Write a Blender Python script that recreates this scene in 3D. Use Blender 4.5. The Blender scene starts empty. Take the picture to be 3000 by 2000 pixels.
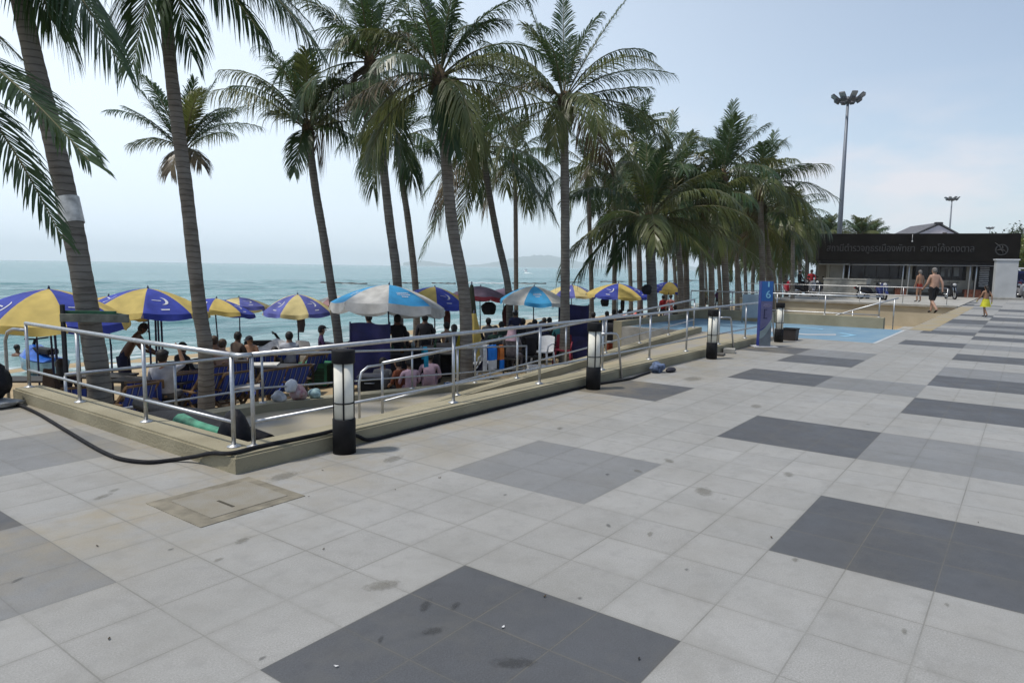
import bpy, bmesh, math, random
from mathutils import Vector, Matrix

PI = math.pi
sc = bpy.context.scene
COL = sc.collection
rnd = random.Random(7)

# ------------------------------------------------------------------ camera
F, YAW, PITCH, ROLL, H = 2029.8, 0.64147, -0.10696, 0.014315, 1.6
_f = Vector((math.cos(YAW) * math.cos(PITCH), math.sin(YAW) * math.cos(PITCH), math.sin(PITCH)))
_r0 = Vector((math.sin(YAW), -math.cos(YAW), 0))
_u0 = _r0.cross(_f)
_r = _r0 * math.cos(ROLL) + _u0 * math.sin(ROLL)
_u = _u0 * math.cos(ROLL) - _r0 * math.sin(ROLL)
CAM = Vector((0, 0, H))
cam = bpy.data.cameras.new('camera')
cam.sensor_width = 36
cam.sensor_fit = 'HORIZONTAL'
cam.lens = F / 3000 * 36
cam.clip_start = 0.05
cam.clip_end = 60000
co = bpy.data.objects.new('camera', cam)
COL.objects.link(co)
co.matrix_world = Matrix(((_r.x, _u.x, -_f.x, 0), (_r.y, _u.y, -_f.y, 0), (_r.z, _u.z, -_f.z, H), (0, 0, 0, 1)))
sc.camera = co


def at(px, py, d):
    """point seen at photo pixel (px,py) at depth d metres"""
    return CAM + (_f + _r * ((px - 1500) / F) + _u * ((1000 - py) / F)) * d


def sand_z(y):
    return -1.12 - max(0.0, y - 9.5) * 0.034


def on(px, d, z=None):
    """ground point in pixel column px at depth d"""
    zz = sand_z(14) if z is None else z
    for _ in range(4):
        k = ((zz - H) / d - _f.z - _r.z * (px - 1500) / F) / _u.z
        p = CAM + (_f + _r * ((px - 1500) / F) + _u * k) * d
        if z is None:
            zz = sand_z(p.y)
    return p


def dy(px, y):
    a = math.atan((px - 1500) / F)
    return y / math.sin(YAW - a) * math.cos(a)


def redepth(px, d):
    if px < 1000:
        return d
    K = ((9, 9.7), (10.7, 9.9), (12.6, 10.9), (15, 12.4), (18.5, 15.0), (24, 19.0), (40, 26))
    for (a, ya), (b, yb) in zip(K, K[1:]):
        if d <= b:
            return dy(px, ya + (yb - ya) * (d - a) / (b - a))
    return d


def onr(px, d):
    return on(px, redepth(px, d))


def face(deg):
    """rotation about z: 0 looks away from the street end, 90 turns to the left"""
    return YAW + math.radians(deg) - PI / 2


# ------------------------------------------------------------------ materials
MATS = {}


def nmat(name, col, rough=0.6, metal=0.0, var=0.12, scale=8.0, bump=0.0, bscale=40.0, trans=None, col2=None, spec=0.4):
    if name in MATS:
        return MATS[name]
    m = bpy.data.materials.new(name)
    m.use_nodes = True
    nt = m.node_tree
    b = nt.nodes['Principled BSDF']
    b.inputs['Roughness'].default_value = rough
    b.inputs['Metallic'].default_value = metal
    b.inputs['Specular IOR Level'].default_value = spec
    tc = nt.nodes.new('ShaderNodeTexCoord')
    nz = nt.nodes.new('ShaderNodeTexNoise')
    nz.inputs['Scale'].default_value = scale
    nz.inputs['Detail'].default_value = 5
    nt.links.new(tc.outputs['Object'], nz.inputs['Vector'])
    mx = nt.nodes.new('ShaderNodeMix')
    mx.data_type = 'RGBA'
    c = tuple(col) + (1,)
    if col2 is None:
        mx.inputs['A'].default_value = tuple(max(0, v * (1 - 2 * var)) for v in col) + (1,)
        mx.inputs['B'].default_value = tuple(min(1, v * (1 + 2 * var)) for v in col) + (1,)
    else:
        mx.inputs['A'].default_value = c
        mx.inputs['B'].default_value = tuple(col2) + (1,)
    rp = nt.nodes.new('ShaderNodeMapRange')
    rp.inputs['From Min'].default_value = 0.3
    rp.inputs['From Max'].default_value = 0.7
    nt.links.new(nz.outputs['Fac'], rp.inputs['Value'])
    nt.links.new(rp.outputs['Result'], mx.inputs['Factor'])
    nt.links.new(mx.outputs['Result'], b.inputs['Base Color'])
    if bump:
        n2 = nt.nodes.new('ShaderNodeTexNoise')
        n2.inputs['Scale'].default_value = bscale
        n2.inputs['Detail'].default_value = 4
        nt.links.new(tc.outputs['Object'], n2.inputs['Vector'])
        bp = nt.nodes.new('ShaderNodeBump')
        bp.inputs['Strength'].default_value = bump
        bp.inputs['Distance'].default_value = 0.02
        nt.links.new(n2.outputs['Fac'], bp.inputs['Height'])
        nt.links.new(bp.outputs['Normal'], b.inputs['Normal'])
    if trans:
        tr = nt.nodes.new('ShaderNodeBsdfTranslucent')
        nt.links.new(mx.outputs['Result'], tr.inputs['Color'])
        ms = nt.nodes.new('ShaderNodeMixShader')
        ms.inputs[0].default_value = trans
        out = nt.nodes['Material Output']
        nt.links.new(b.outputs[0], ms.inputs[1])
        nt.links.new(tr.outputs[0], ms.inputs[2])
        nt.links.new(ms.outputs[0], out.inputs['Surface'])
    MATS[name] = m
    return m


# ------------------------------------------------------------------ mesh builder
class MB:
    def __init__(s):
        s.v, s.f, s.m, s.sm = [], [], [], []

    def face(s, pts, mi=0, smooth=False):
        n = len(s.v)
        s.v += [tuple(p) for p in pts]
        s.f.append(tuple(range(n, n + len(pts))))
        s.m.append(mi)
        s.sm.append(smooth)

    def grid(s, rows, mi=0, smooth=True, closed=False):
        n = len(s.v)
        w = len(rows[0])
        for r in rows:
            s.v += [tuple(p) for p in r]
        for i in range(len(rows) - 1):
            for j in range(w if closed else w - 1):
                k = (j + 1) % w
                s.f.append((n + i * w + j, n + i * w + k, n + (i + 1) * w + k, n + (i + 1) * w + j))
                s.m.append(mi)
                s.sm.append(smooth)

    def box(s, c, size, rz=0.0, mi=0, mat=None, taper=1.0, bev=0.0):
        c = Vector(c)
        x, y, z = (q / 2 for q in size)
        R = mat if mat is not None else Matrix.Rotation(rz, 3, 'Z')
        P = []
        for zz, t in ((-z, 1.0), (z, taper)):
            for xx, yy in ((-x, -y), (x, -y), (x, y), (-x, y)):
                P.append(c + R @ Vector((xx * t, yy * t, zz)))
        if bev > 0:
            b = bmesh.new()
            vs = [b.verts.new(p) for p in P]
            for f in ((3, 2, 1, 0), (4, 5, 6, 7), (0, 1, 5, 4), (1, 2, 6, 5), (2, 3, 7, 6), (3, 0, 4, 7)):
                b.faces.new([vs[i] for i in f])
            bmesh.ops.bevel(b, geom=b.edges[:], offset=bev, segments=2, affect='EDGES', profile=0.6)
            n = len(s.v)
            b.verts.index_update()
            s.v += [tuple(v.co) for v in b.verts]
            for f in b.faces:
                s.f.append(tuple(n + v.index for v in f.verts))
                s.m.append(mi)
                s.sm.append(False)
            b.free()
            return
        n = len(s.v)
        s.v += [tuple(p) for p in P]
        for f in ((3, 2, 1, 0), (4, 5, 6, 7), (0, 1, 5, 4), (1, 2, 6, 5), (2, 3, 7, 6), (3, 0, 4, 7)):
            s.f.append(tuple(n + i for i in f))
            s.m.append(mi)
            s.sm.append(False)

    def tube(s, pts, r, n=8, mi=0, cap=True, smooth=True):
        pts = [Vector(p) for p in pts]
        if not isinstance(r, (list, tuple)):
            r = [r] * len(pts)
        ref = None
        rows = []
        for i, p in enumerate(pts):
            t = (pts[min(i + 1, len(pts) - 1)] - pts[max(i - 1, 0)])
            if t.length < 1e-9:
                t = Vector((0, 0, 1))
            t.normalize()
            if ref is None:
                ref = Vector((0, 0, 1)) if abs(t.z) < 0.9 else Vector((1, 0, 0))
            a = t.cross(ref)
            if a.length < 1e-6:
                a = t.cross(Vector((0, 1, 0)))
            a.normalize()
            b = t.cross(a).normalized()
            ref = -b if False else ref
            rows.append([p + (a * math.cos(2 * PI * k / n) + b * math.sin(2 * PI * k / n)) * r[i] for k in range(n)])
            ref = a.cross(t).normalized()
        s.grid(rows, mi, smooth, closed=True)
        if cap:
            s.face(rows[0], mi)
            s.face(rows[-1][::-1], mi)

    def lathe(s, prof, c=(0, 0, 0), n=16, mi=0, smooth=True, R=None):
        c = Vector(c)
        rows = []
        for rr, z in prof:
            rows.append([c + ((R @ Vector((rr * math.cos(2 * PI * k / n), rr * math.sin(2 * PI * k / n), z))) if R is not None else
                              Vector((rr * math.cos(2 * PI * k / n), rr * math.sin(2 * PI * k / n), z))) for k in range(n)])
        s.grid(rows, mi, smooth, closed=True)
        s.face(rows[0][::-1], mi)
        s.face(rows[-1], mi)

    def ball(s, c, rad, n=12, mi=0, R=None, z0=-1.0, z1=1.0, lump=0.0, seed=0):
        c = Vector(c)
        if not isinstance(rad, (list, tuple)):
            rad = (rad,) * 3
        rg = random.Random(seed)
        rows = []
        for i in range(n // 2 + 1):
            ph = math.asin(max(-1, min(1, z0))) + (math.asin(max(-1, min(1, z1))) - math.asin(max(-1, min(1, z0)))) * i / (n // 2)
            row = []
            for k in range(n):
                a = 2 * PI * k / n
                q = Vector((math.cos(ph) * math.cos(a) * rad[0], math.cos(ph) * math.sin(a) * rad[1], math.sin(ph) * rad[2]))
                if lump:
                    q *= 1 + lump * (rg.random() - 0.5) * 2
                row.append(c + (R @ q if R is not None else q))
            rows.append(row)
        s.grid(rows, mi, True, closed=True)
        if z0 > -0.999:
            s.face(rows[0][::-1], mi)
        if z1 < 0.999:
            s.face(rows[-1], mi)

    def torus(s, c, R, r, axis='Y', n=20, k=8, mi=0):
        rows = []
        c = Vector(c)
        for i in range(n + 1):
            a = 2 * PI * i / n
            row = []
            for j in range(k):
                b = 2 * PI * j / k
                q = Vector(((R + r * math.cos(b)) * math.cos(a), r * math.sin(b), (R + r * math.cos(b)) * math.sin(a)))
                if axis == 'Z':
                    q = Vector((q.x, q.z, q.y))
                elif axis == 'X':
                    q = Vector((q.y, q.x, q.z))
                row.append(c + q)
            rows.append(row)
        s.grid(rows, mi, True, closed=True)

    def prism(s, poly, lo, hi, plane='XY', mi=0):
        def P(a, b, h):
            return (a, b, h) if plane == 'XY' else ((a, h, b) if plane == 'XZ' else (h, a, b))
        A = [P(a, b, lo) for a, b in poly]
        B = [P(a, b, hi) for a, b in poly]
        n = len(poly)
        s.face(A[::-1], mi)
        s.face(B, mi)
        for i in range(n):
            j = (i + 1) % n
            s.face([A[i], A[j], B[j], B[i]], mi)

    def build(s, name, mats, parent=None, loc=None, rz=0.0, fix=True):
        me = bpy.data.meshes.new(name)
        me.from_pydata(s.v, [], s.f)
        if not isinstance(mats, (list, tuple)):
            mats = [mats]
        for m in mats:
            me.materials.append(m)
        me.polygons.foreach_set('material_index', s.m)
        me.polygons.foreach_set('use_smooth', s.sm)
        if fix:
            b = bmesh.new()
            b.from_mesh(me)
            bmesh.ops.remove_doubles(b, verts=b.verts, dist=1e-5)
            bmesh.ops.recalc_face_normals(b, faces=b.faces)
            b.to_mesh(me)
            b.free()
        me.update()
        o = bpy.data.objects.new(name, me)
        COL.objects.link(o)
        if parent:
            o.parent = parent
        if loc is not None:
            o.location = loc
        o.rotation_euler = (0, 0, rz)
        return o


def tag(o, label, cat, group=None):
    o['label'] = label
    o['category'] = cat
    if group:
        o['group'] = group
    return o


def thing(name, label, cat, loc=(0, 0, 0), rz=0.0, group=None):
    o = bpy.data.objects.new(name, None)
    o.empty_display_size = 0.2
    COL.objects.link(o)
    o.location = loc
    o.rotation_euler = (0, 0, rz)
    return tag(o, label, cat, group)


def struct(o, kind='structure'):
    o['kind'] = kind
    return o


def dup(root, loc, rz=None, label=None, group=None, scale=None):
    r = root.copy()
    COL.objects.link(r)
    r.location = loc
    if rz is not None:
        r.rotation_euler = (0, 0, rz)
    if scale:
        r.scale = (scale,) * 3
    if label:
        r['label'] = label
    if group:
        r['group'] = group
    for ch in list(root.children):
        c = ch.copy()
        COL.objects.link(c)
        c.parent = r
        for g in list(ch.children):
            e = g.copy()
            COL.objects.link(e)
            e.parent = c
    return r


# common materials
STEEL = nmat('brushed_steel', (0.47, 0.48, 0.49), 0.45, 1.0, 0.06, 30)
WHITE_STEEL = nmat('galvanised_steel', (0.55, 0.56, 0.57), 0.42, 0.85, 0.05, 20)
BLACK = nmat('black_metal', (0.009, 0.009, 0.010), 0.65, 0.0, 0.2, 12, spec=0.2)
RUBBER = nmat('black_rubber', (0.014, 0.014, 0.016), 0.75, 0.0, 0.2, 10, spec=0.2)
OPAL = nmat('opal_diffuser', (0.74, 0.72, 0.63), 0.8, 0.0, 0.05, 9, spec=0.15)
CONC = nmat('beige_concrete', (0.232, 0.205, 0.134), 0.88, 0, 0.16, 1.7, 0.4, 45, col2=(0.33, 0.297, 0.205))
CONC_G = nmat('grey_concrete', (0.30, 0.29, 0.26), 0.85, 0.0, 0.14, 3.0, 0.2, 50)
NAVY_POLE = nmat('navy_paint', (0.02, 0.025, 0.07), 0.45, 0.2, 0.1)
WOOD = nmat('weathered_wood', (0.16, 0.10, 0.05), 0.75, 0.0, 0.3, 6, 0.2)
WHITE_PL = nmat('white_plastic', (0.62, 0.63, 0.64), 0.4, 0.0, 0.06)
# ------------------------------------------------------------------ world, sun
SUN_AZ, SUN_EL = math.radians(146), math.radians(67)
w = bpy.data.worlds.new('World')
sc.world = w
w.use_nodes = True
nt = w.node_tree
bg = nt.nodes['Background']
sky = nt.nodes.new('ShaderNodeTexSky')
sky.sky_type = 'NISHITA'
sky.sun_disc = False
sky.sun_elevation = SUN_EL
sky.sun_rotation = PI / 2 - SUN_AZ
sky.air_density = 1.0
sky.dust_density = 1.2
sky.ozone_density = 1.6
tc = nt.nodes.new('ShaderNodeTexCoord')
sx = nt.nodes.new('ShaderNodeSeparateXYZ')
nt.links.new(tc.outputs['Generated'], sx.inputs[0])


def wmath(op, a, b=None, clamp=False):
    n = nt.nodes.new('ShaderNodeMath')
    n.operation = op
    n.use_clamp = clamp
    for i, q in enumerate((a, b)):
        if q is None:
            continue
        if isinstance(q, (int, float)):
            n.inputs[i].default_value = q
        else:
            nt.links.new(q, n.inputs[i])
    return n.outputs[0]


def wmix(fac, a, b):
    n = nt.nodes.new('ShaderNodeMix')
    n.data_type = 'RGBA'
    for key, q in (('Factor', fac), ('A', a), ('B', b)):
        if isinstance(q, (int, float)):
            n.inputs[key].default_value = q
        elif isinstance(q, tuple):
            n.inputs[key].default_value = q
        else:
            nt.links.new(q, n.inputs[key])
    return n.outputs['Result']


# hazy veil: thick towards the sun's side over the sea, thin inland
az = wmath('ADD', wmath('MULTIPLY', sx.outputs[0], math.cos(math.radians(82))), wmath('MULTIPLY', sx.outputs[1], math.sin(math.radians(82))))
veil = wmath('ADD', wmath('MULTIPLY', wmath('POWER', wmath('MULTIPLY', wmath('ADD', az, 1.0), 0.5, True), 3.0), 0.92), 0.02, True)
VEIL_COL = (8.3, 9.3, 10.3, 1)
base = wmix(veil, sky.outputs[0], VEIL_COL)
low = wmath('POWER', wmath('SUBTRACT', 1.0, wmath('ABSOLUTE', sx.outputs[2]), True), 9.0)
base = wmix(wmath('MULTIPLY', low, 0.5), base, (6.0, 7.1, 8.3, 1))
# soft low cloud bank inland
mp = nt.nodes.new('ShaderNodeMapping')
mp.inputs['Scale'].default_value = (1.5, 1.5, 4.2)
nt.links.new(tc.outputs['Generated'], mp.inputs[0])
cl = nt.nodes.new('ShaderNodeTexNoise')
cl.inputs['Scale'].default_value = 2.6
cl.inputs['Detail'].default_value = 8
cl.inputs['Roughness'].default_value = 0.52
nt.links.new(mp.outputs[0], cl.inputs['Vector'])
cr = nt.nodes.new('ShaderNodeMapRange')
cr.inputs['From Min'].default_value = 0.46
cr.inputs['From Max'].default_value = 0.62
nt.links.new(cl.outputs['Fac'], cr.inputs['Value'])
band = nt.nodes.new('ShaderNodeMapRange')
band.inputs['From Min'].default_value = 0.24
band.inputs['From Max'].default_value = 0.13
nt.links.new(sx.outputs[2], band.inputs['Value'])
side = nt.nodes.new('ShaderNodeMapRange')
side.inputs['From Min'].default_value = 0.82
side.inputs['From Max'].default_value = 0.97
nt.links.new(sx.outputs[0], side.inputs['Value'])
cm = wmath('MULTIPLY', wmath('MULTIPLY', cr.outputs[0], band.outputs[0]), side.outputs[0])
base = wmix(wmath('MULTIPLY', cm, 0.65), base, (7.2, 6.7, 6.9, 1))
nt.links.new(base, bg.inputs['Color'])
bg.inputs['Strength'].default_value = 0.120

sun = bpy.data.lights.new('sun', 'SUN')
sun.energy = 3.0
sun.angle = math.radians(3)
sun.color = (1.0, 0.95, 0.87)
so = bpy.data.objects.new('sun', sun)
COL.objects.link(so)
d = Vector((math.cos(SUN_AZ) * math.cos(SUN_EL), math.sin(SUN_AZ) * math.cos(SUN_EL), math.sin(SUN_EL)))
so.rotation_euler = d.to_track_quat('Z', 'Y').to_euler()
so.location = d * 50
sc.view_settings.view_transform = 'Standard'
sc.view_settings.look = 'None'
sc.view_settings.exposure = 0.10
sc.view_settings.gamma = 1.0
sc.cycles.max_bounces = 6
sc.cycles.volume_bounces = 2
sc.cycles.use_denoising = True

# ------------------------------------------------------------------ ground materials
TX, TY, GX, GY = 0.4145, 0.4108, 1.4887, 4.3894


def granite(name, col, grout, spot=1.0):
    m = bpy.data.materials.new(name)
    m.use_nodes = True
    n = m.node_tree
    L = n.links
    b = n.nodes['Principled BSDF']
    b.inputs['Roughness'].default_value = 0.62
    b.inputs['Specular IOR Level'].default_value = 0.35

    def M(op, a, b_=None, c=None, clamp=False):
        q = n.nodes.new('ShaderNodeMath')
        q.operation = op
        q.use_clamp = clamp
        for i, z in enumerate((a, b_, c)):
            if z is None:
                continue
            if isinstance(z, (int, float)):
                q.inputs[i].default_value = z
            else:
                L.new(z, q.inputs[i])
        return q.outputs[0]

    def X(f, a, c):
        q = n.nodes.new('ShaderNodeMix')
        q.data_type = 'RGBA'
        for k, z in (('Factor', f), ('A', a), ('B', c)):
            if isinstance(z, (int, float, tuple)):
                q.inputs[k].default_value = z
            else:
                L.new(z, q.inputs[k])
        return q.outputs['Result']

    def N(scale, det=4, rough=0.5, vec=None):
        q = n.nodes.new('ShaderNodeTexNoise')
        q.inputs['Scale'].default_value = scale
        q.inputs['Detail'].default_value = det
        q.inputs['Roughness'].default_value = rough
        L.new(vec or tco.outputs['Object'], q.inputs['Vector'])
        return q.outputs['Fac']

    def R(v, a, c, lo=0.0, hi=1.0):
        q = n.nodes.new('ShaderNodeMapRange')
        for k, z in (('From Min', a), ('From Max', c), ('To Min', lo), ('To Max', hi)):
            q.inputs[k].default_value = z
        L.new(v, q.inputs['Value'])
        return q.outputs[0]
    tco = n.nodes.new('ShaderNodeTexCoord')
    s = n.nodes.new('ShaderNodeSeparateXYZ')
    L.new(tco.outputs['Object'], s.inputs[0])
    u = M('DIVIDE', M('SUBTRACT', s.outputs[0], GX), TX)
    v = M('DIVIDE', M('SUBTRACT', s.outputs[1], GY), TY)
    fu, fv = M('FRACT', u), M('FRACT', v)
    eu = M('SUBTRACT', 0.5, M('ABSOLUTE', M('SUBTRACT', fu, 0.5)))
    ev = M('SUBTRACT', 0.5, M('ABSOLUTE', M('SUBTRACT', fv, 0.5)))
    e = M('MINIMUM', eu, ev)
    cb = n.nodes.new('ShaderNodeCombineXYZ')
    L.new(M('FLOOR', u), cb.inputs[0])
    L.new(M('FLOOR', v), cb.inputs[1])
    wn = n.nodes.new('ShaderNodeTexWhiteNoise')
    L.new(cb.outputs[0], wn.inputs['Vector'])
    c4 = tuple(col) + (1,)
    c = X(wn.outputs['Value'], tuple(q * 0.89 for q in col) + (1,), tuple(q * 1.10 for q in col) + (1,))
    # granite speckle and cloudy wear
    c = X(R(N(120, 4, 0.75), 0.38, 0.62), c, tuple(min(1, q * 1.32) for q in col) + (1,))
    c = X(R(N(230, 2, 0.6), 0.55, 0.7, 0, 0.55), c, tuple(q * 0.55 for q in col) + (1,))
    c = X(R(N(0.8, 8, 0.68), 0.42, 0.72, 0, 0.5), c, tuple(q * f for q, f in zip(col, (0.72, 0.71, 0.66))) + (1,))
    c = X(R(N(0.33, 4, 0.55), 0.42, 0.66, 0, 0.26), c, tuple(q * f for q, f in zip(col, (0.80, 0.78, 0.73))) + (1,))
    c = X(R(N(4.5, 7, 0.68), 0.48, 0.75, 0, 0.42), c, tuple(q * 1.2 for q in col) + (1,))
    c = X(R(N(2.6, 7, 0.7), 0.50, 0.74, 0, 0.55), c, tuple(0.55 * q + 0.45 * d_ for q, d_ in zip(col, (0.15, 0.14, 0.115))) + (1,))
    c = X(R(N(7.5, 6, 0.7), 0.52, 0.72, 0, 0.45), c, tuple(q * 0.74 for q in col) + (1,))
    # worn stains: gum spots and drips
    vo = n.nodes.new('ShaderNodeTexVoronoi')
    vo.inputs['Scale'].default_value = 2.1
    L.new(tco.outputs['Object'], vo.inputs['Vector'])
    wob = M('ADD', vo.outputs['Distance'], M('MULTIPLY', M('SUBTRACT', N(16, 3), 0.5), 0.13))
    sp = n.nodes.new('ShaderNodeSeparateColor')
    L.new(vo.outputs['Color'], sp.inputs[0])
    rad = R(sp.outputs[0], 0.6, 1.0, 0.0, 0.085)
    spotf = M('MULTIPLY', R(M('SUBTRACT', rad, wob), 0.0, 0.02), R(sp.outputs[1], 0.2, 1.0, 0.25, 0.8))
    c = X(M('MULTIPLY', spotf, spot), c, tuple(q * f for q, f in zip(col, (0.36, 0.35, 0.31))) + (1,))
    # sandy dirt swept against the kerb
    dirt = M('MULTIPLY', R(s.outputs[1], 3.3, 4.6), R(N(1.7, 7, 0.68), 0.40, 0.62))
    dirt = M('MULTIPLY', M('MULTIPLY', dirt, R(s.outputs[0], 17.5, 16.5)), R(s.outputs[1], 4.95, 4.75))
    d2 = M('MULTIPLY', M('MULTIPLY', R(s.outputs[0], 2.1, 2.85), R(s.outputs[1], 4.6, 4.9)), R(N(1.7, 7, 0.68), 0.36, 0.6))
    dirt = M('MAXIMUM', dirt, d2)
    c = X(M('MULTIPLY', dirt, 0.55), c, (0.27, 0.22, 0.13, 1))
    # grout with dirt gathered beside it
    soft = R(M('ADD', e, M('MULTIPLY', M('SUBTRACT', N(9, 4), 0.5), 0.05)), 0.07, 0.0, 0, 0.14)
    c = X(soft, c, tuple(q * f for q, f in zip(grout, (0.8, 0.78, 0.7))) + (1,))
    gf = R(e, 0.010, 0.005, 0, 0.85)
    gf = M('MULTIPLY', gf, R(N(1.4, 5), 0.34, 0.62, 0.05, 0.9))
    c = X(gf, c, tuple(grout) + (1,))
    L.new(c, b.inputs['Base Color'])
    L.new(R(N(2.3, 5), 0.3, 0.7, 0.5, 0.8), b.inputs['Roughness'])
    bp = n.nodes.new('ShaderNodeBump')
    bp.inputs['Strength'].default_value = 0.35
    bp.inputs['Distance'].default_value = 0.006
    L.new(M('ADD', M('MULTIPLY', gf, -1.0), M('MULTIPLY', N(150, 3), 0.35)), bp.inputs['Height'])
    L.new(bp.outputs[0], b.inputs['Normal'])
    return m


G_L = granite('light_granite', (0.258, 0.255, 0.243), (0.15, 0.146, 0.130))
G_M = granite('grey_granite', (0.168, 0.171, 0.172), (0.128, 0.126, 0.118), 0.8)
G_D = granite('dark_granite', (0.072, 0.075, 0.081), (0.125, 0.118, 0.10), 0.8)

DARK = {(0, 5), (6, 8), (12, 5), (18, 8), (24, 8), (33, 8), (21, 2), (27, 2), (30, -1), (39, 5), (15, -1), (-3, -4), (45, 8), (51, 8), (57, 8), (48, 5), (63, 5), (42, 11), (9, 14), (-6, 11), (54, 11), (66, 8), (72, 5)}
MED = {(12, 8), (12, 11), (6, 2), (27, 8), (21, 5), (30, 2), (39, 8), (-3, -1), (0, -7), (-3, -7), (-9, 2), (-6, 14), (51, 5), (60, 8), (57, 5), (3, 14), (18, 14), (45, 11)}
mb = MB()
rg = random.Random(11)
cells = {}
for I in range(-36, 390, 3):
    for J in range(-19, 170, 3):
        t = 0
        if (I, J) in DARK:
            t = 2
        elif (I, J) in MED:
            t = 1
        elif I > 44 or J > 13:
            q = rg.random()
            t = 2 if q < 0.13 else (1 if q < 0.27 else 0)
        x0, x1 = GX + I * TX, GX + (I + 3) * TX
        y1, y0 = GY - J * TY, GY - (J + 3) * TY
        for (a0, b0, a1, b1) in ((-12, -62, 150, 2.72), (-12, 2.72, 17.2, 4.74), (-12, 4.74, 2.86, 9.45)):
            p0, p1, q0, q1 = max(x0, a0), min(x1, a1), max(y0, b0), min(y1, b1)
            if p1 - p0 > 1e-4 and q1 - q0 > 1e-4:
                mb.face([(p0, q0, 0), (p1, q0, 0), (p1, q1, 0), (p0, q1, 0)], t)
struct(mb.build('pavement', [G_L, G_M, G_D], fix=False))

# big ground sheet inland and under everything
GROUND = nmat('asphalt_ground', (0.17, 0.165, 0.155), 0.9, 0, 0.15, 0.6)
mb = MB()
mb.face([(-9900, -9900, -1.9), (9900, -9900, -1.9), (9900, 8, -1.9), (-9900, 8, -1.9)])
struct(mb.build('ground', GROUND))
mb = MB()
mb.box((1075, -1030, -0.31), (1850, 2060 + 24, 0.6))
struct(mb.build('road', GROUND))

PLAZA = nmat('plaza_concrete', (0.33, 0.32, 0.29), 0.85, 0, 0.12, 0.8, 0.1, 30)
mb = MB()
mb.box((95.1, 7.5, -0.7), (110, 9.4, 1.39))
struct(mb.build('plaza', PLAZA))

# sand: a sheet that slopes into the sea
SAND = nmat('beach_sand', (0.30, 0.225, 0.125), 0.95, 0, 0.2, 1.3, 0.6, 9, col2=(0.40, 0.31, 0.19))
mb = MB()
xs = [-120, -60, -30, -15] + [-10 + 1.0 * i for i in range(71)] + [70, 90, 120, 170, 260, 400, 800]
ys = [3.0, 5, 7] + [9 + 0.6 * i for i in range(28)] + [30, 40]
rg = random.Random(3)
rows = []
for y in ys:
    rows.append([(x, y, sand_z(y) + (rg.uniform(-0.025, 0.025) if 8 < y < 24 else 0)) for x in xs])
mb.grid(rows)
struct(mb.build('sand', SAND))

# sea
m = bpy.data.materials.new('sea_water')
m.use_nodes = True
n = m.node_tree
b = n.nodes['Principled BSDF']
b.inputs['Roughness'].default_value = 0.22
b.inputs['IOR'].default_value = 1.33
b.inputs['Specular IOR Level'].default_value = 0.32
tco = n.nodes.new('ShaderNodeTexCoord')
mp = n.nodes.new('ShaderNodeMapping')
mp.inputs['Scale'].default_value = (0.28, 1.0, 1.0)
mp.inputs['Rotation'].default_value = (0, 0, math.radians(12))
n.links.new(tco.outputs['Object'], mp.inputs[0])


def noi(scale, det, vec):
    q = n.nodes.new('ShaderNodeTexNoise')
    q.inputs['Scale'].default_value = scale
    q.inputs['Detail'].default_value = det
    q.inputs['Roughness'].default_value = 0.6
    n.links.new(vec, q.inputs['Vector'])
    return q.outputs['Fac']


def mr(v, a, c, lo=0.0, hi=1.0):
    q = n.nodes.new('ShaderNodeMapRange')
    for k, z in (('From Min', a), ('From Max', c), ('To Min', lo), ('To Max', hi)):
        q.inputs[k].default_value = z
    n.links.new(v, q.inputs['Value'])
    return q.outputs[0]


def mm(op, a, c):
    q = n.nodes.new('ShaderNodeMath')
    q.operation = op
    for i, z in enumerate((a, c)):
        if isinstance(z, (int, float)):
            q.inputs[i].default_value = z
        else:
            n.links.new(z, q.inputs[i])
    return q.outputs[0]


def mc(f, a, c):
    q = n.nodes.new('ShaderNodeMix')
    q.data_type = 'RGBA'
    for k, z in (('Factor', f), ('A', a), ('B', c)):
        if isinstance(z, (int, float, tuple)):
            q.inputs[k].default_value = z
        else:
            n.links.new(z, q.inputs[k])
    return q.outputs['Result']


c = mc(mr(noi(0.03, 5, mp.outputs[0]), 0.35, 0.65), (0.10, 0.225, 0.235, 1), (0.14, 0.28, 0.285, 1))
c = mc(mr(noi(0.55, 7, mp.outputs[0]), 0.47, 0.62, 0, 0.85), c, (0.045, 0.135, 0.15, 1))  # this and the next line paint dark ripple shading into the water colour
c = mc(mr(noi(0.16, 6, mp.outputs[0]), 0.50, 0.64, 0, 0.5), c, (0.055, 0.155, 0.17, 1))
c = mc(mr(noi(0.8, 6, mp.outputs[0]), 0.60, 0.72, 0, 0.5), c, (0.22, 0.37, 0.37, 1))
sxyz = n.nodes.new('ShaderNodeSeparateXYZ')
n.links.new(tco.outputs['Object'], sxyz.inputs[0])
shore = mr(mm('ADD', sxyz.outputs[1], mm('MULTIPLY', noi(0.5, 5, tco.outputs['Object']), 7.0)), 33.0, 24.0)
c = mc(mm('MULTIPLY', shore, 0.6), c, (0.30, 0.36, 0.33, 1))
foam = mm('MULTIPLY', mr(noi(1.6, 7, mp.outputs[0]), 0.50, 0.62), mr(sxyz.outputs[1], 27.5, 22.0))
c = mc(foam, c, (0.72, 0.76, 0.76, 1))
n.links.new(c, b.inputs['Base Color'])
bp = n.nodes.new('ShaderNodeBump')
bp.inputs['Strength'].default_value = 0.9
bp.inputs['Distance'].default_value = 0.4
n.links.new(mm('ADD', noi(1.1, 6, mp.outputs[0]), mm('MULTIPLY', noi(0.28, 4, mp.outputs[0]), 3.2)), bp.inputs['Height'])
n.links.new(bp.outputs[0], b.inputs['Normal'])
mb = MB()
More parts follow.
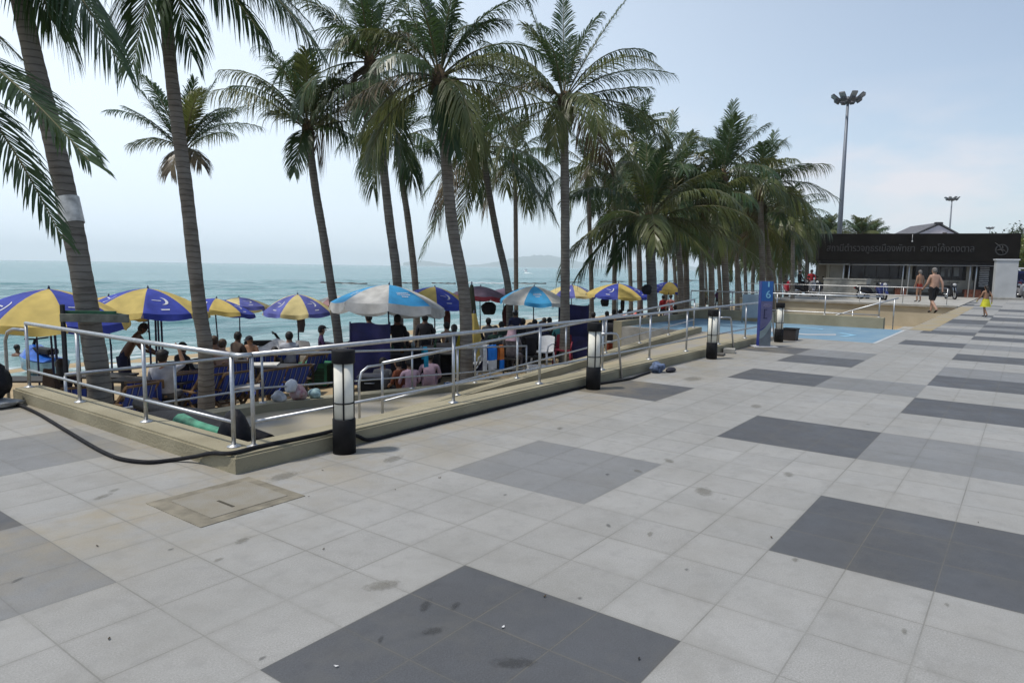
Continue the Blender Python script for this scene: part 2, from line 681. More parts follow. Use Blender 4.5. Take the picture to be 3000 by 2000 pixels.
xa, xb, ya, yb = -70.0, 190.0, 21.0, 125.0
for q in (((-9900, ya), (xa, ya), (xa, yb), (-9900, yb)), ((xb, ya), (9900, ya), (9900, yb), (xb, yb)), ((-9900, yb), (9900, yb), (9900, 9900), (-9900, 9900))):
    mb.face([(x, y, -1.55) for x, y in q])
rg = random.Random(8)
WV = []
for k in range(16):
    wl = 1.3 * 1.22 ** k if k < 9 else rg.uniform(1.5, 5.5)
    th = PI / 2 + rg.gauss(0, 0.32)
    WV.append((2 * PI / wl * math.cos(th), 2 * PI / wl * math.sin(th), rg.uniform(0, 6.28), 0.0105 * wl ** 0.75))
nx, ny = 330, 230
rows = []
for j in range(ny + 1):
    t = j / ny
    y = ya + (yb - ya) * t ** 1.5
    ed = min(1.0, (1 - t) * 9)
    row = []
    for i in range(nx + 1):
        x = xa + (xb - xa) * i / nx + 0.3 * math.sin(j * 1.7)
        x = xa if i == 0 else (xb if i == nx else x)
        e2 = ed * min(1, i / 12, (nx - i) / 12)
        row.append((x, y, -1.55 + e2 * sum(a * math.sin(kx * x + ky * y + p + 0.8 * math.sin(0.13 * x + k)) for k, (kx, ky, p, a) in enumerate(WV))))
    rows.append(row)
mb.grid(rows)
struct(mb.build('sea', m))
# the sea bed sheet keeps the beach closed off to the left and right
# far hills
HILL = nmat('hazy_hills', (0.05, 0.08, 0.06), 1.0, 0, 0.1, 0.002)
mb = MB()
rg = random.Random(21)
rows = []
prof = []
N_ = 90
for i in range(N_ + 1):
    t = i / N_
    px = 1180 + t * 900
    hgt = 34 * math.exp(-((t - 0.06) / 0.09) ** 2) + 85 * math.exp(-((t - 0.44) / 0.15) ** 2) + 55 * math.exp(-((t - 0.8) / 0.14) ** 2)
    hgt *= (0.93 + 0.14 * rg.random()) * 1.85
    ang = YAW - math.atan((px - 1500) / F)
    prof.append((ang, hgt))
for k in range(7):
    q = k / 6
    R_ = 8600 + 500 * q
    rows.append([(R_ * math.cos(a), R_ * math.sin(a), -1.6 + hh * math.sin(PI * q) ** 0.8) for a, hh in prof])
mb.grid(rows)
struct(mb.build('hills', HILL))
# the humid sea air
HZ = bpy.data.materials.new('sea_haze')
HZ.use_nodes = True
n = HZ.node_tree
n.nodes.remove(n.nodes['Principled BSDF'])
pv = n.nodes.new('ShaderNodeVolumePrincipled')
pv.inputs['Color'].default_value = (0.97, 0.985, 1.0, 1)
pv.inputs['Density'].default_value = 0.00016
n.links.new(pv.outputs[0], n.nodes['Material Output'].inputs['Volume'])
mb = MB()
mb.box((0, 0, 98.5), (20400, 20400, 203))
struct(mb.build('haze', HZ), 'stuff')
# ------------------------------------------------------------------ ramps, kerbs, walls
LZ = -0.57


def za(x):
    return LZ if x < 5.9 else min(0.0, LZ + (x - 5.9) / (17.0 - 5.9) * -LZ)


def zb(x):
    return LZ if x < 5.9 else max(-1.12, LZ - (x - 5.9) / 8.6 * (1.12 + LZ))


RAMPM = nmat('ramp_concrete', (0.26, 0.25, 0.23), 0.85, 0, 0.15, 1.4, 0.2, 40, col2=(0.34, 0.29, 0.19))
mb = MB()
mb.face([(3.1, 5.0, LZ), (5.9, 5.0, LZ), (5.9, 9.0, LZ), (3.1, 9.0, LZ)])
mb.face([(5.9, 5.0, LZ), (17.2, 5.0, 0), (17.2, 6.85, 0), (5.9, 6.85, LZ)])
mb.face([(5.9, 6.85, LZ), (14.5, 6.85, -1.12), (14.5, 9.0, -1.12), (5.9, 9.0, LZ)])
struct(mb.build('ramp', RAMPM))


def strip_wall(mb, xs, y0, y1, zt, zbot):
    rows = [[], [], [], []]
    for x in xs:
        rows[0].append((x, y0, zbot))
        rows[1].append((x, y0, zt(x)))
        rows[2].append((x, y1, zt(x)))
        rows[3].append((x, y1, zbot))
    mb.grid(rows, 0, False)
    for k in (0, -1):
        mb.face([r[k] for r in rows])


# front kerb: L-shaped, bevelled
def kerb_L(mb, poly, z0, z1, bev=0.018):
    b = bmesh.new()
    lo = [b.verts.new((x, y, z0)) for x, y in poly]
    hi = [b.verts.new((x, y, z1)) for x, y in poly]
    b.faces.new(lo[::-1])
    b.faces.new(hi)
    for i in range(len(poly)):
        j = (i + 1) % len(poly)
        b.faces.new([lo[i], lo[j], hi[j], hi[i]])
    es = [e for e in b.edges if all(v.co.z > z1 - 1e-4 for v in e.verts)]
    bmesh.ops.bevel(b, geom=es, offset=bev, segments=2, affect='EDGES')
    n = len(mb.v)
    b.verts.index_update()
    mb.v += [tuple(v.co) for v in b.verts]
    for f in b.faces:
        mb.f.append(tuple(n + v.index for v in f.verts))
        mb.m.append(0)
        mb.sm.append(False)
    b.free()


mb = MB()
kerb_L(mb, [(2.86, 4.74), (16.25, 4.74), (16.25, 5.05), (3.16, 5.05), (3.16, 9.28), (2.86, 9.28)], -1.3, 0.14)
struct(mb.build('front_kerb', CONC))
mb = MB()
xs = [5.9 + 0.5 * i for i in range(23)] + [17.2]
strip_wall(mb, xs, 6.74, 6.98, lambda x: za(x) + 0.13, -1.3)
mb.box((19.6, 9.18, -0.45), (4.8, 0.26, 1.18))
struct(mb.build('ramp_kerb', CONC))
mb = MB()
strip_wall(mb, [3.16, 5.9, 8, 10, 12, 14.5], 8.86, 9.14, lambda x: zb(x) + 0.12, -1.5)
struct(mb.build('outer_kerb', CONC))

# blue landing beside the ramp
mb = MB()
mb.box((19.62, 5.88, -0.66), (4.86, 6.32, 1.318))
struct(mb.build('landing', CONC_G))
BLUE = nmat('blue_floor_paint', (0.12, 0.225, 0.32), 0.75, 0, 0.1, 1.6, col2=(0.185, 0.28, 0.345))
WPAINT = nmat('white_floor_paint', (0.34, 0.36, 0.37), 0.7, 0, 0.08, 3, col2=(0.46, 0.47, 0.47))
LPAINT = nmat('pale_blue_paint', (0.22, 0.44, 0.58), 0.6, 0, 0.08, 3)
mb = MB()
mb.face([(17.4, 2.80, 0.004), (22.0, 2.80, 0.004), (22.0, 8.9, 0.004), (17.4, 8.9, 0.004)])
struct(mb.build('blue_paint', BLUE))
mb = MB()
for a0, b0, a1, b1 in ((17.32, 2.72, 22.0, 2.80), (17.32, 2.80, 17.40, 8.9)):
    mb.face([(a0, b0, 0.0045), (a1, b0, 0.0045), (a1, b1, 0.0045), (a0, b1, 0.0045)])


def chevron(mb, p, d, size, wd, z=0.009, mi=0):
    d = Vector(d).normalized()
    s = Vector((-d.y, d.x))
    p = Vector(p)
    for sg in (-1, 1):
        tip = p
        tail = p - d * size * 0.55 + s * sg * size
        q = [tip, tail, tail - d * wd, tip - d * wd]
        mb.face([(a.x, a.y, z) for a in (q if sg > 0 else q[::-1])], mi)


chevron(mb, (18.3, 4.45), (-1, -0.25), 0.7, 0.34)
chevron(mb, (19.2, 3.45), (0.25, -1), 0.55, 0.16, mi=1)
chevron(mb, (19.4, 5.9), (0, 1), 0.8, 0.3)
chevron(mb, (20.9, 5.2), (1, 0.1), 0.6, 0.2, mi=1)
struct(mb.build('painted_arrows', [WPAINT, LPAINT]))
YEL = nmat('yellow_tactile', (0.30, 0.235, 0.115), 0.8, 0, 0.14, 1.2, 0.3, 60, col2=(0.27, 0.25, 0.21))
mb = MB()
mb.face([(22.25, 2.15, 0.004), (40.0, 2.15, 0.004), (40.0, 2.70, 0.004), (22.25, 2.70, 0.004)])
struct(mb.build('yellow_paving', YEL))

# kerb, stairs and sunken stairwell past the blue landing
mb = MB()
mb.box((22.14, 6.3, -0.32), (0.26, 6.0, 1.28), bev=0.015)
struct(mb.build('landing_kerb', CONC))
STAIN = nmat('stained_tan_concrete', (0.36, 0.31, 0.22), 0.9, 0, 0.2, 0.7, 0.25, 20, col2=(0.54, 0.48, 0.36))
w = thing('retaining_wall', 'long stained tan concrete retaining wall under the parked motorbikes', 'wall', (40.0, 8.2, -1.4))
mb = MB()
mb.box((-0.02, 0, 0.665), (0.3, 10.6, 1.33))
mb.build('wall', STAIN, w)
mb = MB()
mb.box((-0.06, 0, 1.38), (0.44, 10.7, 0.10))
mb.build('coping', CONC_G, w)
mb = MB()
mb.box((-0.185, 1.6, 0.55), (0.03, 0.22, 0.22))
mb.build('notice_plate', nmat('dark_blue_plate', (0.03, 0.03, 0.09), 0.5), w)
w = thing('retaining_wall', 'concrete side wall of the sunken stairwell below the yellow paving', 'wall', (31.1, 2.64, -1.4))
mb = MB()
mb.box((0, 0, 0.695), (17.6, 0.15, 1.385))
mb.build('wall', STAIN, w)
mb = MB()
for i in range(7):
    mb.box((23.9, 3.05 + i * 0.32, -0.12 - i * 0.155 - 0.4), (3.0, 0.32, 0.8))
struct(mb.build('beach_stairs', CONC_G))
w = thing('sea_wall', 'low concrete sea wall closing the pavement beside the dark bag', 'wall', (-4.6, 9.53, -1.6))
mb = MB()
mb.box((0, 0, 0.79), (14.9, 0.15, 1.58))
mb.build('wall', CONC, w)


# ------------------------------------------------------------------ railings
def flange(mb, p):
    mb.lathe([(0.055, 0.0), (0.055, 0.006), (0.03, 0.012), (0.024, 0.02)], p, 14)


def railing(name, label, posts, top, low, base, rails_end=None, tops=0.021, group=None):
    """posts: plan points; base(p) floor height; top/low heights over the floor"""
    p0 = posts[0]
    root = thing(name, label, 'railing', (p0[0], p0[1], base(p0)), 0, group)
    o = Vector((p0[0], p0[1], base(p0)))
    pts = [Vector((p[0], p[1], base(p))) - o for p in posts]
    mb = MB()
    mb.tube([p + Vector((0, 0, top)) for p in pts], tops, 10)
    mb.build('top_rail', STEEL, root)
    if low:
        mb = MB()
        mb.tube([p + Vector((0, 0, low)) for p in pts], 0.015, 8)
        mb.build('lower_rail', STEEL, root)
    for p in pts:
        mb = MB()
        mb.tube([p, p + Vector((0, 0, top - tops * 0.8))], 0.0175, 10)
        po = mb.build('post', STEEL, root)
        mb = MB()
        flange(mb, p)
        mb.build('flange', STEEL, po)
    return root, o


kz = lambda p: 0.14
xs_f = [3.12, 5.52, 7.15, 8.75, 10.3, 11.8, 13.4, 15.0, 16.1]
root, o = railing('steel_railing', 'polished steel railing on the front kerb beside the lantern bollards', [(x, 4.9) for x in xs_f], 0.74, 0.20, kz)
# looped wheelchair handles that bend down to the paving
for x in (9.0, 13.75, 16.5):
    mb = MB()
    q = Vector((x, 4.9, 0)) - o
    arc = [q + Vector((-0.30, 0, 0.66)), q + Vector((-0.12, -0.06, 0.665))] + [q + Vector((-0.12 + 0.12 * math.sin(a), -0.12, 0.545 + 0.12 * math.cos(a))) for a in (0.4, 0.8, 1.2, 1.57)] + [q + Vector((0, -0.19, 0.0))]
    mb.tube(arc, 0.0165, 10)
    mb.build('end_loop', STEEL, root)
root, o = railing('steel_railing', 'polished steel railing along the short side of the kerb near the black bag', [(3.0, 9.2), (3.0, 7.84), (3.0, 6.42), (3.02, 5.02)], 0.74, 0.20, kz)
mb = MB()
mb.tube([Vector((0, 0, 0.66)), Vector((-0.05, 0.25, 0.66)), Vector((-0.07, 0.36, 0.62)), Vector((-0.08, 0.42, 0.52)), Vector((-0.08, 0.43, 0.1)), Vector((-0.08, 0.43, -0.4))], 0.019, 10)
mb.build('end_loop', STEEL, root)
# corner sweep joins the two top rails
mb = MB()
mb.tube([Vector((3.02, 5.02, 0.88)) - o, Vector((3.03, 4.93, 0.88)) - o, Vector((3.12, 4.9, 0.88)) - o], 0.021, 10)
mb.build('corner_rail', STEEL, root)

mid = [6.3 + 1.52 * i for i in range(8)] + [18.4, 19.9, 21.3]
zmid = lambda p: (za(p[0]) + 0.13) if p[0] < 17.3 else 0.13
root, o = railing('steel_railing', 'sloping steel railing climbing the kerb between the two ramps', [(x, 6.86) for x in mid[:8]], 0.72, 0.20, zmid)
mb = MB()
q = Vector((6.3, 6.86, zmid((6.3, 0)))) - o
mb.tube([q + Vector((0, 0, 0.70)), q + Vector((-0.25, 0, 0.70)), q + Vector((-0.36, 0, 0.64)), q + Vector((-0.40, 0, 0.5)), q + Vector((-0.40, 0, -0.12))], 0.0165, 8)
mb.build('end_loop', STEEL, root)
outer = [3.3, 4.6, 5.9, 7.4, 9.0, 10.8, 12.6]
railing('steel_railing', 'steel railing between the lower ramp and the deck chairs on the sand', [(x, 9.0) for x in outer], 0.72, 0.22, lambda p: zb(p[0]) + 0.12)
railing('steel_railing', 'steel railing on the kerb across the back of the blue landing', [(22.14, y) for y in (3.45, 4.9, 6.3, 7.7, 9.1)], 0.58, 0.06, lambda p: 0.32)
railing('steel_railing', 'far steel guard rail in front of the parked motorbikes and planter', [(40.0, y) for y in (3.3, 5.2, 7.2, 9.2, 11.2, 13.2)], 0.83, 0.43, lambda p: 0.03)
root = thing('stair_handrail', 'zigzag steel handrail stepping down behind the blue landing', 'handrail', (23.0, 3.1, 0.0))
mb = MB()
zp = [(0, 0, 0.86), (0, 1.15, 0.46), (0, 1.2, 0.44), (0, 2.0, 0.14), (0, 2.75, 0.16), (0, 3.7, -0.28)]
mb.tube([Vector(p) for p in zp], 0.021, 8)
mb.build('top_rail', STEEL, root)
for y, zt, zb0 in ((0.1, 0.83, -0.1), (1.2, 0.44, -0.6), (2.4, 0.15, -1.0), (3.6, -0.25, -1.3)):
    mb = MB()
    mb.tube([(0, y, zb0), (0, y, zt)], 0.0175, 8)
    mb.build('post', STEEL, root)

# ------------------------------------------------------------------ bollard lanterns


def make_bollard(label, loc, rz):
    t = thing('bollard_lantern', label, 'bollard', loc, rz, 'lantern bollards along the kerb')
    mb = MB()
    mb.lathe([(0.097, 0.0), (0.097, 0.295), (0.092, 0.30), (0.03, 0.30)], n=28)
    mb.build('base', BLACK, t)
    mb = MB()
    mb.lathe([(0.081, 0.30), (0.081, 0.775)], n=28)
    mb.build('diffuser', OPAL, t)
    mb = MB()
    for k in range(4):
        a = k * PI / 2
        mb.box((0.0845 * math.cos(a), 0.0845 * math.sin(a), 0.538), (0.010, 0.014, 0.476), rz=a)
    mb.build('cage_bars', BLACK, t)
    mb = MB()
    mb.torus((0, 0, 0.435), 0.0845, 0.006, 'Z', 28, 6)
    mb.build('ring', BLACK, t)
    mb = MB()
    mb.lathe([(0.096, 0.775), (0.098, 0.78), (0.098, 0.878), (0.094, 0.885), (0.02, 0.89)], n=28)
    mb.build('cap', BLACK, t)
    return t


bl = make_bollard('closest black lantern bollard with cream panels, black hose looped behind its foot', (3.80, 4.615, 0), 0.85)
dup(bl, (7.96, 4.585, 0), 0.72, 'black lantern bollard beside the grey paving block where the hose passes')
dup(bl, (12.13, 4.55, 0), 0.15, 'black lantern bollard just before the tall blue sign')
dup(bl, (16.10, 4.50, 0), 0.9, 'farthest black lantern bollard, with a brown bin behind it by the blue floor')

# ------------------------------------------------------------------ tall blue sign
t = thing('totem_sign', 'tall blue and grey totem sign showing the number 6', 'sign', (14.85, 4.46, 0), math.radians(38))
SB = nmat('sign_blue', (0.018, 0.03, 0.20), 0.35, 0, 0.1, 3)
SC = nmat('sign_cyan_blue', (0.015, 0.085, 0.30), 0.35, 0, 0.2, 2.5, col2=(0.022, 0.13, 0.36))
SG = nmat('sign_grey', (0.12, 0.14, 0.16), 0.4, 0, 0.1, 4)
SG2 = nmat('sign_pale_grey', (0.20, 0.25, 0.26), 0.4, 0, 0.1, 4)
SP = nmat('sign_violet', (0.10, 0.10, 0.20), 0.4, 0, 0.1, 4)
SL = nmat('sign_light_blue', (0.22, 0.50, 0.66), 0.4, 0, 0.05)
mb = MB()
mb.box((0, 0, 0.01), (0.40, 0.50, 0.02), bev=0.006)
mb.build('base_plate', nmat('pale_plate', (0.42, 0.42, 0.42), 0.5), t)
mb = MB()
mb.box((0, 0, 0.70), (0.15, 0.25, 1.36), bev=0.008)
mb.build('body', SB, t)
# the front (face towards -x) carries the panels
fx = -0.0775


def front(poly, mi_mat, nm, off):
    mb = MB()
    A = [(fx - off, y, z) for y, z in poly]
    B = [(fx - off + 0.004, y, z) for y, z in poly]
    mb.face(A)
    for i in range(len(poly)):
        j = (i + 1) % len(poly)
        mb.face([A[i], A[j], B[j], B[i]])
    return mb.build(nm, mi_mat, t)


E_ = 0.119
front([(-E_, 0.97), (E_, 0.97), (E_, 1.375), (-E_, 1.375)], SC, 'upper_panel', 0.004)
front([(-E_, 0.52), (E_ - 0.0, 0.36), (E_, 0.965), (-E_, 0.965)], SP, 'middle_panel', 0.004)
cur = [(E_ - 0.238 * i / 12, 0.34 + 0.26 * (i / 12) ** 1.6) for i in range(13)]
front([(-E_, 0.03), (E_, 0.03)] + cur, SG, 'lower_panel', 0.004)
cur2 = [(E_ - 0.238 * i / 12, 0.18 + 0.30 * (i / 12) ** 1.8) for i in range(13)]
front(cur2 + cur[::-1], SG2, 'wave_band', 0.0075)


def text_mesh(body, size, ext=0.002):
    cu = bpy.data.curves.new('lettering', 'FONT')
    cu.body = body
    cu.size = size
    cu.extrude = ext
    cu.align_x = 'CENTER'
    cu.align_y = 'CENTER'
    ob = bpy.data.objects.new('lettering', cu)
    COL.objects.link(ob)
    dg = bpy.context.evaluated_depsgraph_get()
    me = bpy.data.meshes.new_from_object(ob.evaluated_get(dg))
    COL.objects.unlink(ob)
    bpy.data.objects.remove(ob)
    return me


def text_obj(name, body, size, mat, parent, M, ext=0.002, bold=0.0):
    me = text_mesh(body, size, ext)
    me.materials.clear()
    me.materials.append(mat)
    me.transform(M)
    o = bpy.data.objects.new(name, me)
    COL.objects.link(o)
    o.parent = parent
    return o


# text faces -x: local x -> -y, local y -> z
MT = lambda y, z, off: Matrix(((0, 0, -1, fx - off), (-1, 0, 0, y), (0, 1, 0, z), (0, 0, 0, 1)))
text_obj('numeral', '6', 0.23, SL, t, MT(-0.02, 1.10, 0.007))
mb = MB()
mb.box((fx - 0.006, -0.02, 1.30), (0.004, 0.030, 0.075))
mb.ball((fx - 0.006, -0.02, 1.352), (0.002, 0.018, 0.016), 10)
mb.build('pictogram', SL, t)
for z_, w_ in ((0.90, 0.13), (0.875, 0.17), (0.85, 0.10)):
    mb = MB()
    mb.box((fx - 0.006, -0.01, z_), (0.003, w_, 0.012))
    mb.build('caption_line', nmat('sign_lilac', (0.24, 0.22, 0.32), 0.5), t)
mb = MB()
mb.box((fx - 0.006, 0.045, 0.70), (0.004, 0.018, 0.20))
mb.box((fx - 0.006, 0.02, 0.61), (0.004, 0.08, 0.018))
mb.box((fx - 0.006, 0.02, 0.79), (0.004, 0.06, 0.012))
mb.build('bracket_mark', nmat('sign_dark', (0.01, 0.012, 0.05), 0.5), t)

# ------------------------------------------------------------------ hose and ground litter
def gp(px, py, z):
    dv = _f + _r * ((px - 1500) / F) + _u * ((1000 - py) / F)
    return CAM + dv * ((z - H) / dv.z)


pts = [Vector((2.74, 9.35, 0.018)), Vector((2.76, 8.9, 0.018))] + [gp(px, py, 0.018) for px, py in ((104, 1207), (190, 1258), (258, 1299), (306, 1325), (356, 1344), (435, 1353), (510, 1346))]
pts += [gp(575, 1336, 0.06), gp(618, 1327, 0.12), Vector((2.87, 4.80, 0.157)), Vector((3.1, 4.815, 0.157)), Vector((3.4, 4.80, 0.157)), Vector((3.65, 4.785, 0.157)), Vector((3.88, 4.765, 0.157)), Vector((4.04, 4.722, 0.08)), Vector((4.2, 4.716, 0.018))]
pts += [Vector((x, y, 0.018)) for x, y in ((4.7, 4.715), (5.2, 4.718), (6.2, 4.718), (7.2, 4.715), (7.75, 4.715), (8.2, 4.70), (8.6, 4.62), (9.0, 4.56), (9.4, 4.60), (9.75, 4.62))]


def smooth_path(P, n=5):
    out = []
    for i in range(len(P) - 1):
        a = P[max(i - 1, 0)]
        b_ = P[i]
        c_ = P[i + 1]
        d_ = P[min(i + 2, len(P) - 1)]
        for k in range(n):
            s = k / n
            out.append(0.5 * ((2 * b_) + (c_ - a) * s + (2 * a - 5 * b_ + 4 * c_ - d_) * s * s + (3 * b_ - a - 3 * c_ + d_) * s ** 3))
    out.append(P[-1])
    return out


mb = MB()
mb.tube(smooth_path(pts), 0.0165, 10)
tag(mb.build('hose', RUBBER), 'long black rubber hose lying along the kerb past the bollards', 'hose')


def crumple(name, label, cat, c, rad, mat, seed, lump=0.16, group=None, n=22):
    rg = random.Random(seed)
    ph = [(Vector((rg.uniform(-1, 1), rg.uniform(-1, 1), rg.uniform(-1, 1))).normalized(), rg.uniform(3, 8), rg.uniform(0, 6)) for _ in range(9)]
    mb = MB()
    rows = []
    for i in range(n // 2 + 1):
        th = -PI / 2 + PI * i / (n // 2)
        row = []
        for k in range(n):
            a = 2 * PI * k / n
            q = Vector((math.cos(th) * math.cos(a), math.cos(th) * math.sin(a), math.sin(th)))
            f = 1 + lump * sum(math.sin(q.dot(v) * fr + p) for v, fr, p in ph) / 3
            row.append(Vector((q.x * rad[0], q.y * rad[1], max(-0.8, q.z) * rad[2])) * f + Vector((0, 0, rad[2] * 0.8)))
        rows.append(row)
    mb.grid(rows, 0, True, closed=True)
    o = mb.build(name, mat, None, c)
    return tag(o, label, cat, group)


BAGB = nmat('black_bag_plastic', (0.009, 0.009, 0.012), 0.6, 0, 0.2, 9, 0.4, 18, spec=0.2)
crumple('rubbish_bag', 'big black rubbish bag slumped at the end of the kerb', 'bag', (2.50, 9.05, 0.06), (0.27, 0.25, 0.25), BAGB, 5, 0.24)
CLOTHW = nmat('dusty_white_cloth', (0.36, 0.36, 0.35), 0.9, 0, 0.15, 12, 0.4, 20)
crumple('cloth', 'crumpled off-white cloth under the big black rubbish bag', 'cloth', (2.52, 8.98, 0.0), (0.30, 0.26, 0.05), CLOTHW, 6, 0.15)
crumple('cloth', 'crumpled blue-grey cloth at the hose end on the paving', 'cloth', (9.93, 4.58, 0.0), (0.13, 0.10, 0.09), nmat('blue_grey_cloth', (0.09, 0.12, 0.19), 0.9, 0, 0.4, 14), 8, 0.2)
crumple('shoe', 'dark slipper beside the blue-grey cloth on the paving', 'shoe', (10.12, 4.44, 0.0), (0.14, 0.06, 0.04), nmat('dark_sandal', (0.02, 0.02, 0.03), 0.8), 9, 0.05)
mb = MB()
mb.box((0, 0, 0.045), (0.22, 0.22, 0.09), rz=0.3, bev=0.012)
tag(mb.build('concrete_block', CONC_G, None, (13.25, 4.62, 0)), 'small concrete block on the paving between bollard and blue sign', 'block')
mb = MB()
mb.box((0, 0, 0.02), (0.30, 0.16, 0.04), rz=0.2, bev=0.01)
tag(mb.build('stone_slab', nmat('dark_stone', (0.09, 0.085, 0.075), 0.9), None, (12.75, 4.62, 0)), 'flat dark stone slab next to the small concrete block', 'slab')
t = thing('bin', 'small brown square bin behind the farthest bollard', 'bin', (16.75, 4.42, 0))
mb = MB()
mb.box((0, 0, 0.13), (0.28, 0.28, 0.26), taper=1.1, bev=0.01)
mb.build('body', nmat('dark_brown_plastic', (0.035, 0.028, 0.026), 0.6), t)
mb = MB()
mb.box((0, 0, 0.268), (0.33, 0.33, 0.025), bev=0.006)
mb.build('rim', BLACK, t)
# inspection cover set into the paving
x0, x1 = GX + 1.55 * TX, GX + 3.38 * TX
y1, y0 = GY + 0.55 * TY, GY - 1.12 * TY
t = thing('inspection_cover', 'sandy square inspection cover with a slot handle set in the paving', 'cover', ((x0 + x1) / 2, (y0 + y1) / 2, 0))
CVM = nmat('sandy_stone', (0.205, 0.182, 0.135), 0.85, 0, 0.15, 6, 0.3, 120, col2=(0.235, 0.224, 0.195))
hx, hy = (x1 - x0) / 2, (y1 - y0) / 2
mb = MB()
mb.box((0, 0, 0.001), (2 * hx, 2 * hy, 0.006))
mb.build('frame', nmat('sandy_frame', (0.185, 0.166, 0.125), 0.85, 0, 0.2, 6, 0.2, 80), t)
mb = MB()
mb.box((0.02, 0, 0.003), (2 * hx - 0.20, 2 * hy - 0.18, 0.008))
mb.build('lid', CVM, t)
mb = MB()
mb.box((-0.06, -0.08, 0.0055), (0.022, 0.19, 0.006), bev=0.002)
mb.build('handle_slot', nmat('rusty_slot', (0.05, 0.043, 0.028), 0.8), t)
# stains with a shape of their own
def stain_mat(name, col, amt):
    m = bpy.data.materials.new(name)
    m.use_nodes = True
    n = m.node_tree
    L = n.links
    b = n.nodes['Principled BSDF']
    b.inputs['Base Color'].default_value = tuple(col) + (1,)
    b.inputs['Roughness'].default_value = 0.75
    tc = n.nodes.new('ShaderNodeTexCoord')
    mp = n.nodes.new('ShaderNodeMapping')
    mp.inputs['Location'].default_value = (-0.5, -0.5, -0.5)
    L.new(tc.outputs['Generated'], mp.inputs[0])
    ln = n.nodes.new('ShaderNodeVectorMath')
    ln.operation = 'LENGTH'
    mul = n.nodes.new('ShaderNodeVectorMath')
    mul.operation = 'MULTIPLY'
    mul.inputs[1].default_value = (1, 1, 0)
    L.new(mp.outputs[0], mul.inputs[0])
    L.new(mul.outputs[0], ln.inputs[0])
    nz = n.nodes.new('ShaderNodeTexNoise')
    nz.inputs['Scale'].default_value = 34
    nz.inputs['Detail'].default_value = 6
    L.new(tc.outputs['Object'], nz.inputs['Vector'])
    ad = n.nodes.new('ShaderNodeMath')
    ad.operation = 'MULTIPLY_ADD'
    ad.inputs[1].default_value = 0.55
    L.new(nz.outputs['Fac'], ad.inputs[0])
    L.new(ln.outputs['Value'], ad.inputs[2])
    mr = n.nodes.new('ShaderNodeMapRange')
    mr.inputs['From Min'].default_value = 0.62
    mr.inputs['From Max'].default_value = 0.44
    mr.inputs['To Max'].default_value = amt
    L.new(ad.outputs[0], mr.inputs['Value'])
    L.new(mr.outputs[0], b.inputs['Alpha'])
    return m


STN = stain_mat('old_stain', (0.15, 0.14, 0.11), 0.36)
STD = stain_mat('dark_oil_stain', (0.04, 0.041, 0.041), 0.4)


def blot(px, py, rx, ry, rot, mat, seed, nm='stain'):
    c = gp(px, py, 0)
    mb = MB()
    mb.face([(math.cos(2 * PI * k / 20) * rx, math.sin(2 * PI * k / 20) * ry, 0) for k in range(20)])
    struct(mb.build(nm, mat, None, (c.x, c.y, 0.004), rot))


for k, (px, py, rx, ry, rot, mt) in enumerate(((2062, 1440, 0.17, 0.10, 0.5, STN), (1120, 1715, 0.16, 0.08, -0.5, STN), (1505, 1942, 0.15, 0.06, -0.9, STD), (1270, 1848, 0.09, 0.05, -0.6, STD), (768, 1929, 0.03, 0.016, 0, STD), (1699, 1753, 0.022, 0.018, 0, STD), (2012, 1669, 0.024, 0.018, 0, STD),
                                               (1246, 1774, 0.10, 0.04, 0.4, STD), (1335, 1774, 0.07, 0.03, 0.2, STD), (1116, 1873, 0.05, 0.02, 0.5, STD), (300, 1455, 0.13, 0.05, 0.3, STN), (335, 1436, 0.08, 0.04, 0.3, STN), (1868, 1380, 0.09, 0.05, 0.9, STN), (1780, 1390, 0.04, 0.03, 0, STD), (2330, 1640, 0.05, 0.03, 0, STN), (2775, 1772, 0.03, 0.02, 0, STN),
                                               (1480, 1450, 0.03, 0.02, 0, STD), (1783, 1540, 0.05, 0.025, 0.6, STD), (1905, 1565, 0.07, 0.03, 0.2, STN), (50, 1700, 0.06, 0.02, 0.4, STD), (710, 1583, 0.10, 0.05, 0.3, STN), (560, 1283, 0.20, 0.10, 0.2, STN), (830, 1395, 0.22, 0.12, 0.1, STN), (1150, 1345, 0.2, 0.1, 0.2, STN), (2310, 1390, 0.12, 0.06, 0.2, STN), (1640, 1255, 0.1, 0.05, 0.3, STN), (2215, 1190, 0.2, 0.1, 0.2, STN), (2030, 1110, 0.4, 0.2, 0.1, STN), (1960, 1350, 0.12, 0.06, 0.7, STN), (2650, 1850, 0.05, 0.02, 0, STN), (640, 1640, 0.05, 0.03, 0, STN), (500, 1610, 0.03, 0.02, 0, STD))):
    blot(px, py, rx, ry, rot, mt, k)

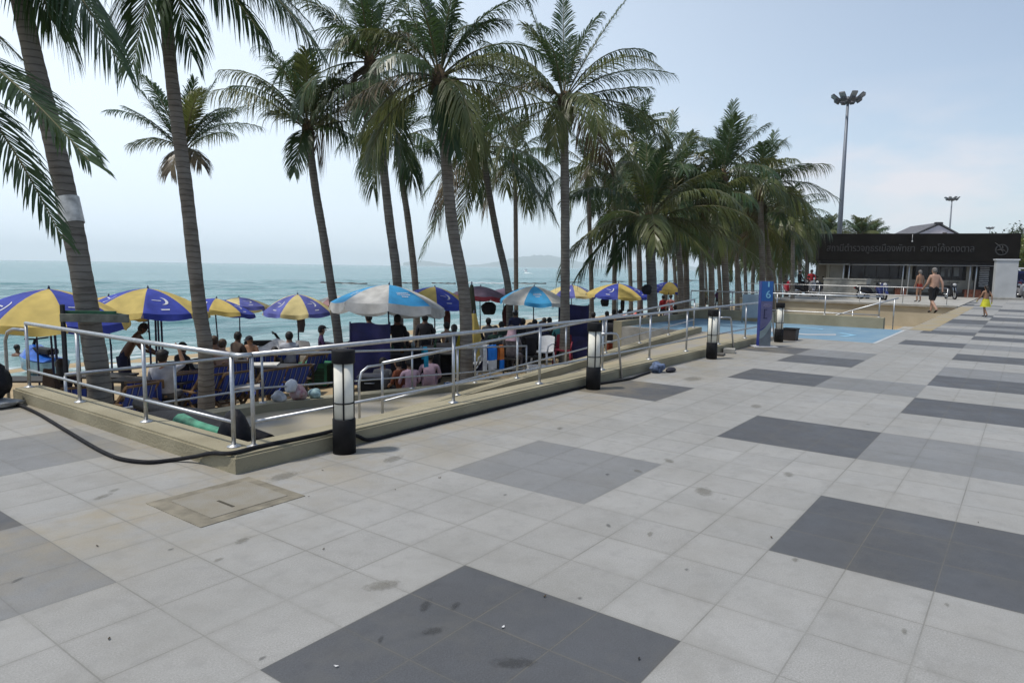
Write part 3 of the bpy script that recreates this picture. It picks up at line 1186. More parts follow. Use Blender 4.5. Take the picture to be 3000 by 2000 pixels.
# dry leaves and scraps scattered on the paving
LEAFM = [nmat('dry_leaf_brown', (0.085, 0.062, 0.035), 0.8, 0, 0.3, 30), nmat('dark_scrap', (0.03, 0.03, 0.03), 0.8), nmat('paper_scrap', (0.6, 0.6, 0.6), 0.8)]
rg = random.Random(42)
spots = [(x, y, 0) for x, y in ((371, 1280), (310, 1390), (945, 1378), (1158, 1435), (1288, 1400), (905, 1455), (797, 1483), (948, 1609), (285, 1600), (320, 1872), (2260, 1575), (2866, 1531), (1596, 1748))] + [(1474, 1838, 2), (985, 1953, 2), (300, 1391, 2), (1872, 1931, 1)]
for k in range(0):
    spots.append((rg.uniform(200, 2950), 1080 + rg.random() ** 1.5 * 800, 1 if rg.random() < 0.4 else 0))
for i, (px, py, kd) in enumerate(spots):
    dv = _f + _r * ((px - 1500) / F) + _u * ((1000 - py) / F)
    c = CAM + dv * (-H / dv.z)
    if c.y > 4.5 or c.x > 17:
        continue
    mb = MB()
    L_ = rg.uniform(0.006, 0.012)
    cv = rg.uniform(0.2, 0.5)
    rows = []
    for a in range(5):
        s_ = -1 + a / 2
        ww = (1 - s_ * s_) * 0.45 + 0.04
        rows.append([(s_ * L_, -ww * L_, 0.003 + cv * L_ * abs(s_)), (s_ * L_, 0, 0.001 + 0.4 * cv * L_ * abs(s_)), (s_ * L_, ww * L_, 0.003 + cv * L_ * abs(s_))])
    mb.grid(rows)
    ob = mb.build('paper_scrap' if kd == 2 else 'dry_leaf', LEAFM[kd], None, (c.x, c.y, 0.002), rg.uniform(0, 6))
    tag(ob, 'tiny white paper scrap lying on the paving' if kd == 2 else 'tiny dry leaf fallen on the granite paving', 'litter', 'paper scraps on the paving' if kd == 2 else 'dry leaves scattered on the paving')
# ------------------------------------------------------------------ palms
def leaf_mat(name, a, b_, trans):
    m = nmat(name, a, 0.40, 0, 0.1, 1.7, trans=trans, col2=b_, spec=0.6)
    return m


LF = [leaf_mat('palm_leaf_green', (0.036, 0.074, 0.024), (0.062, 0.102, 0.031), 0.34),
      leaf_mat('palm_leaf_olive', (0.088, 0.116, 0.028), (0.132, 0.143, 0.044), 0.38),
      leaf_mat('palm_leaf_dry', (0.16, 0.125, 0.07), (0.10, 0.075, 0.04), 0.2),
      nmat('palm_rachis', (0.095, 0.10, 0.035), 0.6, 0, 0.2, 5, col2=(0.13, 0.11, 0.05))]
# ringed trunk bark
m = bpy.data.materials.new('palm_bark')
m.use_nodes = True
n = m.node_tree
b = n.nodes['Principled BSDF']
b.inputs['Roughness'].default_value = 0.9
tco = n.nodes.new('ShaderNodeTexCoord')
mp = n.nodes.new('ShaderNodeMapping')
mp.inputs['Scale'].default_value = (3, 3, 16)
n.links.new(tco.outputs['Object'], mp.inputs[0])
nz = n.nodes.new('ShaderNodeTexNoise')
nz.inputs['Scale'].default_value = 1.0
nz.inputs['Detail'].default_value = 6
nz.inputs['Roughness'].default_value = 0.65
n.links.new(mp.outputs[0], nz.inputs['Vector'])
n2 = n.nodes.new('ShaderNodeTexNoise')
n2.inputs['Scale'].default_value = 2.2
n2.inputs['Detail'].default_value = 6
n.links.new(tco.outputs['Object'], n2.inputs['Vector'])
wv = n.nodes.new('ShaderNodeTexWave')
wv.wave_type = 'BANDS'
wv.bands_direction = 'Z'
wv.wave_profile = 'SAW'
wv.inputs['Scale'].default_value = 3.4
wv.inputs['Distortion'].default_value = 2.2
wv.inputs['Detail'].default_value = 3
wv.inputs['Detail Scale'].default_value = 1.4
n.links.new(tco.outputs['Object'], wv.inputs['Vector'])


def nmix(f, a, c):
    q = n.nodes.new('ShaderNodeMix')
    q.data_type = 'RGBA'
    for k, z in (('Factor', f), ('A', a), ('B', c)):
        if isinstance(z, (int, float, tuple)):
            q.inputs[k].default_value = z
        else:
            n.links.new(z, q.inputs[k])
    return q.outputs['Result']


def nrange(v, a, c, lo=0.0, hi=1.0):
    q = n.nodes.new('ShaderNodeMapRange')
    for k, z in (('From Min', a), ('From Max', c), ('To Min', lo), ('To Max', hi)):
        q.inputs[k].default_value = z
    n.links.new(v, q.inputs['Value'])
    return q.outputs[0]


c = nmix(nrange(nz.outputs['Fac'], 0.32, 0.68), (0.115, 0.10, 0.085, 1), (0.22, 0.205, 0.18, 1))
c = nmix(nrange(n2.outputs['Fac'], 0.4, 0.7, 0, 0.6), c, (0.27, 0.26, 0.24, 1))
c = nmix(nrange(wv.outputs['Fac'], 0.74, 1.0, 0, 0.8), c, (0.042, 0.036, 0.030, 1))
n.links.new(c, b.inputs['Base Color'])
bp = n.nodes.new('ShaderNodeBump')
bp.inputs['Strength'].default_value = 1.0
bp.inputs['Distance'].default_value = 0.03
n.links.new(wv.outputs['Fac'], bp.inputs['Height'])
bp2 = n.nodes.new('ShaderNodeBump')
bp2.inputs['Strength'].default_value = 0.5
bp2.inputs['Distance'].default_value = 0.02
n.links.new(nz.outputs['Fac'], bp2.inputs['Height'])
n.links.new(bp.outputs[0], bp2.inputs['Normal'])
n.links.new(bp2.outputs[0], b.inputs['Normal'])
BARK = m
FIBRE = nmat('palm_fibre', (0.085, 0.058, 0.032), 0.95, 0, 0.35, 14, 0.6, 30)
UP = Vector((0, 0, 1))
IMG_R = Vector((_r0.x, _r0.y, 0))


def frond(mb, pts, Ll, nl, wid, mi, rg, droop, w0=0.16, broken=0.0):
    """one pinnate palm leaf along a polyline"""
    N = len(pts) - 1
    mb.tube(pts, [0.022 * (1 - 0.85 * i / N) + 0.003 for i in range(N + 1)], 4, 3, cap=False)
    sideref = None
    for i in range(nl):
        s = w0 + (1 - w0) * (i + 0.5) / nl
        k = min(N - 1, int(s * N))
        fr = s * N - k
        P = pts[k].lerp(pts[k + 1], fr)
        T = (pts[k + 1] - pts[k]).normalized()
        S = T.cross(UP)
        if S.length < 0.15:
            S = sideref if sideref is not None else T.cross(Vector((1, 0, 0)))
        S.normalize()
        if sideref is not None and S.dot(sideref) < 0:
            S = -S
        sideref = S
        U = S.cross(T)
        if U.z < 0:
            U = -U
        prof = min(1.0, 0.45 + (s - w0) * 2.6) * (1 - 0.58 * max(0, (s - 0.5) / 0.5) ** 1.7)
        for sg in (-1, 1):
            if rg.random() < broken:
                continue
            A = math.radians(58 - 30 * s + rg.uniform(-6, 6))
            d = (S * sg * math.sin(A) + T * math.cos(A) + U * rg.uniform(0.02, 0.22)).normalized()
            ll = Ll * prof * rg.uniform(0.85, 1.1)
            dr = droop * rg.uniform(0.75, 1.25)
            M1 = P + d * ll * 0.42 - UP * (dr * ll * 0.10)
            M2 = P + d * ll * 0.76 - UP * (dr * ll * 0.36)
            E = P + d * ll * 0.94 - UP * (dr * ll * 0.72)
            W = (T - d * T.dot(d))
            if W.length < 0.05:
                continue
            W = W.normalized() * wid * 0.5 * rg.uniform(0.8, 1.15)
            n0 = len(mb.v)
            mb.v += [tuple(q) for q in (P - W * 0.45, P + W * 0.45, M1 + W, M1 - W, M2 + W * 0.7, M2 - W * 0.7, E)]
            mb.f += [(n0, n0 + 1, n0 + 2, n0 + 3), (n0 + 3, n0 + 2, n0 + 4, n0 + 5), (n0 + 5, n0 + 4, n0 + 6)]
            mb.m += [mi] * 3
            mb.sm += [False] * 3


def arc(base, az, el, L, bend, wind, steps=12):
    p = Vector(base)
    out = [p.copy()]
    ds = L / steps
    pit = el
    for i in range(steps):
        t = (i + 0.5) / steps
        dv = Vector((math.cos(az) * math.cos(pit), math.sin(az) * math.cos(pit), math.sin(pit)))
        dv = (dv + wind * (0.25 + 0.75 * t)).normalized()
        p = p + dv * ds
        out.append(p.copy())
        pit = max(-1.45, pit - bend / steps * (0.35 + 1.3 * t))
    return out


def bez(a, tip, sag, steps=12, side=0.0):
    a, tip = Vector(a), Vector(tip)
    ctrl = a.lerp(tip, 0.42) + UP * sag + (tip - a).cross(UP).normalized() * side
    return [a * (1 - t) ** 2 + ctrl * 2 * t * (1 - t) + tip * t * t for t in [i / steps for i in range(steps + 1)]]


def crown_mesh(n, L, seed, wind=Vector((0, 0, 0)), nl=60, Ll=0.82, wid=0.033, elev=(84, -26), dry=0.05, olive=0.35, specials=(), droopy=1.0, bendk=1.0, base=Vector((0, 0, 0))):
    rg = random.Random(seed)
    mb = MB()
    az0 = rg.uniform(0, 6.28)
    for i in range(n):
        t = i / max(1, n - 1)
        az = az0 + i * 2.39996 + rg.uniform(-0.25, 0.25)
        el = math.radians(elev[0] + (elev[1] - elev[0]) * t ** 1.12 + rg.uniform(-8, 8))
        Lf = L * (0.66 + 0.40 * min(1, t * 2.2)) * rg.uniform(0.88, 1.08)
        bend = math.radians(rg.uniform(45, 85) + 15 * t) * (0.55 if t < 0.15 else 1.0) * bendk
        pts = arc(base + Vector((math.cos(az), math.sin(az), 0)) * 0.06 + UP * (0.25 * (1 - t)), az, el, Lf, bend, wind)
        q = rg.random()
        if t > 0.80:
            mi = 2 if q < dry * 3.5 else (1 if q < 0.7 else 0)
        else:
            mi = 2 if q < dry * 0.25 else (1 if q < olive else 0)
        frond(mb, pts, Ll * rg.uniform(0.9, 1.1), nl, wid, mi, rg, droopy * (0.65 + 0.9 * t) * rg.uniform(0.7, 1.3), broken=0.03 + 0.12 * (t > 0.8))
    for sp in specials:
        pts = sp['pts']
        frond(mb, pts, sp.get('Ll', Ll), sp.get('nl', nl + 10), sp.get('wid', wid), sp.get('mi', 0), rg, sp.get('droop', 1.0), sp.get('w0', 0.12), sp.get('broken', 0.02))
    return mb


GRP_NEAR = 'coconut palms along the beach'


def palm(label, path, crown_c, d, r0, r1, n, L, seed, wind=0.10, group=GRP_NEAR, flare=1.35, crown=None, nuts=0, fibre=True, sand=True, k=1.0, **kw):
    """path: list of (px,py) from ground up to the crown at depth d"""
    d, r0, r1, L = d * k, r0 * k, r1 * k, L * k
    if k != 1.0:
        kw["Ll"] = kw.get("Ll", 0.82) * k
        kw["wid"] = kw.get("wid", 0.034) * k
        for s_ in kw.get("specials", []):
            s_["pts"] = [CAM + (q - CAM) * k for q in s_["pts"]]
            if "Ll" in s_:
                s_["Ll"] *= k
    pts = [at(px, py, d) for px, py in path] + [at(crown_c[0], crown_c[1], d)]
    if sand:
        g = on(path[0][0] + (path[0][0] - path[1][0]) * 0.12, d)
        if g.z < pts[0].z - 0.05:
            pts = [g - UP * 0.15] + pts
        else:
            pts[0].z = g.z - 0.15
    base = Vector((pts[0].x, pts[0].y, pts[0].z + 0.15))
    root = thing('coconut_palm', label, 'palm tree', base, 0, group)
    loc = smooth_path([p - base for p in pts], 16)
    N = len(loc) - 1
    rad = []
    for i in range(N + 1):
        t = i / N
        h = loc[i].z
        r = r0 + (r1 - r0) * t
        r *= 1 + (flare - 1) * math.exp(-max(0, h) / 0.45)
        r *= 1 + 0.022 * math.sin(i * 2.3 + seed) + 0.02 * math.sin(i * 0.61 + seed * 3)
        rad.append(r)
    mb = MB()
    mb.tube(loc, rad, 14)
    mb.build('trunk', BARK, root)
    C = loc[-1]
    if fibre:
        mb = MB()
        rg = random.Random(seed + 99)
        ax = (loc[-1] - loc[-9]).normalized()
        R = ax.to_track_quat('Z', 'Y').to_matrix()
        mb.lathe([(r1 * 0.9, -0.55), (r1 * 1.35, -0.34), (r1 * 1.75, -0.10), (r1 * 1.5, 0.14), (r1 * 0.6, 0.36)], C, 12, R=R)
        for k in range(9):
            a = rg.uniform(0, 6.28)
            p0 = C + R @ Vector((math.cos(a) * r1 * 1.2, math.sin(a) * r1 * 1.2, rg.uniform(-0.4, -0.1)))
            mb.tube([p0, p0 + Vector((math.cos(a), math.sin(a), 0.5)) * rg.uniform(0.07, 0.16)], [0.03, 0.012], 4)
        mb.build('fibre_sheath', FIBRE, root)
    if crown is None:
        W = IMG_R * wind
        mbc = crown_mesh(int(n * 0.92), L, seed, W, base=C, specials=[dict(s, pts=[q - base for q in s['pts']]) for s in kw.pop('specials', [])], **kw)
        mbc.build('crown', LF, root, fix=False)
    else:
        o = crown.copy()
        COL.objects.link(o)
        o.parent = root
        o.location = C
        o.rotation_euler = (0, 0, rnd.uniform(0, 6.28))
        s = L / 2.6
        o.scale = (s, s, s)
    for k in range(nuts):
        a = k * 2.1 + seed
        mb = MB()
        mb.ball(C + Vector((math.cos(a) * 0.2, math.sin(a) * 0.2, -0.18 - 0.08 * (k % 2))), (0.085, 0.085, 0.11), 10)
        mb.build('coconut', nmat('coconut_husk', (0.11, 0.13, 0.04), 0.5, 0, 0.2), root)
    return root, base


def sp(c0, tip, d0, d1, sag, **kw):
    return dict(pts=bez(at(c0[0], c0[1], d0), at(tip[0], tip[1], d1), sag, side=kw.pop('side', 0.0)), **kw)


# --- the near palms, left to right
palm('leaning palm whose crown is out of view, its fronds hanging in at the upper left', [(-250, 1250), (-230, 700)], (-190, 60), 7.6, 0.14, 0.10, 5, 1.9, 5, wind=0.0, elev=(85, 55), Ll=0.5,
     specials=[sp((-190, 100), (262, 472), 7.6, 7.0, 0.34, Ll=0.66, nl=96, droop=0.32, wid=0.030, mi=0),
               sp((-195, 200), (182, 700), 7.6, 7.3, 0.62, Ll=0.52, nl=84, droop=0.45, wid=0.027),
               sp((-190, 40), (40, 150), 7.6, 7.9, 0.30, Ll=0.42, nl=46, droop=0.7, mi=1, wid=0.024)])
pA, bA = palm('thick leaning palm with a white painted band and planks nailed round its foot', [(292, 1145), (262, 940), (208, 640), (145, 360), (95, 160)], (15, -230), 8.8, 0.142, 0.110, 7, 2.4, 6, wind=0.16, elev=(80, 40), flare=1.25, Ll=0.74,
              specials=[sp((15, -225), (345, 175), 8.8, 8.4, 0.55, Ll=0.76, nl=58, droop=1.0),
                        sp((15, -225), (205, 130), 8.8, 9.4, 0.5, Ll=0.74, nl=50, droop=1.1),
                        sp((15, -225), (300, 40), 8.8, 9.0, 0.5, Ll=0.74, nl=50, droop=1.1),
                        sp((15, -225), (150, 60), 8.8, 8.6, 0.3, Ll=0.74, nl=50, droop=1.0),
                        sp((15, -225), (-160, 100), 8.8, 8.2, 0.4, Ll=0.74, nl=50, droop=1.0)])
# white painted band
a0, a1 = at(213, 655, 8.8) - bA, at(196, 580, 8.8) - bA
mb = MB()
mb.tube([a0.lerp(a1, t) for t in (0, 0.25, 0.5, 0.75, 1)], 0.1385, 18, cap=False)
mb.build('painted_band', nmat('chalky_white_paint', (0.60, 0.60, 0.58), 0.9, 0, 0.2, 9), pA)
palm('slim leaning palm crossing the pale sky, umbrellas on both sides of its trunk', [(602, 1030), (584, 900), (548, 580), (520, 360), (497, 170)], (476, -110), 11.6, 0.122, 0.100, 6, 2.6, 9, wind=0.12, elev=(85, 45),
     specials=[sp((476, -105), (300, 120), 11.6, 11.2, 0.75, Ll=0.76, droop=1.0, nl=54),
               sp((476, -105), (390, 190), 11.6, 11.0, 0.55, Ll=0.76, droop=0.9, nl=54),
               sp((476, -105), (562, 160), 11.6, 11.4, 0.55, Ll=0.74, droop=0.9, nl=54),
               sp((476, -105), (930, 140), 11.6, 11.2, 1.25, Ll=0.80, droop=1.15, nl=78, wid=0.044),
               sp((476, -105), (900, 60), 11.6, 12.0, 1.0, Ll=0.80, droop=1.15, nl=74, wid=0.044),
               sp((476, -105), (760, 90), 11.6, 11.0, 0.7, Ll=0.80, droop=1.15, nl=70, wid=0.044),
               sp((476, -105), (170, 40), 11.6, 11.0, 0.7, Ll=0.74, droop=1.1, nl=50)])
palm('smaller palm with stiff upright fronds behind the slim leaning trunk', [(610, 1020), (580, 840), (548, 640)], (536, 448), 21, 0.125, 0.10, 10, 2.3, 31, wind=0.06, elev=(85, 40), dry=0.0, bendk=0.55, droopy=0.6, Ll=0.66, nuts=2,
     specials=[sp((534, 440), (372, 318), 21, 20.6, 0.30, droop=0.5, Ll=0.74), sp((534, 440), (400, 255), 21, 20.8, 0.2, droop=0.5, Ll=0.74), sp((534, 440), (452, 250), 21, 21.2, 0.25, droop=0.5, Ll=0.74),
               sp((538, 440), (765, 372), 21, 20.6, 0.80, droop=0.9, Ll=0.69), sp((538, 440), (680, 320), 21, 21.4, 0.85, droop=0.9, Ll=0.69), sp((538, 440), (630, 240), 21, 21.2, 0.35, droop=0.5, Ll=0.74),
               sp((538, 440), (570, 235), 21, 20.7, 0.25, droop=0.5, Ll=0.74), sp((536, 440), (385, 420), 21, 20.5, 0.45, droop=0.9, Ll=0.69, mi=1), sp((536, 440), (590, 480), 21, 20.4, 0.4, droop=1.0, mi=2, Ll=0.64),
               sp((536, 440), (500, 500), 21, 20.4, 0.35, droop=1.0, mi=2, Ll=0.64), sp((538, 440), (655, 330), 21, 21.0, 0.55, droop=0.9, Ll=0.69)])
palm('bending palm with a long brownish frond sweeping left over the sea', [(990, 985), (952, 720), (925, 560)], (902, 385), 19, 0.125, 0.10, 15, 2.5, 13, wind=0.10, elev=(84, 20), bendk=0.7, nuts=2,
     specials=[sp((900, 375), (648, 205), 19, 18.4, 1.0, mi=1, droop=1.3, Ll=0.64), sp((902, 375), (762, 240), 19, 18.6, 0.3, droop=0.6), sp((904, 370), (1010, 240), 19, 18.6, 0.95, mi=1, droop=1.1),
               sp((902, 380), (862, 505), 19, 18.3, 0.55, mi=0, droop=0.5, Ll=0.64), sp((902, 380), (1110, 470), 19, 18.2, 0.75, droop=1.2), sp((902, 380), (1085, 300), 19, 18.5, 0.25, mi=1, droop=0.9), sp((902, 375), (880, 165), 19, 19.2, 0.2, droop=0.5), sp((902, 375), (800, 330), 19, 18.3, 0.2, droop=0.5, mi=1)])
palm('tall dark palm rising behind the blue and white umbrella, crown near the top edge', [(1165, 845), (1140, 640), (1115, 420)], (1085, 190), 18.5, 0.130, 0.105, 20, 2.8, 17, wind=0.08, nuts=3, elev=(85, -35),
     specials=[sp((1085, 190), (935, 20), 18.5, 18, 0.3), sp((1085, 190), (985, 130), 18.5, 17.8, 0.7, mi=1), sp((1085, 190), (1240, 120), 18.5, 17.8, 0.9, mi=2, droop=1.2), sp((1085, 190), (1060, 330), 18.5, 17.9, 0.6, mi=2), sp((1085, 185), (1050, -90), 18.5, 18.5, 0.1, droop=0.5), sp((1085, 185), (1150, -60), 18.5, 18.5, 0.2, droop=0.5)])
palm('short-crowned palm with ragged leaf stubs under its crown', [(1218, 850), (1196, 650), (1178, 530)], (1168, 420), 25, 0.125, 0.105, 16, 2.2, 19, wind=0.12, elev=(70, -25), dry=0.2)
palm('stout ringed palm standing in front of the yellow umbrella, tall dark crown', [(1362, 885), (1325, 660), (1305, 450)], (1288, 240), 15.2, 0.140, 0.115, 20, 2.8, 23, wind=0.08, elev=(86, -20), Ll=0.66, nuts=3,
     specials=[sp((1288, 235), (1620, 290), 15.2, 14.6, 0.95, mi=1, droop=1.1), sp((1288, 240), (1540, 420), 15.2, 14.4, 0.75, mi=1, droop=1.2, Ll=0.7), sp((1288, 235), (1060, 90), 15.2, 14.6, 0.7, mi=1), sp((1288, 235), (1020, 300), 15.2, 14.4, 0.6, mi=2), sp((1288, 240), (1050, 400), 15.2, 14.4, 0.85, mi=1),
               sp((1288, 230), (1230, -80), 15.2, 15.2, 0.1, droop=0.5), sp((1288, 230), (1480, 60), 15.2, 15.0, 0.75), sp((1288, 235), (1430, 470), 15.2, 14.6, 0.5, mi=1), sp((1288, 240), (1330, 440), 15.2, 14.5, 0.5, mi=0), sp((1288, 230), (1360, -90), 15.2, 15, 0.1)])
palm('curved palm with pale drooping fronds between the purple and blue umbrellas', [(1490, 855), (1456, 690), (1432, 560)], (1412, 440), 23, 0.125, 0.10, 18, 2.7, 29, wind=0.05, elev=(80, -30), dry=0.12,
     specials=[sp((1412, 440), (1235, 750), 23, 22.2, 0.9, mi=0, droop=0.5, Ll=0.7, nl=56), sp((1412, 440), (1250, 560), 23, 22.4, 0.7, droop=0.7), sp((1412, 440), (1345, 680), 23, 22.0, 0.6, mi=1, droop=0.5, Ll=0.7), sp((1412, 440), (1620, 630), 23, 22.4, 0.9, droop=0.9)])
palm('thin straight pole-like palm trunk beside the curved palm', [(1512, 845), (1511, 680), (1510, 580)], (1508, 470), 31, 0.105, 0.095, 18, 2.6, 37, wind=0.08, flare=1.1, elev=(70, -35),
     specials=[sp((1508, 470), (1628, 648), 31, 30.2, 0.9, droop=0.8), sp((1508, 470), (1660, 540), 31, 30.4, 0.8)])
palm('upright palm in front of the deck chair screens with a big open crown', [(1655, 945), (1656, 760), (1655, 560)], (1652, 305), 17.6, 0.126, 0.105, 17, 2.9, 43, k=1.12, wind=0.04, elev=(86, -15), Ll=0.66, nuts=2,
     specials=[sp((1652, 300), (1965, 215), 17.6, 17.0, 0.75, droop=0.9, nl=58), sp((1652, 300), (1900, 255), 17.6, 18.0, 0.2, droop=1.1), sp((1652, 300), (1960, 420), 17.6, 17.2, 0.75, droop=1.2), sp((1652, 300), (1412, 120), 17.6, 17.4, 0.45), sp((1652, 300), (1440, 300), 17.6, 17.0, 0.9, mi=2), sp((1652, 300), (1420, 230), 17.6, 17.4, 0.7),
               sp((1652, 310), (1880, 500), 17.6, 16.8, 0.65, mi=1, droop=0.9), sp((1652, 310), (1620, 430), 17.6, 17.0, 0.6, mi=1), sp((1652, 295), (1830, 5), 17.6, 17.8, 0.3, droop=0.6), sp((1652, 295), (1650, -20), 17.6, 17.9, 0.1, droop=0.5), sp((1652, 295), (1540, 0), 17.6, 17.4, 0.3, droop=0.6)])
palm('thin palm standing between two yellow umbrellas, ragged stubs under the crown', [(1733, 850), (1728, 690), (1725, 600)], (1722, 500), 34, 0.115, 0.10, 20, 2.6, 47, wind=0.08, elev=(75, -35))
palm('low dark palm leaning over the ramp railing with very wide fronds', [(1912, 915), (1908, 800)], (1902, 655), 17.6, 0.135, 0.120, 18, 2.6, 53, k=1.25, wind=0.05, elev=(86, 5), Ll=0.66, nuts=0, olive=0.5,
     specials=[sp((1902, 650), (1672, 730), 17.6, 17.0, 0.75, mi=1, droop=1.2), sp((1902, 650), (1700, 800), 17.6, 16.8, 0.75, mi=0, droop=1.2), sp((1902, 650), (2265, 792), 17.6, 16.8, 0.85, mi=1, droop=0.9, nl=60), sp((1902, 650), (2160, 690), 17.6, 17.6, 0.45, mi=1), sp((1902, 650), (2080, 760), 17.6, 16.4, 0.6, mi=1, droop=0.8), sp((1902, 640), (2090, 500), 17.6, 17.4, 0.45, mi=1), sp((1902, 640), (1975, 330), 17.6, 17.9, 0.1, droop=0.5),
               sp((1902, 640), (1890, 340), 17.6, 17.6, 0.1, droop=0.5, mi=0), sp((1902, 640), (1740, 480), 17.6, 17.4, 0.3), sp((1902, 645), (2030, 380), 17.6, 17.8, 0.45), sp((1902, 650), (1800, 770), 17.6, 16.8, 0.5)])
palm('tall palm with windswept plume-like fronds left of the tall light mast', [(2128, 880), (2122, 740)], (2118, 520), 24, 0.125, 0.105, 17, 2.5, 59, k=1.18, wind=0.14, elev=(86, -20), olive=0.45,
     specials=[sp((2118, 510), (2150, 300), 24, 24, 0.1, droop=0.5), sp((2118, 510), (2245, 365), 24, 23.6, 0.5, droop=0.8), sp((2118, 515), (1990, 440), 24, 23.6, 0.5, mi=1), sp((2118, 510), (2200, 340), 24, 24.3, 0.3)])
palm('palm with fronds blown rightwards, pale trunk rising behind the blue sign', [(2234, 880), (2232, 740), (2230, 650)], (2226, 560), 25, 0.115, 0.095, 15, 2.3, 61, k=1.3, wind=0.20, elev=(80, -5), olive=0.55, nuts=4,
     specials=[sp((2226, 560), (2445, 575), 25, 24.4, 0.85, droop=0.8), sp((2226, 560), (2370, 480), 25, 24.6, 0.6), sp((2226, 560), (2270, 390), 25, 25, 0.2, droop=0.5), sp((2226, 560), (2120, 470), 25, 24.6, 0.5, mi=1), sp((2226, 560), (2380, 640), 25, 24.2, 0.75, mi=1)])

# --- the dense row receding along the beach: shared crowns
SHARED = []
for k in range(5):
    mbc = crown_mesh(17, 2.45, 200 + k, IMG_R * 0.06, nl=36, Ll=0.80, wid=0.05, elev=(84, -36), dry=0.05, olive=0.35 + 0.1 * (k % 3))
    SHARED.append(mbc.build('crown', LF, None, fix=False))
DENSE = 'coconut palms in the dense row receding along the beach'
row = [(1800, 36, 600, 2.4), (1848, 40, 560, 2.6), (1875, 30, 430, 2.8), (1950, 38, 600, 2.6), (1995, 27, 555, 2.6), (2012, 29, 600, 2.5), (2056, 33, 590, 2.6), (2085, 27, 610, 2.4), (2110, 44, 640, 2.8), (2160, 38, 620, 2.7), (2185, 46, 650, 2.9), (2205, 50, 655, 3.0),
       (2262, 34, 660, 2.6), (2285, 42, 640, 3.0), (2305, 48, 655, 2.6), (2322, 40, 640, 2.3), (2345, 55, 690, 2.4), (2362, 60, 700, 2.2), (2300, 60, 710, 3.2), (2250, 56, 700, 3.2), (2170, 60, 700, 3.0), (2345, 75, 720, 3.4), (2060, 50, 690, 2.8), (1980, 46, 650, 2.6), (2130, 70, 730, 3.2), (2230, 75, 735, 3.4), (2275, 68, 730, 3.2), (2320, 90, 745, 3.6), (2070, 62, 705, 3.0)]
rg = random.Random(77)
for i, (px, dd, cy, L) in enumerate(row):
    lean = rg.uniform(-14, 14) - 8
    palm('dark palm in the dense grove behind the blue sign', [(px, 860), (px + lean * 0.4, (860 + cy) / 2)], (px + lean, cy), dd, 0.13, 0.10, 0, L, 300 + i, group=DENSE, crown=SHARED[i % 5], fibre=False)
BUSHY = crown_mesh(40, 2.3, 777, IMG_R * 0.08, nl=34, Ll=0.8, wid=0.06, elev=(86, -20), dry=0.03, olive=0.4, bendk=0.7).build('crown', LF, None, fix=False)
SHARED.append(BUSHY)
for px, dd, cy, L, lab in ((2420, 72, 690, 2.9, 'bushy palm top showing over the station roof beside the tall mast'), (2440, 80, 700, 2.6, 'second bushy palm top behind the foot of the tall mast'), (2520, 76, 694, 3.1, 'bushy palm top showing over the station roof left of the gabled house'), (2552, 82, 700, 2.9, 'palm top nearest the gabled house over the station roof')):
    palm(lab, [(px, 840), (px, 760)], (px, cy), dd, 0.14, 0.11, 0, L, 400 + px, group='palm tops behind the station', crown=BUSHY, fibre=False)
for o in SHARED:
    bpy.data.objects.remove(o)
# ------------------------------------------------------------------ beach umbrellas
UY = nmat('umbrella_yellow', (0.68, 0.53, 0.16), 0.7, 0, 0.09, 3, 0.3, 14, trans=0.38)
UB = nmat('umbrella_navy_blue', (0.045, 0.07, 0.40), 0.7, 0, 0.14, 3, 0.3, 14, trans=0.3)
UC = nmat('umbrella_sky_blue', (0.055, 0.36, 0.68), 0.7, 0, 0.1, 3, trans=0.3)
UW = nmat('umbrella_off_white', (0.68, 0.67, 0.63), 0.75, 0, 0.1, 4, 0.3, 14, trans=0.35)
UP_ = nmat('umbrella_faded_purple', (0.17, 0.125, 0.18), 0.75, 0, 0.12, 3, trans=0.3)
URED = nmat('umbrella_red_trim', (0.36, 0.05, 0.07), 0.7, 0, 0.1, 3, trans=0.3)
UPINK = nmat('umbrella_faded_pink', (0.42, 0.25, 0.26), 0.75, 0, 0.1, 3, trans=0.35)
UMARK = nmat('umbrella_white_print', (0.55, 0.56, 0.60), 0.7, 0, 0.05)
UNAVY_U = nmat('umbrella_dark_lining', (0.012, 0.03, 0.12), 0.8, 0, 0.1, trans=0.2)


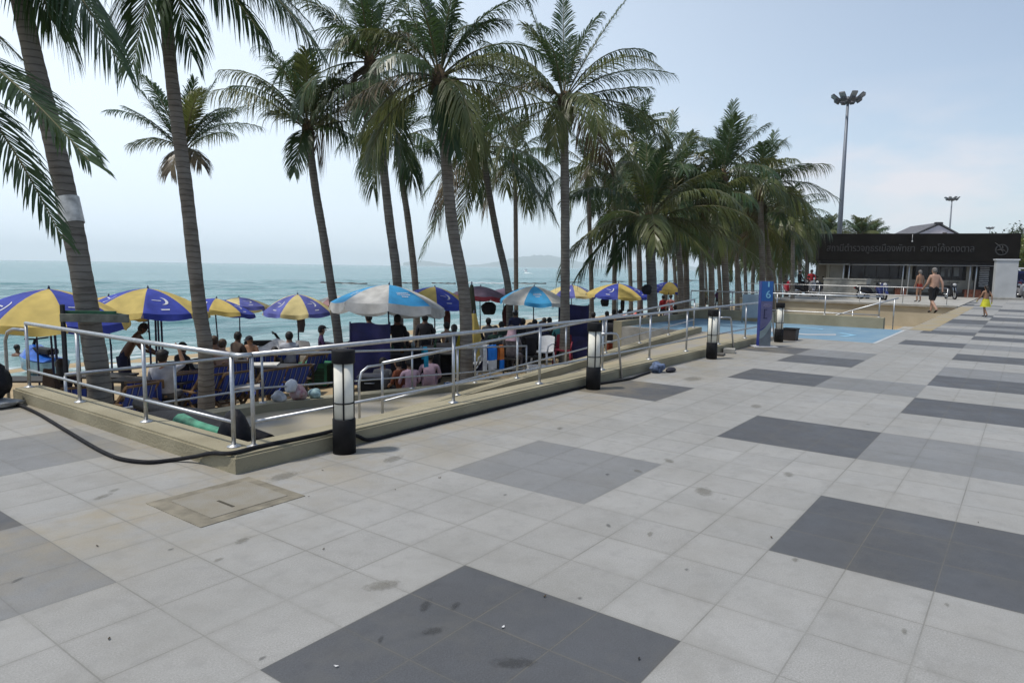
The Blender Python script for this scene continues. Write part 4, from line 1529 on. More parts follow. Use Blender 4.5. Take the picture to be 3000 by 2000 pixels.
def make_umbrella(label, loc, hgt, R_, dome, mats, tilt=(0, 0), spin=0.0, valance=0.10, mark=None, vmat=None, group='beach umbrellas', pole=NAVY_POLE, nseg=8, tip=0.0, lining=None):
    """loc: sand point; hgt: height of the tip; mats: alternating panel materials"""
    t = thing('beach_umbrella', label, 'umbrella', loc, 0, group)
    T = Matrix.Rotation(tilt[0], 3, 'X') @ Matrix.Rotation(tilt[1], 3, 'Y') @ Matrix.Rotation(tip, 3, IMG_R)
    piv = Vector((0, 0, hgt))
    mb = MB()
    mb.tube([(0, 0, -0.2), (0, 0, hgt * 0.55)], 0.021, 8)
    mb.tube([Vector((0, 0, hgt * 0.5)), piv + T @ Vector((0, 0, -dome)), piv + T @ Vector((0, 0, -0.02))], 0.017, 8)
    mb.build('pole', pole, t)
    mb = MB()
    mb.lathe([(0.012, -0.03), (0.022, 0.0), (0.016, 0.03), (0.006, 0.06)], piv, 10, R=T)
    mb.build('finial', NAVY_POLE, t)

    def S(k, q, r, off=0.0):
        """surface point: panel k, across q 0..1, radius r 0..1"""
        a0, a1 = spin + 2 * PI * k / nseg, spin + 2 * PI * (k + 1) / nseg
        p0 = Vector((math.cos(a0), math.sin(a0), 0))
        p1 = Vector((math.cos(a1), math.sin(a1), 0))
        p = p0.lerp(p1, q) * (R_ * r)
        sag = (0.055 + 0.022 * math.sin(k * 2.7 + spin * 9)) * R_ * 4 * q * (1 - q) * r ** 1.2 + 0.012 * R_ * math.sin(9 * q + 3 * k) * math.sin(7 * r + k) * r * (4 * q * (1 - q))
        z = -dome * (0.22 * r + 0.78 * r ** 2.0) - sag * (0.6 if r < 0.99 else 0.45)
        return piv + T @ Vector((p.x, p.y, z + off))
    for mi in range(len(mats)):
        pass
    mb = MB()
    for k in range(nseg):
        rows = [[S(k, q / 8, r) for q in range(9)] for r in (0.015, 0.15, 0.3, 0.45, 0.6, 0.72, 0.84, 0.93, 1.0)]
        mb.grid(rows, k % len(mats), True)
    mb.build('canopy', mats, t)
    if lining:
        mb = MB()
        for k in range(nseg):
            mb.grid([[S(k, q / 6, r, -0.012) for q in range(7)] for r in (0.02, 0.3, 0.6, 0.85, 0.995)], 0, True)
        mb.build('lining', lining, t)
    if valance:
        mb = MB()
        for k in range(nseg):
            rows = []
            for j in range(3):
                row = []
                for q in range(9):
                    qq = q / 8
                    p = S(k, qq, 1.0 + 0.012 * j)
                    drop = valance * (0.72 + 0.28 * math.sin(PI * qq)) * j / 2
                    row.append(p + T @ Vector((0, 0, -drop)) + Vector((0.014 * math.sin(qq * 9 + k), 0.014 * math.cos(qq * 7 + k), 0)) * j)
                rows.append(row)
            mb.grid(rows, (k % len(mats)) if vmat is None else 0, True)
        mb.build('valance', mats if vmat is None else vmat, t)
    mb = MB()
    for k in range(nseg):
        a = spin + 2 * PI * k / nseg
        tip = S(k, 0, 0.98, -0.012)
        hub = piv + T @ Vector((0, 0, -dome * 1.15))
        mid = S(k, 0, 0.45, -0.02)
        mb.tube([hub, mid], 0.006, 4)
        mb.tube([S(k, 0, 0.03, -0.02), mid, tip], 0.005, 4)
    mb.build('ribs', WHITE_STEEL, t)
    if mark:
        for k in range(nseg):
            if k % len(mats) != mark[1]:
                continue
            mb = MB()
            if mark[0] == 'swoosh':
                # crescent open to the left with a dash
                n_ = 12
                for i in range(n_):
                    b0, b1 = -1.9 + 3.4 * i / n_, -1.9 + 3.4 * (i + 1) / n_
                    w0, w1 = 0.05 * math.sin(PI * i / n_) + 0.006, 0.05 * math.sin(PI * (i + 1) / n_) + 0.006

                    def c(b, rr):
                        return S(k, 0.55 + math.cos(b) * rr * 1.5, 0.66 - math.sin(b) * rr, 0.010)
                    mb.face([c(b0, 0.115), c(b1, 0.115), c(b1, 0.115 - w1), c(b0, 0.115 - w0)])
                mb.face([S(k, 0.22, 0.655, 0.010), S(k, 0.52, 0.665, 0.010), S(k, 0.52, 0.645, 0.010), S(k, 0.22, 0.64, 0.010)])
                mb.face([S(k, 0.40, 0.88, 0.010), S(k, 0.62, 0.885, 0.010), S(k, 0.60, 0.91, 0.010), S(k, 0.42, 0.905, 0.010)])
            elif mark[0] == 'lines':
                rg = random.Random(k)
                for j, r in enumerate((0.60, 0.66, 0.73)):
                    x = 0.30 if j != 2 else 0.42
                    while x < (0.70 if j != 2 else 0.58):
                        wq = rg.uniform(0.025, 0.06)
                        mb.face([S(k, x, r, 0.010), S(k, x + wq, r, 0.010), S(k, x + wq, r + 0.028, 0.010), S(k, x, r + 0.028, 0.010)])
                        x += wq + 0.02
            mb.build('printed_mark', UMARK, t)
    return t


YB = [UY, UB]
YF = [nmat('umbrella_sunbleached_yellow', (0.74, 0.63, 0.30), 0.75, 0, 0.1, 3, 0.3, 14, trans=0.4), nmat('umbrella_sunbleached_blue', (0.12, 0.14, 0.45), 0.75, 0, 0.16, 3, 0.3, 14, trans=0.35)]
CW = [UC, UW]


def umb(label, px, py, d, R_, dome, mats, **kw):
    tip = at(px, py, d)
    g = Vector((tip.x, tip.y, sand_z(tip.y)))
    return make_umbrella(label, g, tip.z - g.z, R_, dome, mats, **kw)


sw = ('swoosh', 1)
umb('yellow and navy umbrella cut by the left picture edge beside the planked palm', 143, 846, 11.6, 1.22, 0.50, YB, spin=0.63, mark=sw, valance=0.12, tilt=(0.04, 0.02))
umb('yellow and navy umbrella with white crescents between the planked palm and the slim palm', 433, 844, 14.2, 1.16, 0.46, YB, spin=0.27, mark=sw, valance=0.11, tilt=(0.0, 0.05))
umb('yellow and navy umbrella tucked right behind the slim palm trunk', 634, 874, 17.5, 0.95, 0.30, YB, spin=0.9, mark=sw, valance=0.10, tilt=(0, 0.14))
umb('small yellow and navy umbrella farther off near the water, half hidden', 700, 871, 21.5, 0.98, 0.32, YF, spin=0.25, mark=sw, valance=0.10, tilt=(-0.1, 0.05))
umb('yellow and navy umbrella with hanging clothes beside its pole', 872, 862, 20.0, 0.98, 0.46, YF, spin=0.45, mark=sw, valance=0.10, tilt=(0.05, -0.04))
umb('faded pink umbrella behind the big blue and white one', 985, 866, 23.0, 0.80, 0.28, [UPINK, UW], spin=0.2, vmat=URED, valance=0.12)
umb('largest blue and white umbrella with deep flapping white valance', 1140, 834, 15.6, 1.26, 0.46, CW, spin=0.82, valance=0.20, vmat=UW, mark=('lines', 0), tilt=(0.0, 0.06), tip=-0.05, lining=UNAVY_U)
umb('yellow and navy umbrella next to the stout ringed palm', 1274, 840, 21.0, 1.18, 0.52, YB, spin=0.05, mark=sw, valance=0.10, tilt=(0.02, 0.08))
umb('faded purple umbrella with red hem above a hanging black bag', 1408, 838, 23.5, 1.04, 0.36, [UP_, UP_], spin=0.3, vmat=URED, valance=0.09, tilt=(0, 0.1))
umb('second dull purple umbrella farther off behind the red-hemmed one', 1476, 845, 28.0, 0.90, 0.32, [UP_, UP_], spin=0.1, valance=0.08)
umb('sky blue and white umbrella left of the upright palm trunk', 1565, 838, 22.0, 1.10, 0.46, CW, spin=0.36, valance=0.10, mark=('lines', 0), tilt=(0.03, 0.02))
umb('yellow and navy umbrella behind the upright palm trunk', 1676, 834, 28.0, 1.0, 0.38, YF, spin=0.7, mark=sw, valance=0.08, tilt=(0.05, 0))
umb('yellow and navy umbrella left of the low dark palm, black cloth hanging below', 1812, 830, 26.5, 1.2, 0.42, YB, spin=0.50, mark=sw, valance=0.09, tilt=(0.05, -0.02))
umb('yellow and navy umbrella just right of the low dark palm, above red shirts', 1962, 826, 33.0, 1.0, 0.42, YB, spin=0.1, mark=sw, valance=0.08, tilt=(0.02, 0.12))
umb('yellow and navy umbrella mostly hidden behind the planked palm trunk', 318, 868, 14.2, 0.74, 0.34, YB, spin=0.2, mark=sw, valance=0.10, tilt=(0, 0.12))
umb('yellow and navy umbrella hidden behind the one at the left picture edge', 100, 858, 15.4, 1.0, 0.44, YB, spin=0.9, mark=sw)
# spare poles planted in the sand
for px, d in ((180, 12.6), (207, 13.2), (242, 13.6), (463, 14.6), (472, 15.4), (483, 14.9)):
    g = on(px, d)
    mb = MB()
    mb.tube([Vector((0, 0, -0.2)), Vector((rnd.uniform(-0.04, 0.04), 0, 1.95))], 0.022, 8)
    tag(mb.build('umbrella_pole', NAVY_POLE, None, g), 'bare navy umbrella pole planted in the sand among the umbrellas', 'pole', 'bare umbrella poles')


def closed_umbrella(label, g, h, mat, r=0.10, lean=(0, 0)):
    t = thing('closed_umbrella', label, 'umbrella', g)
    R = Matrix.Rotation(lean[0], 3, 'X') @ Matrix.Rotation(lean[1], 3, 'Y')
    mb = MB()
    mb.tube([R @ Vector((0, 0, -0.1)), R @ Vector((0, 0, h + 0.08))], 0.018, 8)
    mb.build('pole', NAVY_POLE, t)
    mb = MB()
    rows = []
    for i in range(9):
        s = i / 8
        row = []
        for k in range(24):
            a = 2 * PI * k / 24
            rr = r * (1.25 - 1.0 * s ** 1.5 if s > 0.4 else 0.75 + 0.9 * abs(0.4 - s)) * (1 + 0.25 * math.cos(8 * a))
            row.append(R @ Vector((rr * math.cos(a), rr * math.sin(a), h * (0.25 + 0.75 * s))))
        rows.append(row)
    mb.grid(rows, 0, True, closed=True)
    mb.build('folded_canopy', mat, t)
    return t


closed_umbrella('furled yellow umbrella tied up against the stout ringed palm', on(1387, 17.2), 1.62, UY, 0.17)
closed_umbrella('second furled yellow umbrella on the near side of the stout ringed palm', on(1352, 15.6), 1.32, nmat('umbrella_mustard', (0.40, 0.33, 0.03), 0.7, trans=0.3), 0.15)
closed_umbrella('furled dark green umbrella standing close to the stout ringed palm', on(1380, 18.2), 2.32, nmat('dark_olive_cloth', (0.05, 0.055, 0.03), 0.8), 0.13)

# ------------------------------------------------------------------ planks on the leaning palm
c = at(245, 925, 8.8)
GREENP = nmat('green_paint', (0.02, 0.09, 0.045), 0.6, 0, 0.2, 6)
rz = YAW - PI / 2
g0 = at(277, 932, 8.55)
mb = MB()
mb.box((0, 0, 0), (0.84, 0.04, 0.10), bev=0.006)
tag(mb.build('plank', nmat('grey_driftwood', (0.14, 0.145, 0.12), 0.85, 0, 0.2, 9, 0.2), None, g0, rz), 'grey plank nailed across the leaning palm trunk', 'plank')
g0 = at(262, 916, 8.62)
mb = MB()
mb.box((0, 0, 0), (0.66, 0.035, 0.05), bev=0.006)
tag(mb.build('plank', GREENP, None, g0, rz), 'green plank nailed above the grey one on the leaning palm', 'plank')
g0 = at(340, 922, 8.75)
mb = MB()
mb.box((0, 0, 0), (0.26, 0.04, 0.05), mat=Matrix.Rotation(0.15, 3, 'Y'), bev=0.006)
tag(mb.build('plank', nmat('dark_green_paint', (0.015, 0.05, 0.03), 0.6), None, g0, rz), 'short dark green plank end sticking out right of the leaning palm', 'plank')
g0 = at(188, 1000, 8.62)
mb = MB()
mb.box((0, 0, 0), (0.045, 0.04, 0.92), bev=0.006)
tag(mb.build('wooden_post', nmat('dark_timber', (0.02, 0.022, 0.03), 0.7), None, g0, rz), 'dark upright post carrying the planks on the leaning palm', 'post')

# ------------------------------------------------------------------ beach furniture
STRIPE = bpy.data.materials.new('blue_striped_canvas')
STRIPE.use_nodes = True
n = STRIPE.node_tree
b = n.nodes['Principled BSDF']
b.inputs['Roughness'].default_value = 0.85
tco = n.nodes.new('ShaderNodeTexCoord')
sx_ = n.nodes.new('ShaderNodeSeparateXYZ')
n.links.new(tco.outputs['Object'], sx_.inputs[0])
md = n.nodes.new('ShaderNodeMath')
md.operation = 'FRACT'
mu = n.nodes.new('ShaderNodeMath')
mu.operation = 'MULTIPLY'
mu.inputs[1].default_value = 8.5
n.links.new(sx_.outputs[0], mu.inputs[0])
n.links.new(mu.outputs[0], md.inputs[0])
rp = n.nodes.new('ShaderNodeValToRGB')
rp.color_ramp.interpolation = 'CONSTANT'
els = rp.color_ramp.elements
els[0].position = 0.0
els[0].color = (0.025, 0.06, 0.33, 1)
els[1].position = 0.42
els[1].color = (0.012, 0.025, 0.13, 1)
for ps, cc in ((0.62, (0.28, 0.30, 0.34, 1)), (0.72, (0.02, 0.05, 0.26, 1))):
    e = els.new(ps)
    e.color = cc
n.links.new(md.outputs[0], rp.inputs[0])
n.links.new(rp.outputs[0], b.inputs['Base Color'])


def make_deck_chair(label, loc, rz, group='striped deck chairs behind the outer rail'):
    """sling chair; faces +y, back leans towards -y"""
    t = thing('deck_chair', label, 'deck chair', loc, rz, group)
    for sg in (-1, 1):
        mb = MB()
        mb.box((sg * 0.30, 0.02, 0.42), (0.035, 0.045, 1.12), mat=Matrix.Rotation(math.radians(42), 3, 'X'))
        mb.build('long_rail', WOOD, t)
        mb = MB()
        mb.box((sg * 0.26, 0.0, 0.24), (0.035, 0.045, 0.86), mat=Matrix.Rotation(math.radians(-56), 3, 'X'))
        mb.build('cross_rail', WOOD, t)
        mb = MB()
        mb.box((sg * 0.335, 0.05, 0.52), (0.05, 0.62, 0.03))
        mb.box((sg * 0.335, 0.32, 0.26), (0.04, 0.04, 0.52))
        mb.build('armrest', WOOD, t)
    mb = MB()
    for y, z in ((-0.355, 0.835), (0.38, 0.03), (0.37, 0.475), (-0.34, 0.02)):
        mb = MB()
        mb.box((0, y, z), (0.62, 0.04, 0.04))
        mb.build('crossbar', WOOD, t)
    mb = MB()
    prof = [(-0.355, 0.86), (-0.27, 0.66), (-0.15, 0.44), (0.0, 0.28), (0.14, 0.245), (0.28, 0.33), (0.37, 0.49)]
    rows = [[(x, y, z) for x in (-0.27, -0.09, 0.09, 0.27)] for y, z in prof]
    mb.grid(rows, 0, True)
    rows = [[(x, y, z - 0.012) for x in (-0.27, -0.09, 0.09, 0.27)] for y, z in prof]
    mb.grid(rows, 0, True)
    mb.build('sling', STRIPE, t)
    return t


dc = [(600, 12.8, 0, 'striped deck chair close to the man with the white bag'), (668, 13.1, 0, 'striped deck chair seen edge on behind the corner posts'), (778, 13.5, 0, 'striped deck chair under the small white table top'), (850, 14.0, 0, 'striped deck chair next to the green wooden chest'),
      (385, 11.6, 0, 'dark striped deck chair in deep shade beside the leaning palm')]
d0 = None
for px, d, fa, lab in dc:
    g = on(px, d)
    if d0 is None:
        d0 = make_deck_chair(lab, g, face(58))
        d0.scale = (0.95, 0.95, 0.95)
    else:
        dup(d0, g, face(rnd.uniform(45, 68)), lab)


def make_plastic_chair(label, loc, rz, mat=WHITE_PL, group='white plastic chairs'):
    t = thing('plastic_chair', label, 'chair', loc, rz, group)
    mb = MB()
    mb.box((0, 0, 0.43), (0.46, 0.44, 0.03), bev=0.01)
    mb.build('seat', mat, t)
    for sx2 in (-1, 1):
        for sy in (-1, 1):
            mb = MB()
            mb.tube([(sx2 * 0.26, sy * 0.25, 0), (sx2 * 0.215, sy * 0.20, 0.42)], [0.022, 0.03], 6)
            mb.build('leg', mat, t)
        mb = MB()
        mb.tube([(sx2 * 0.23, 0.2, 0.42), (sx2 * 0.26, 0.19, 0.62), (sx2 * 0.26, -0.02, 0.66), (sx2 * 0.23, -0.24, 0.64)], 0.022, 6)
        mb.build('armrest', mat, t)
    mb = MB()
    rows = []
    for i in range(7):
        z = 0.44 + 0.42 * i / 6
        rows.append([(x * (1 - 0.10 * (i / 6) ** 3), -0.21 - 0.10 * i / 6 - 0.05 * (1 - (x / 0.23) ** 2), z - (0.03 * (x / 0.23) ** 2 if i == 6 else 0)) for x in (-0.23, -0.15, -0.05, 0.05, 0.15, 0.23)])
    mb.grid(rows, 0, True)
    mb.grid([[(x, y + 0.022, z) for x, y, z in r] for r in rows], 0, True)
    mb.build('backrest', mat, t)
    return t


pc = None
for px, d, fa, lab in ((1590, 12.6, 150, 'white plastic chair under the sky blue umbrella, nearest the ramp'), (1838, 14.2, 60, 'white plastic chair facing left beside the low dark palm'), (1884, 14.6, -30, 'white plastic chair with its back to the low dark palm'), (1990, 17.0, 120, 'white plastic chair by the red shirted people'),
                       (1395, 12.4, 140, 'white plastic chair beside the blue towel rail'), (1745, 15.0, 40, 'white plastic chair behind the second bollard'), (2040, 18.5, 70, 'white plastic chair in the sun past the low dark palm')):
    g = onr(px, d)
    if pc is None:
        pc = make_plastic_chair(lab, g, face(fa))
    else:
        dup(pc, g, face(fa), lab)
REDP = nmat('dark_red_plastic', (0.20, 0.012, 0.03), 0.45, 0, 0.1)
make_plastic_chair('dark red plastic chair on the sand left of the second bollard', onr(1648, 12.2), face(170), REDP, 'red chairs')


def table(name, label, loc, rz, w_, l_, h_, top, leg, cat='table', group=None):
    t = thing(name, label, cat, loc, rz, group)
    mb = MB()
    mb.box((0, 0, h_ - 0.02), (w_, l_, 0.04), bev=0.005)
    mb.build('table_top', top, t)
    for a in (-1, 1):
        for b_ in (-1, 1):
            mb = MB()
            mb.box((a * (w_ / 2 - 0.05), b_ * (l_ / 2 - 0.05), h_ / 2 - 0.02), (0.045, 0.045, h_ - 0.04))
            mb.build('leg', leg, t)
    return t


table('low_table', 'small pale topped table between the striped deck chairs', on(722, 13.0), face(20), 0.5, 0.36, 0.52, nmat('pale_table_top', (0.55, 0.53, 0.48), 0.6), WOOD)
table('low_table', 'white topped table on timber legs behind the striped deck chairs', on(765, 15.0), face(10), 0.75, 0.45, 0.70, nmat('pale_table_top', (0.5, 0.5, 0.5)), WOOD)
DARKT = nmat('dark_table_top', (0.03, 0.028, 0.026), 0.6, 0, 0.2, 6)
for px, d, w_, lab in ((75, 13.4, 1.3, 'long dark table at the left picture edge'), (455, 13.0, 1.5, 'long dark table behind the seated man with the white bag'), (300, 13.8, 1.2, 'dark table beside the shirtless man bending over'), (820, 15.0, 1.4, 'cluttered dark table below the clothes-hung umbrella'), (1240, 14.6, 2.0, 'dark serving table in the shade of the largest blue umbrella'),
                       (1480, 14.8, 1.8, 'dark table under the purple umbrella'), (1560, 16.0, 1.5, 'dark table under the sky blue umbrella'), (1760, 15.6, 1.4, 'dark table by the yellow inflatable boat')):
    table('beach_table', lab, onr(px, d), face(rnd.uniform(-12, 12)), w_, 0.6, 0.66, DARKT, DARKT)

# green wooden chest
g = on(930, 16.3)
t = thing('green_chest', 'green painted wooden chest with framed side on the sand', 'chest', g, face(-8))
GRN = nmat('green_chest_paint', (0.022, 0.135, 0.065), 0.6, 0, 0.2, 5)
GRD = nmat('dark_green_boards', (0.012, 0.045, 0.022), 0.7, 0, 0.2, 5)
mb = MB()
mb.box((0, 0.0, 0.30), (0.60, 0.42, 0.44))
mb.build('body', GRD, t)
mb = MB()
for z in (0.10, 0.50):
    mb.box((0, -0.225, z), (0.66, 0.03, 0.07))
for x in (-0.30, 0.30):
    mb.box((x, -0.222, 0.30), (0.06, 0.03, 0.33))
for k in range(3):
    mb.box((0, -0.213, 0.19 + k * 0.11), (0.54, 0.006, 0.008))
mb.build('frame', GRN, t)
mb = MB()
mb.box((0, 0, 0.555), (0.70, 0.50, 0.04), bev=0.006)
mb.build('lid', GRN, t)
for a in (-1, 1):
    for b_ in (-1, 1):
        mb = MB()
        mb.box((a * 0.26, b_ * 0.17, 0.04), (0.06, 0.06, 0.10))
        mb.build('leg', GRN, t)
# navy screens
NAVYC = nmat('navy_tarpaulin', (0.014, 0.014, 0.075), 0.7, 0, 0.25, 2.5, 0.3, 5)


def screen(label, px, d, w_, h_, zb_, rz):
    g = onr(px, d)
    t = thing('tarpaulin_screen', label, 'screen', g, rz, 'navy tarpaulin screens')
    mb = MB()
    rows = []
    for j in range(7):
        rows.append([(-w_ / 2 + w_ * i / 12, 0.03 * math.sin(i * 0.9 + j * 0.4), zb_ + (h_ - zb_) * j / 6 + (0.02 * math.sin(i * 0.5) if j == 6 else 0)) for i in range(13)])
    mb.grid(rows, 0, True)
    mb.grid([[(x, y + 0.008, z) for x, y, z in r] for r in rows], 0, True)
    mb.build('sheet', NAVYC, t)
    for sg in (-1, 1):
        mb = MB()
        mb.tube([(sg * w_ / 2, 0.02, -0.1), (sg * w_ / 2, 0.02, h_ + 0.03)], 0.018, 6)
        mb.build('pole', NAVY_POLE, t)


screen('navy tarpaulin screen under the largest blue and white umbrella', 1085, 13.0, 0.82, 1.56, 0.25, face(4))
screen('navy tarpaulin screen beside the upright palm trunk', 1678, 14.0, 0.95, 1.62, 0.2, face(-4))
screen('low navy tarpaulin half hidden by the second bollard', 1700, 12.0, 0.9, 0.75, 0.1, face(-4))
# black stall boxes
g = onr(1085, 11.6)
t = thing('black_cabinet', 'black cabinet standing by the closest bollard on the sand', 'cabinet', g, face(5))
mb = MB()
mb.box((0, 0, 0.30), (0.42, 0.4, 0.56), bev=0.01)
mb.build('body', BLACK, t)
mb = MB()
mb.box((0.02, 0, 0.595), (0.5, 0.46, 0.03), bev=0.005)
mb.build('lid', nmat('grey_lid', (0.12, 0.12, 0.125), 0.5), t)
mb = MB()
mb.tube([(-0.08, -0.215, 0.48), (-0.08, -0.235, 0.48), (0.1, -0.235, 0.48), (0.1, -0.215, 0.48)], 0.01, 6)
mb.build('handle', STEEL, t)


def bucket(label, px, d, mat, r, h, z=None):
    t = thing('bucket', label, 'bucket', onr(px, d))
    mb = MB()
    mb.lathe([(r * 0.8, 0), (r, h), (r * 1.04, h), (r * 1.04, h - 0.015), (r * 0.93, h - 0.016), (r * 0.78, 0.02)], n=20)
    mb.build('body', mat, t)
    mb = MB()
    mb.tube([(r * math.cos(a), 0.0, h + r * 0.25 * math.sin(a)) for a in [PI * i / 10 for i in range(11)]], 0.006, 5)
    mb.build('handle', WHITE_PL, t)


bucket('teal plastic bucket beside the pink shirted women', 1258, 11.0, nmat('teal_plastic', (0.01, 0.28, 0.25), 0.4, 0, 0.1), 0.11, 0.2)
bucket('blue plastic bucket next to the teal one', 1312, 11.1, nmat('blue_plastic', (0.01, 0.10, 0.27), 0.4, 0, 0.1), 0.09, 0.22)
bucket('green and white bucket between the teal and blue buckets', 1290, 10.9, nmat('pale_green_plastic', (0.12, 0.32, 0.27), 0.4, 0, 0.1), 0.07, 0.17)


def drape(name, label, cat, rail_p, dirv, w_, l_, mats, seed=0, group=None):
    """cloth folded over a rail"""
    rail_p = Vector(rail_p)
    dirv = Vector(dirv).normalized()
    nrm = Vector((dirv.y, -dirv.x, 0))
    mb = MB()
    rows = []
    for j in range(11):
        s = j / 10
        row = []
        for i in range(9):
            x = (i / 8 - 0.5) * w_
            if s < 0.5:
                z, y = -l_ * (0.5 - s) * 2, 0.03
            else:
                z, y = -l_ * 0.6 * (s - 0.5) * 2, -0.03
            y += 0.018 * math.sin(i * 1.4 + seed) * abs(z) / l_
            if j == 5:
                z, y = 0.022, 0
            row.append(rail_p + dirv * x + nrm * y + Vector((0, 0, z)))
        rows.append(row)
    k = len(mats)
    for j in range(10):
        mb.grid(rows[j:j + 2], min(k - 1, int((j / 5) * k)) if j < 5 else k - 1, True)
    return tag(mb.build(name, mats), label, cat, group)


DX = Vector((1, 0, 0))
CY = nmat('bright_blue_towel', (0.01, 0.16, 0.55), 0.9, 0, 0.1, 12)
CO = nmat('orange_towel', (0.50, 0.15, 0.03), 0.9, 0, 0.1, 12)
CWH = nmat('white_towel', (0.5, 0.5, 0.5), 0.9, 0, 0.1, 12)
zr = lambda x: zb(x) + 0.12 + 0.72
for px, mats, ww, ll, lab in ((1440, [CWH, CY, CY], 0.30, 0.50, 'bright blue towel with white hem over the outer rail'), (1468, [CY, CO, CO, CO], 0.14, 0.50, 'narrow orange towel beside the blue one on the outer rail'), (1418, [CWH, CWH], 0.12, 0.52, 'narrow white towel left of the blue one on the outer rail')):
    an = YAW - math.atan((px - 1500) / F)
    x = 9.0 / math.tan(an)
    drape('towel', lab, 'towel', (x, 9.0, zr(x) + 0.022), DX, ww, ll, mats, px)
an = YAW - math.atan((1243 - 1500) / F)
x = 9.0 / math.tan(an)
drape('scarf', 'long turquoise scarf hanging over the outer rail by the pink shirts', 'scarf', (x, 9.0, zr(x) + 0.022), DX, 0.11, 0.36, [nmat('turquoise_cloth', (0.01, 0.24, 0.38), 0.9, 0, 0.1, 10)], 3)

# stroller
g = onr(1392, 11.3)
t = thing('stroller', 'dark blue pushchair with a white hood beside the towels', 'stroller', g, face(75))
mb = MB()
for sg in (-1, 1):
    mb.tube([(sg * 0.22, -0.35, 0.95), (sg * 0.22, -0.1, 0.5), (sg * 0.2, 0.35, 0.1)], 0.014, 6)
    mb.tube([(sg * 0.22, 0.02, 0.38), (sg * 0.22, -0.32, 0.1)], 0.014, 6)
mb.tube([(-0.22, -0.35, 0.95), (0.22, -0.35, 0.95)], 0.016, 6)
mb.build('frame', STEEL, t)
for sx2, sy in ((-0.24, 0.36), (0.24, 0.36), (-0.24, -0.33), (0.24, -0.33)):
    mb = MB()
    mb.torus((sx2, sy, 0.09), 0.075, 0.016, 'X', 16, 6)
    wob = mb.build('wheel', RUBBER, t)
    mb = MB()
    mb.tube([(sx2 - 0.012, sy, 0.09), (sx2 + 0.012, sy, 0.09)], 0.03, 10)
    mb.build('hub', WHITE_PL, wob)
mb = MB()
rows = [[(x, y, z) for x in (-0.19, -0.1, 0.1, 0.19)] for y, z in ((0.3, 0.26), (0.22, 0.36), (-0.05, 0.36), (-0.2, 0.6), (-0.25, 0.82))]
mb.grid(rows)
mb.grid([[(x, y - 0.03, z - 0.02) for x, y, z in r] for r in rows])
mb.build('seat', nmat('stroller_navy', (0.015, 0.02, 0.09), 0.8), t)
mb = MB()
rows = []
for i in range(8):
    a = math.radians(-10 + 120 * i / 7)
    rows.append([(x, -0.22 + 0.34 * math.sin(a) * (1 - 0.15 * (x / 0.22) ** 2), 0.68 + 0.34 * math.cos(a) - 0.06 * (x / 0.22) ** 2) for x in (-0.22, -0.12, 0, 0.12, 0.22)])
mb.grid(rows)
mb.build('hood', nmat('stroller_white', (0.45, 0.46, 0.45), 0.7, trans=0.2), t)

# white crates, red cooler, inflatable boats
t = thing('plastic_crate', 'white slatted plastic crate on the sand left of the second bollard', 'crate', onr(1572, 11.0), face(10))
mb = MB()
for k in range(6):
    mb.box((-0.20 + k * 0.08, -0.15, 0.13), (0.05, 0.012, 0.22))
    mb.box((-0.20 + k * 0.08, 0.15, 0.13), (0.05, 0.012, 0.22))
mb.box((0, -0.15, 0.245), (0.47, 0.025, 0.03))
mb.box((0, 0.15, 0.245), (0.47, 0.025, 0.03))
for s_ in (-0.23, 0.23):
    mb.box((s_, 0, 0.13), (0.014, 0.30, 0.24))
mb.build('slats', WHITE_PL, t)
mb = MB()
mb.box((0, 0, 0.01), (0.44, 0.28, 0.02))
mb.build('floor', WHITE_PL, t)
t = thing('cool_box', 'red cool box with white lid behind the second bollard', 'cool box', onr(1792, 13.0), face(15))
mb = MB()
mb.box((0, 0, 0.16), (0.36, 0.26, 0.32), bev=0.015)
mb.build('body', nmat('orange_red_plastic', (0.38, 0.06, 0.02), 0.45), t)
mb = MB()
mb.box((0, 0, 0.345), (0.39, 0.29, 0.05), bev=0.012)
mb.build('lid', WHITE_PL, t)


def banana(label, px, d, L_, r_, mat, mat2, rz, z=0.22):
    g = onr(px, d)
    t = thing('inflatable_boat', label, 'inflatable', g, rz)
    mb = MB()
    P = [Vector((-L_ / 2 + L_ * i / 14, 0, z + 0.22 * (2 * i / 14 - 1) ** 4)) for i in range(15)]
    mb.tube(P, [r_ * (0.3 + 0.7 * math.sin(PI * (0.08 + 0.84 * i / 14)) ** 0.5) for i in range(15)], 14)
    mb.build('main_tube', mat, t)
    for sg in (-1, 1):
        mb = MB()
        P2 = [Vector((-L_ * 0.42 + L_ * 0.84 * i / 10, sg * r_ * 1.45, z * 0.55)) for i in range(11)]
        mb.tube(P2, [r_ * 0.62 * (0.35 + 0.65 * math.sin(PI * (0.08 + 0.84 * i / 10)) ** 0.5) for i in range(11)], 12)
        mb.build('side_tube', mat2, t)


YI = nmat('yellow_inflatable', (0.58, 0.48, 0.01), 0.35, 0, 0.05)
RI = nmat('red_inflatable', (0.62, 0.07, 0.025), 0.35, 0, 0.1)
banana('yellow inflatable boat at the water edge under the yellow umbrellas', 1785, 17.5, 2.6, 0.34, YI, YI, face(70), 0.42)
banana('red and orange inflatable boat right of the yellow one', 1845, 17.0, 2.0, 0.36, RI, RI, face(60), 0.55)

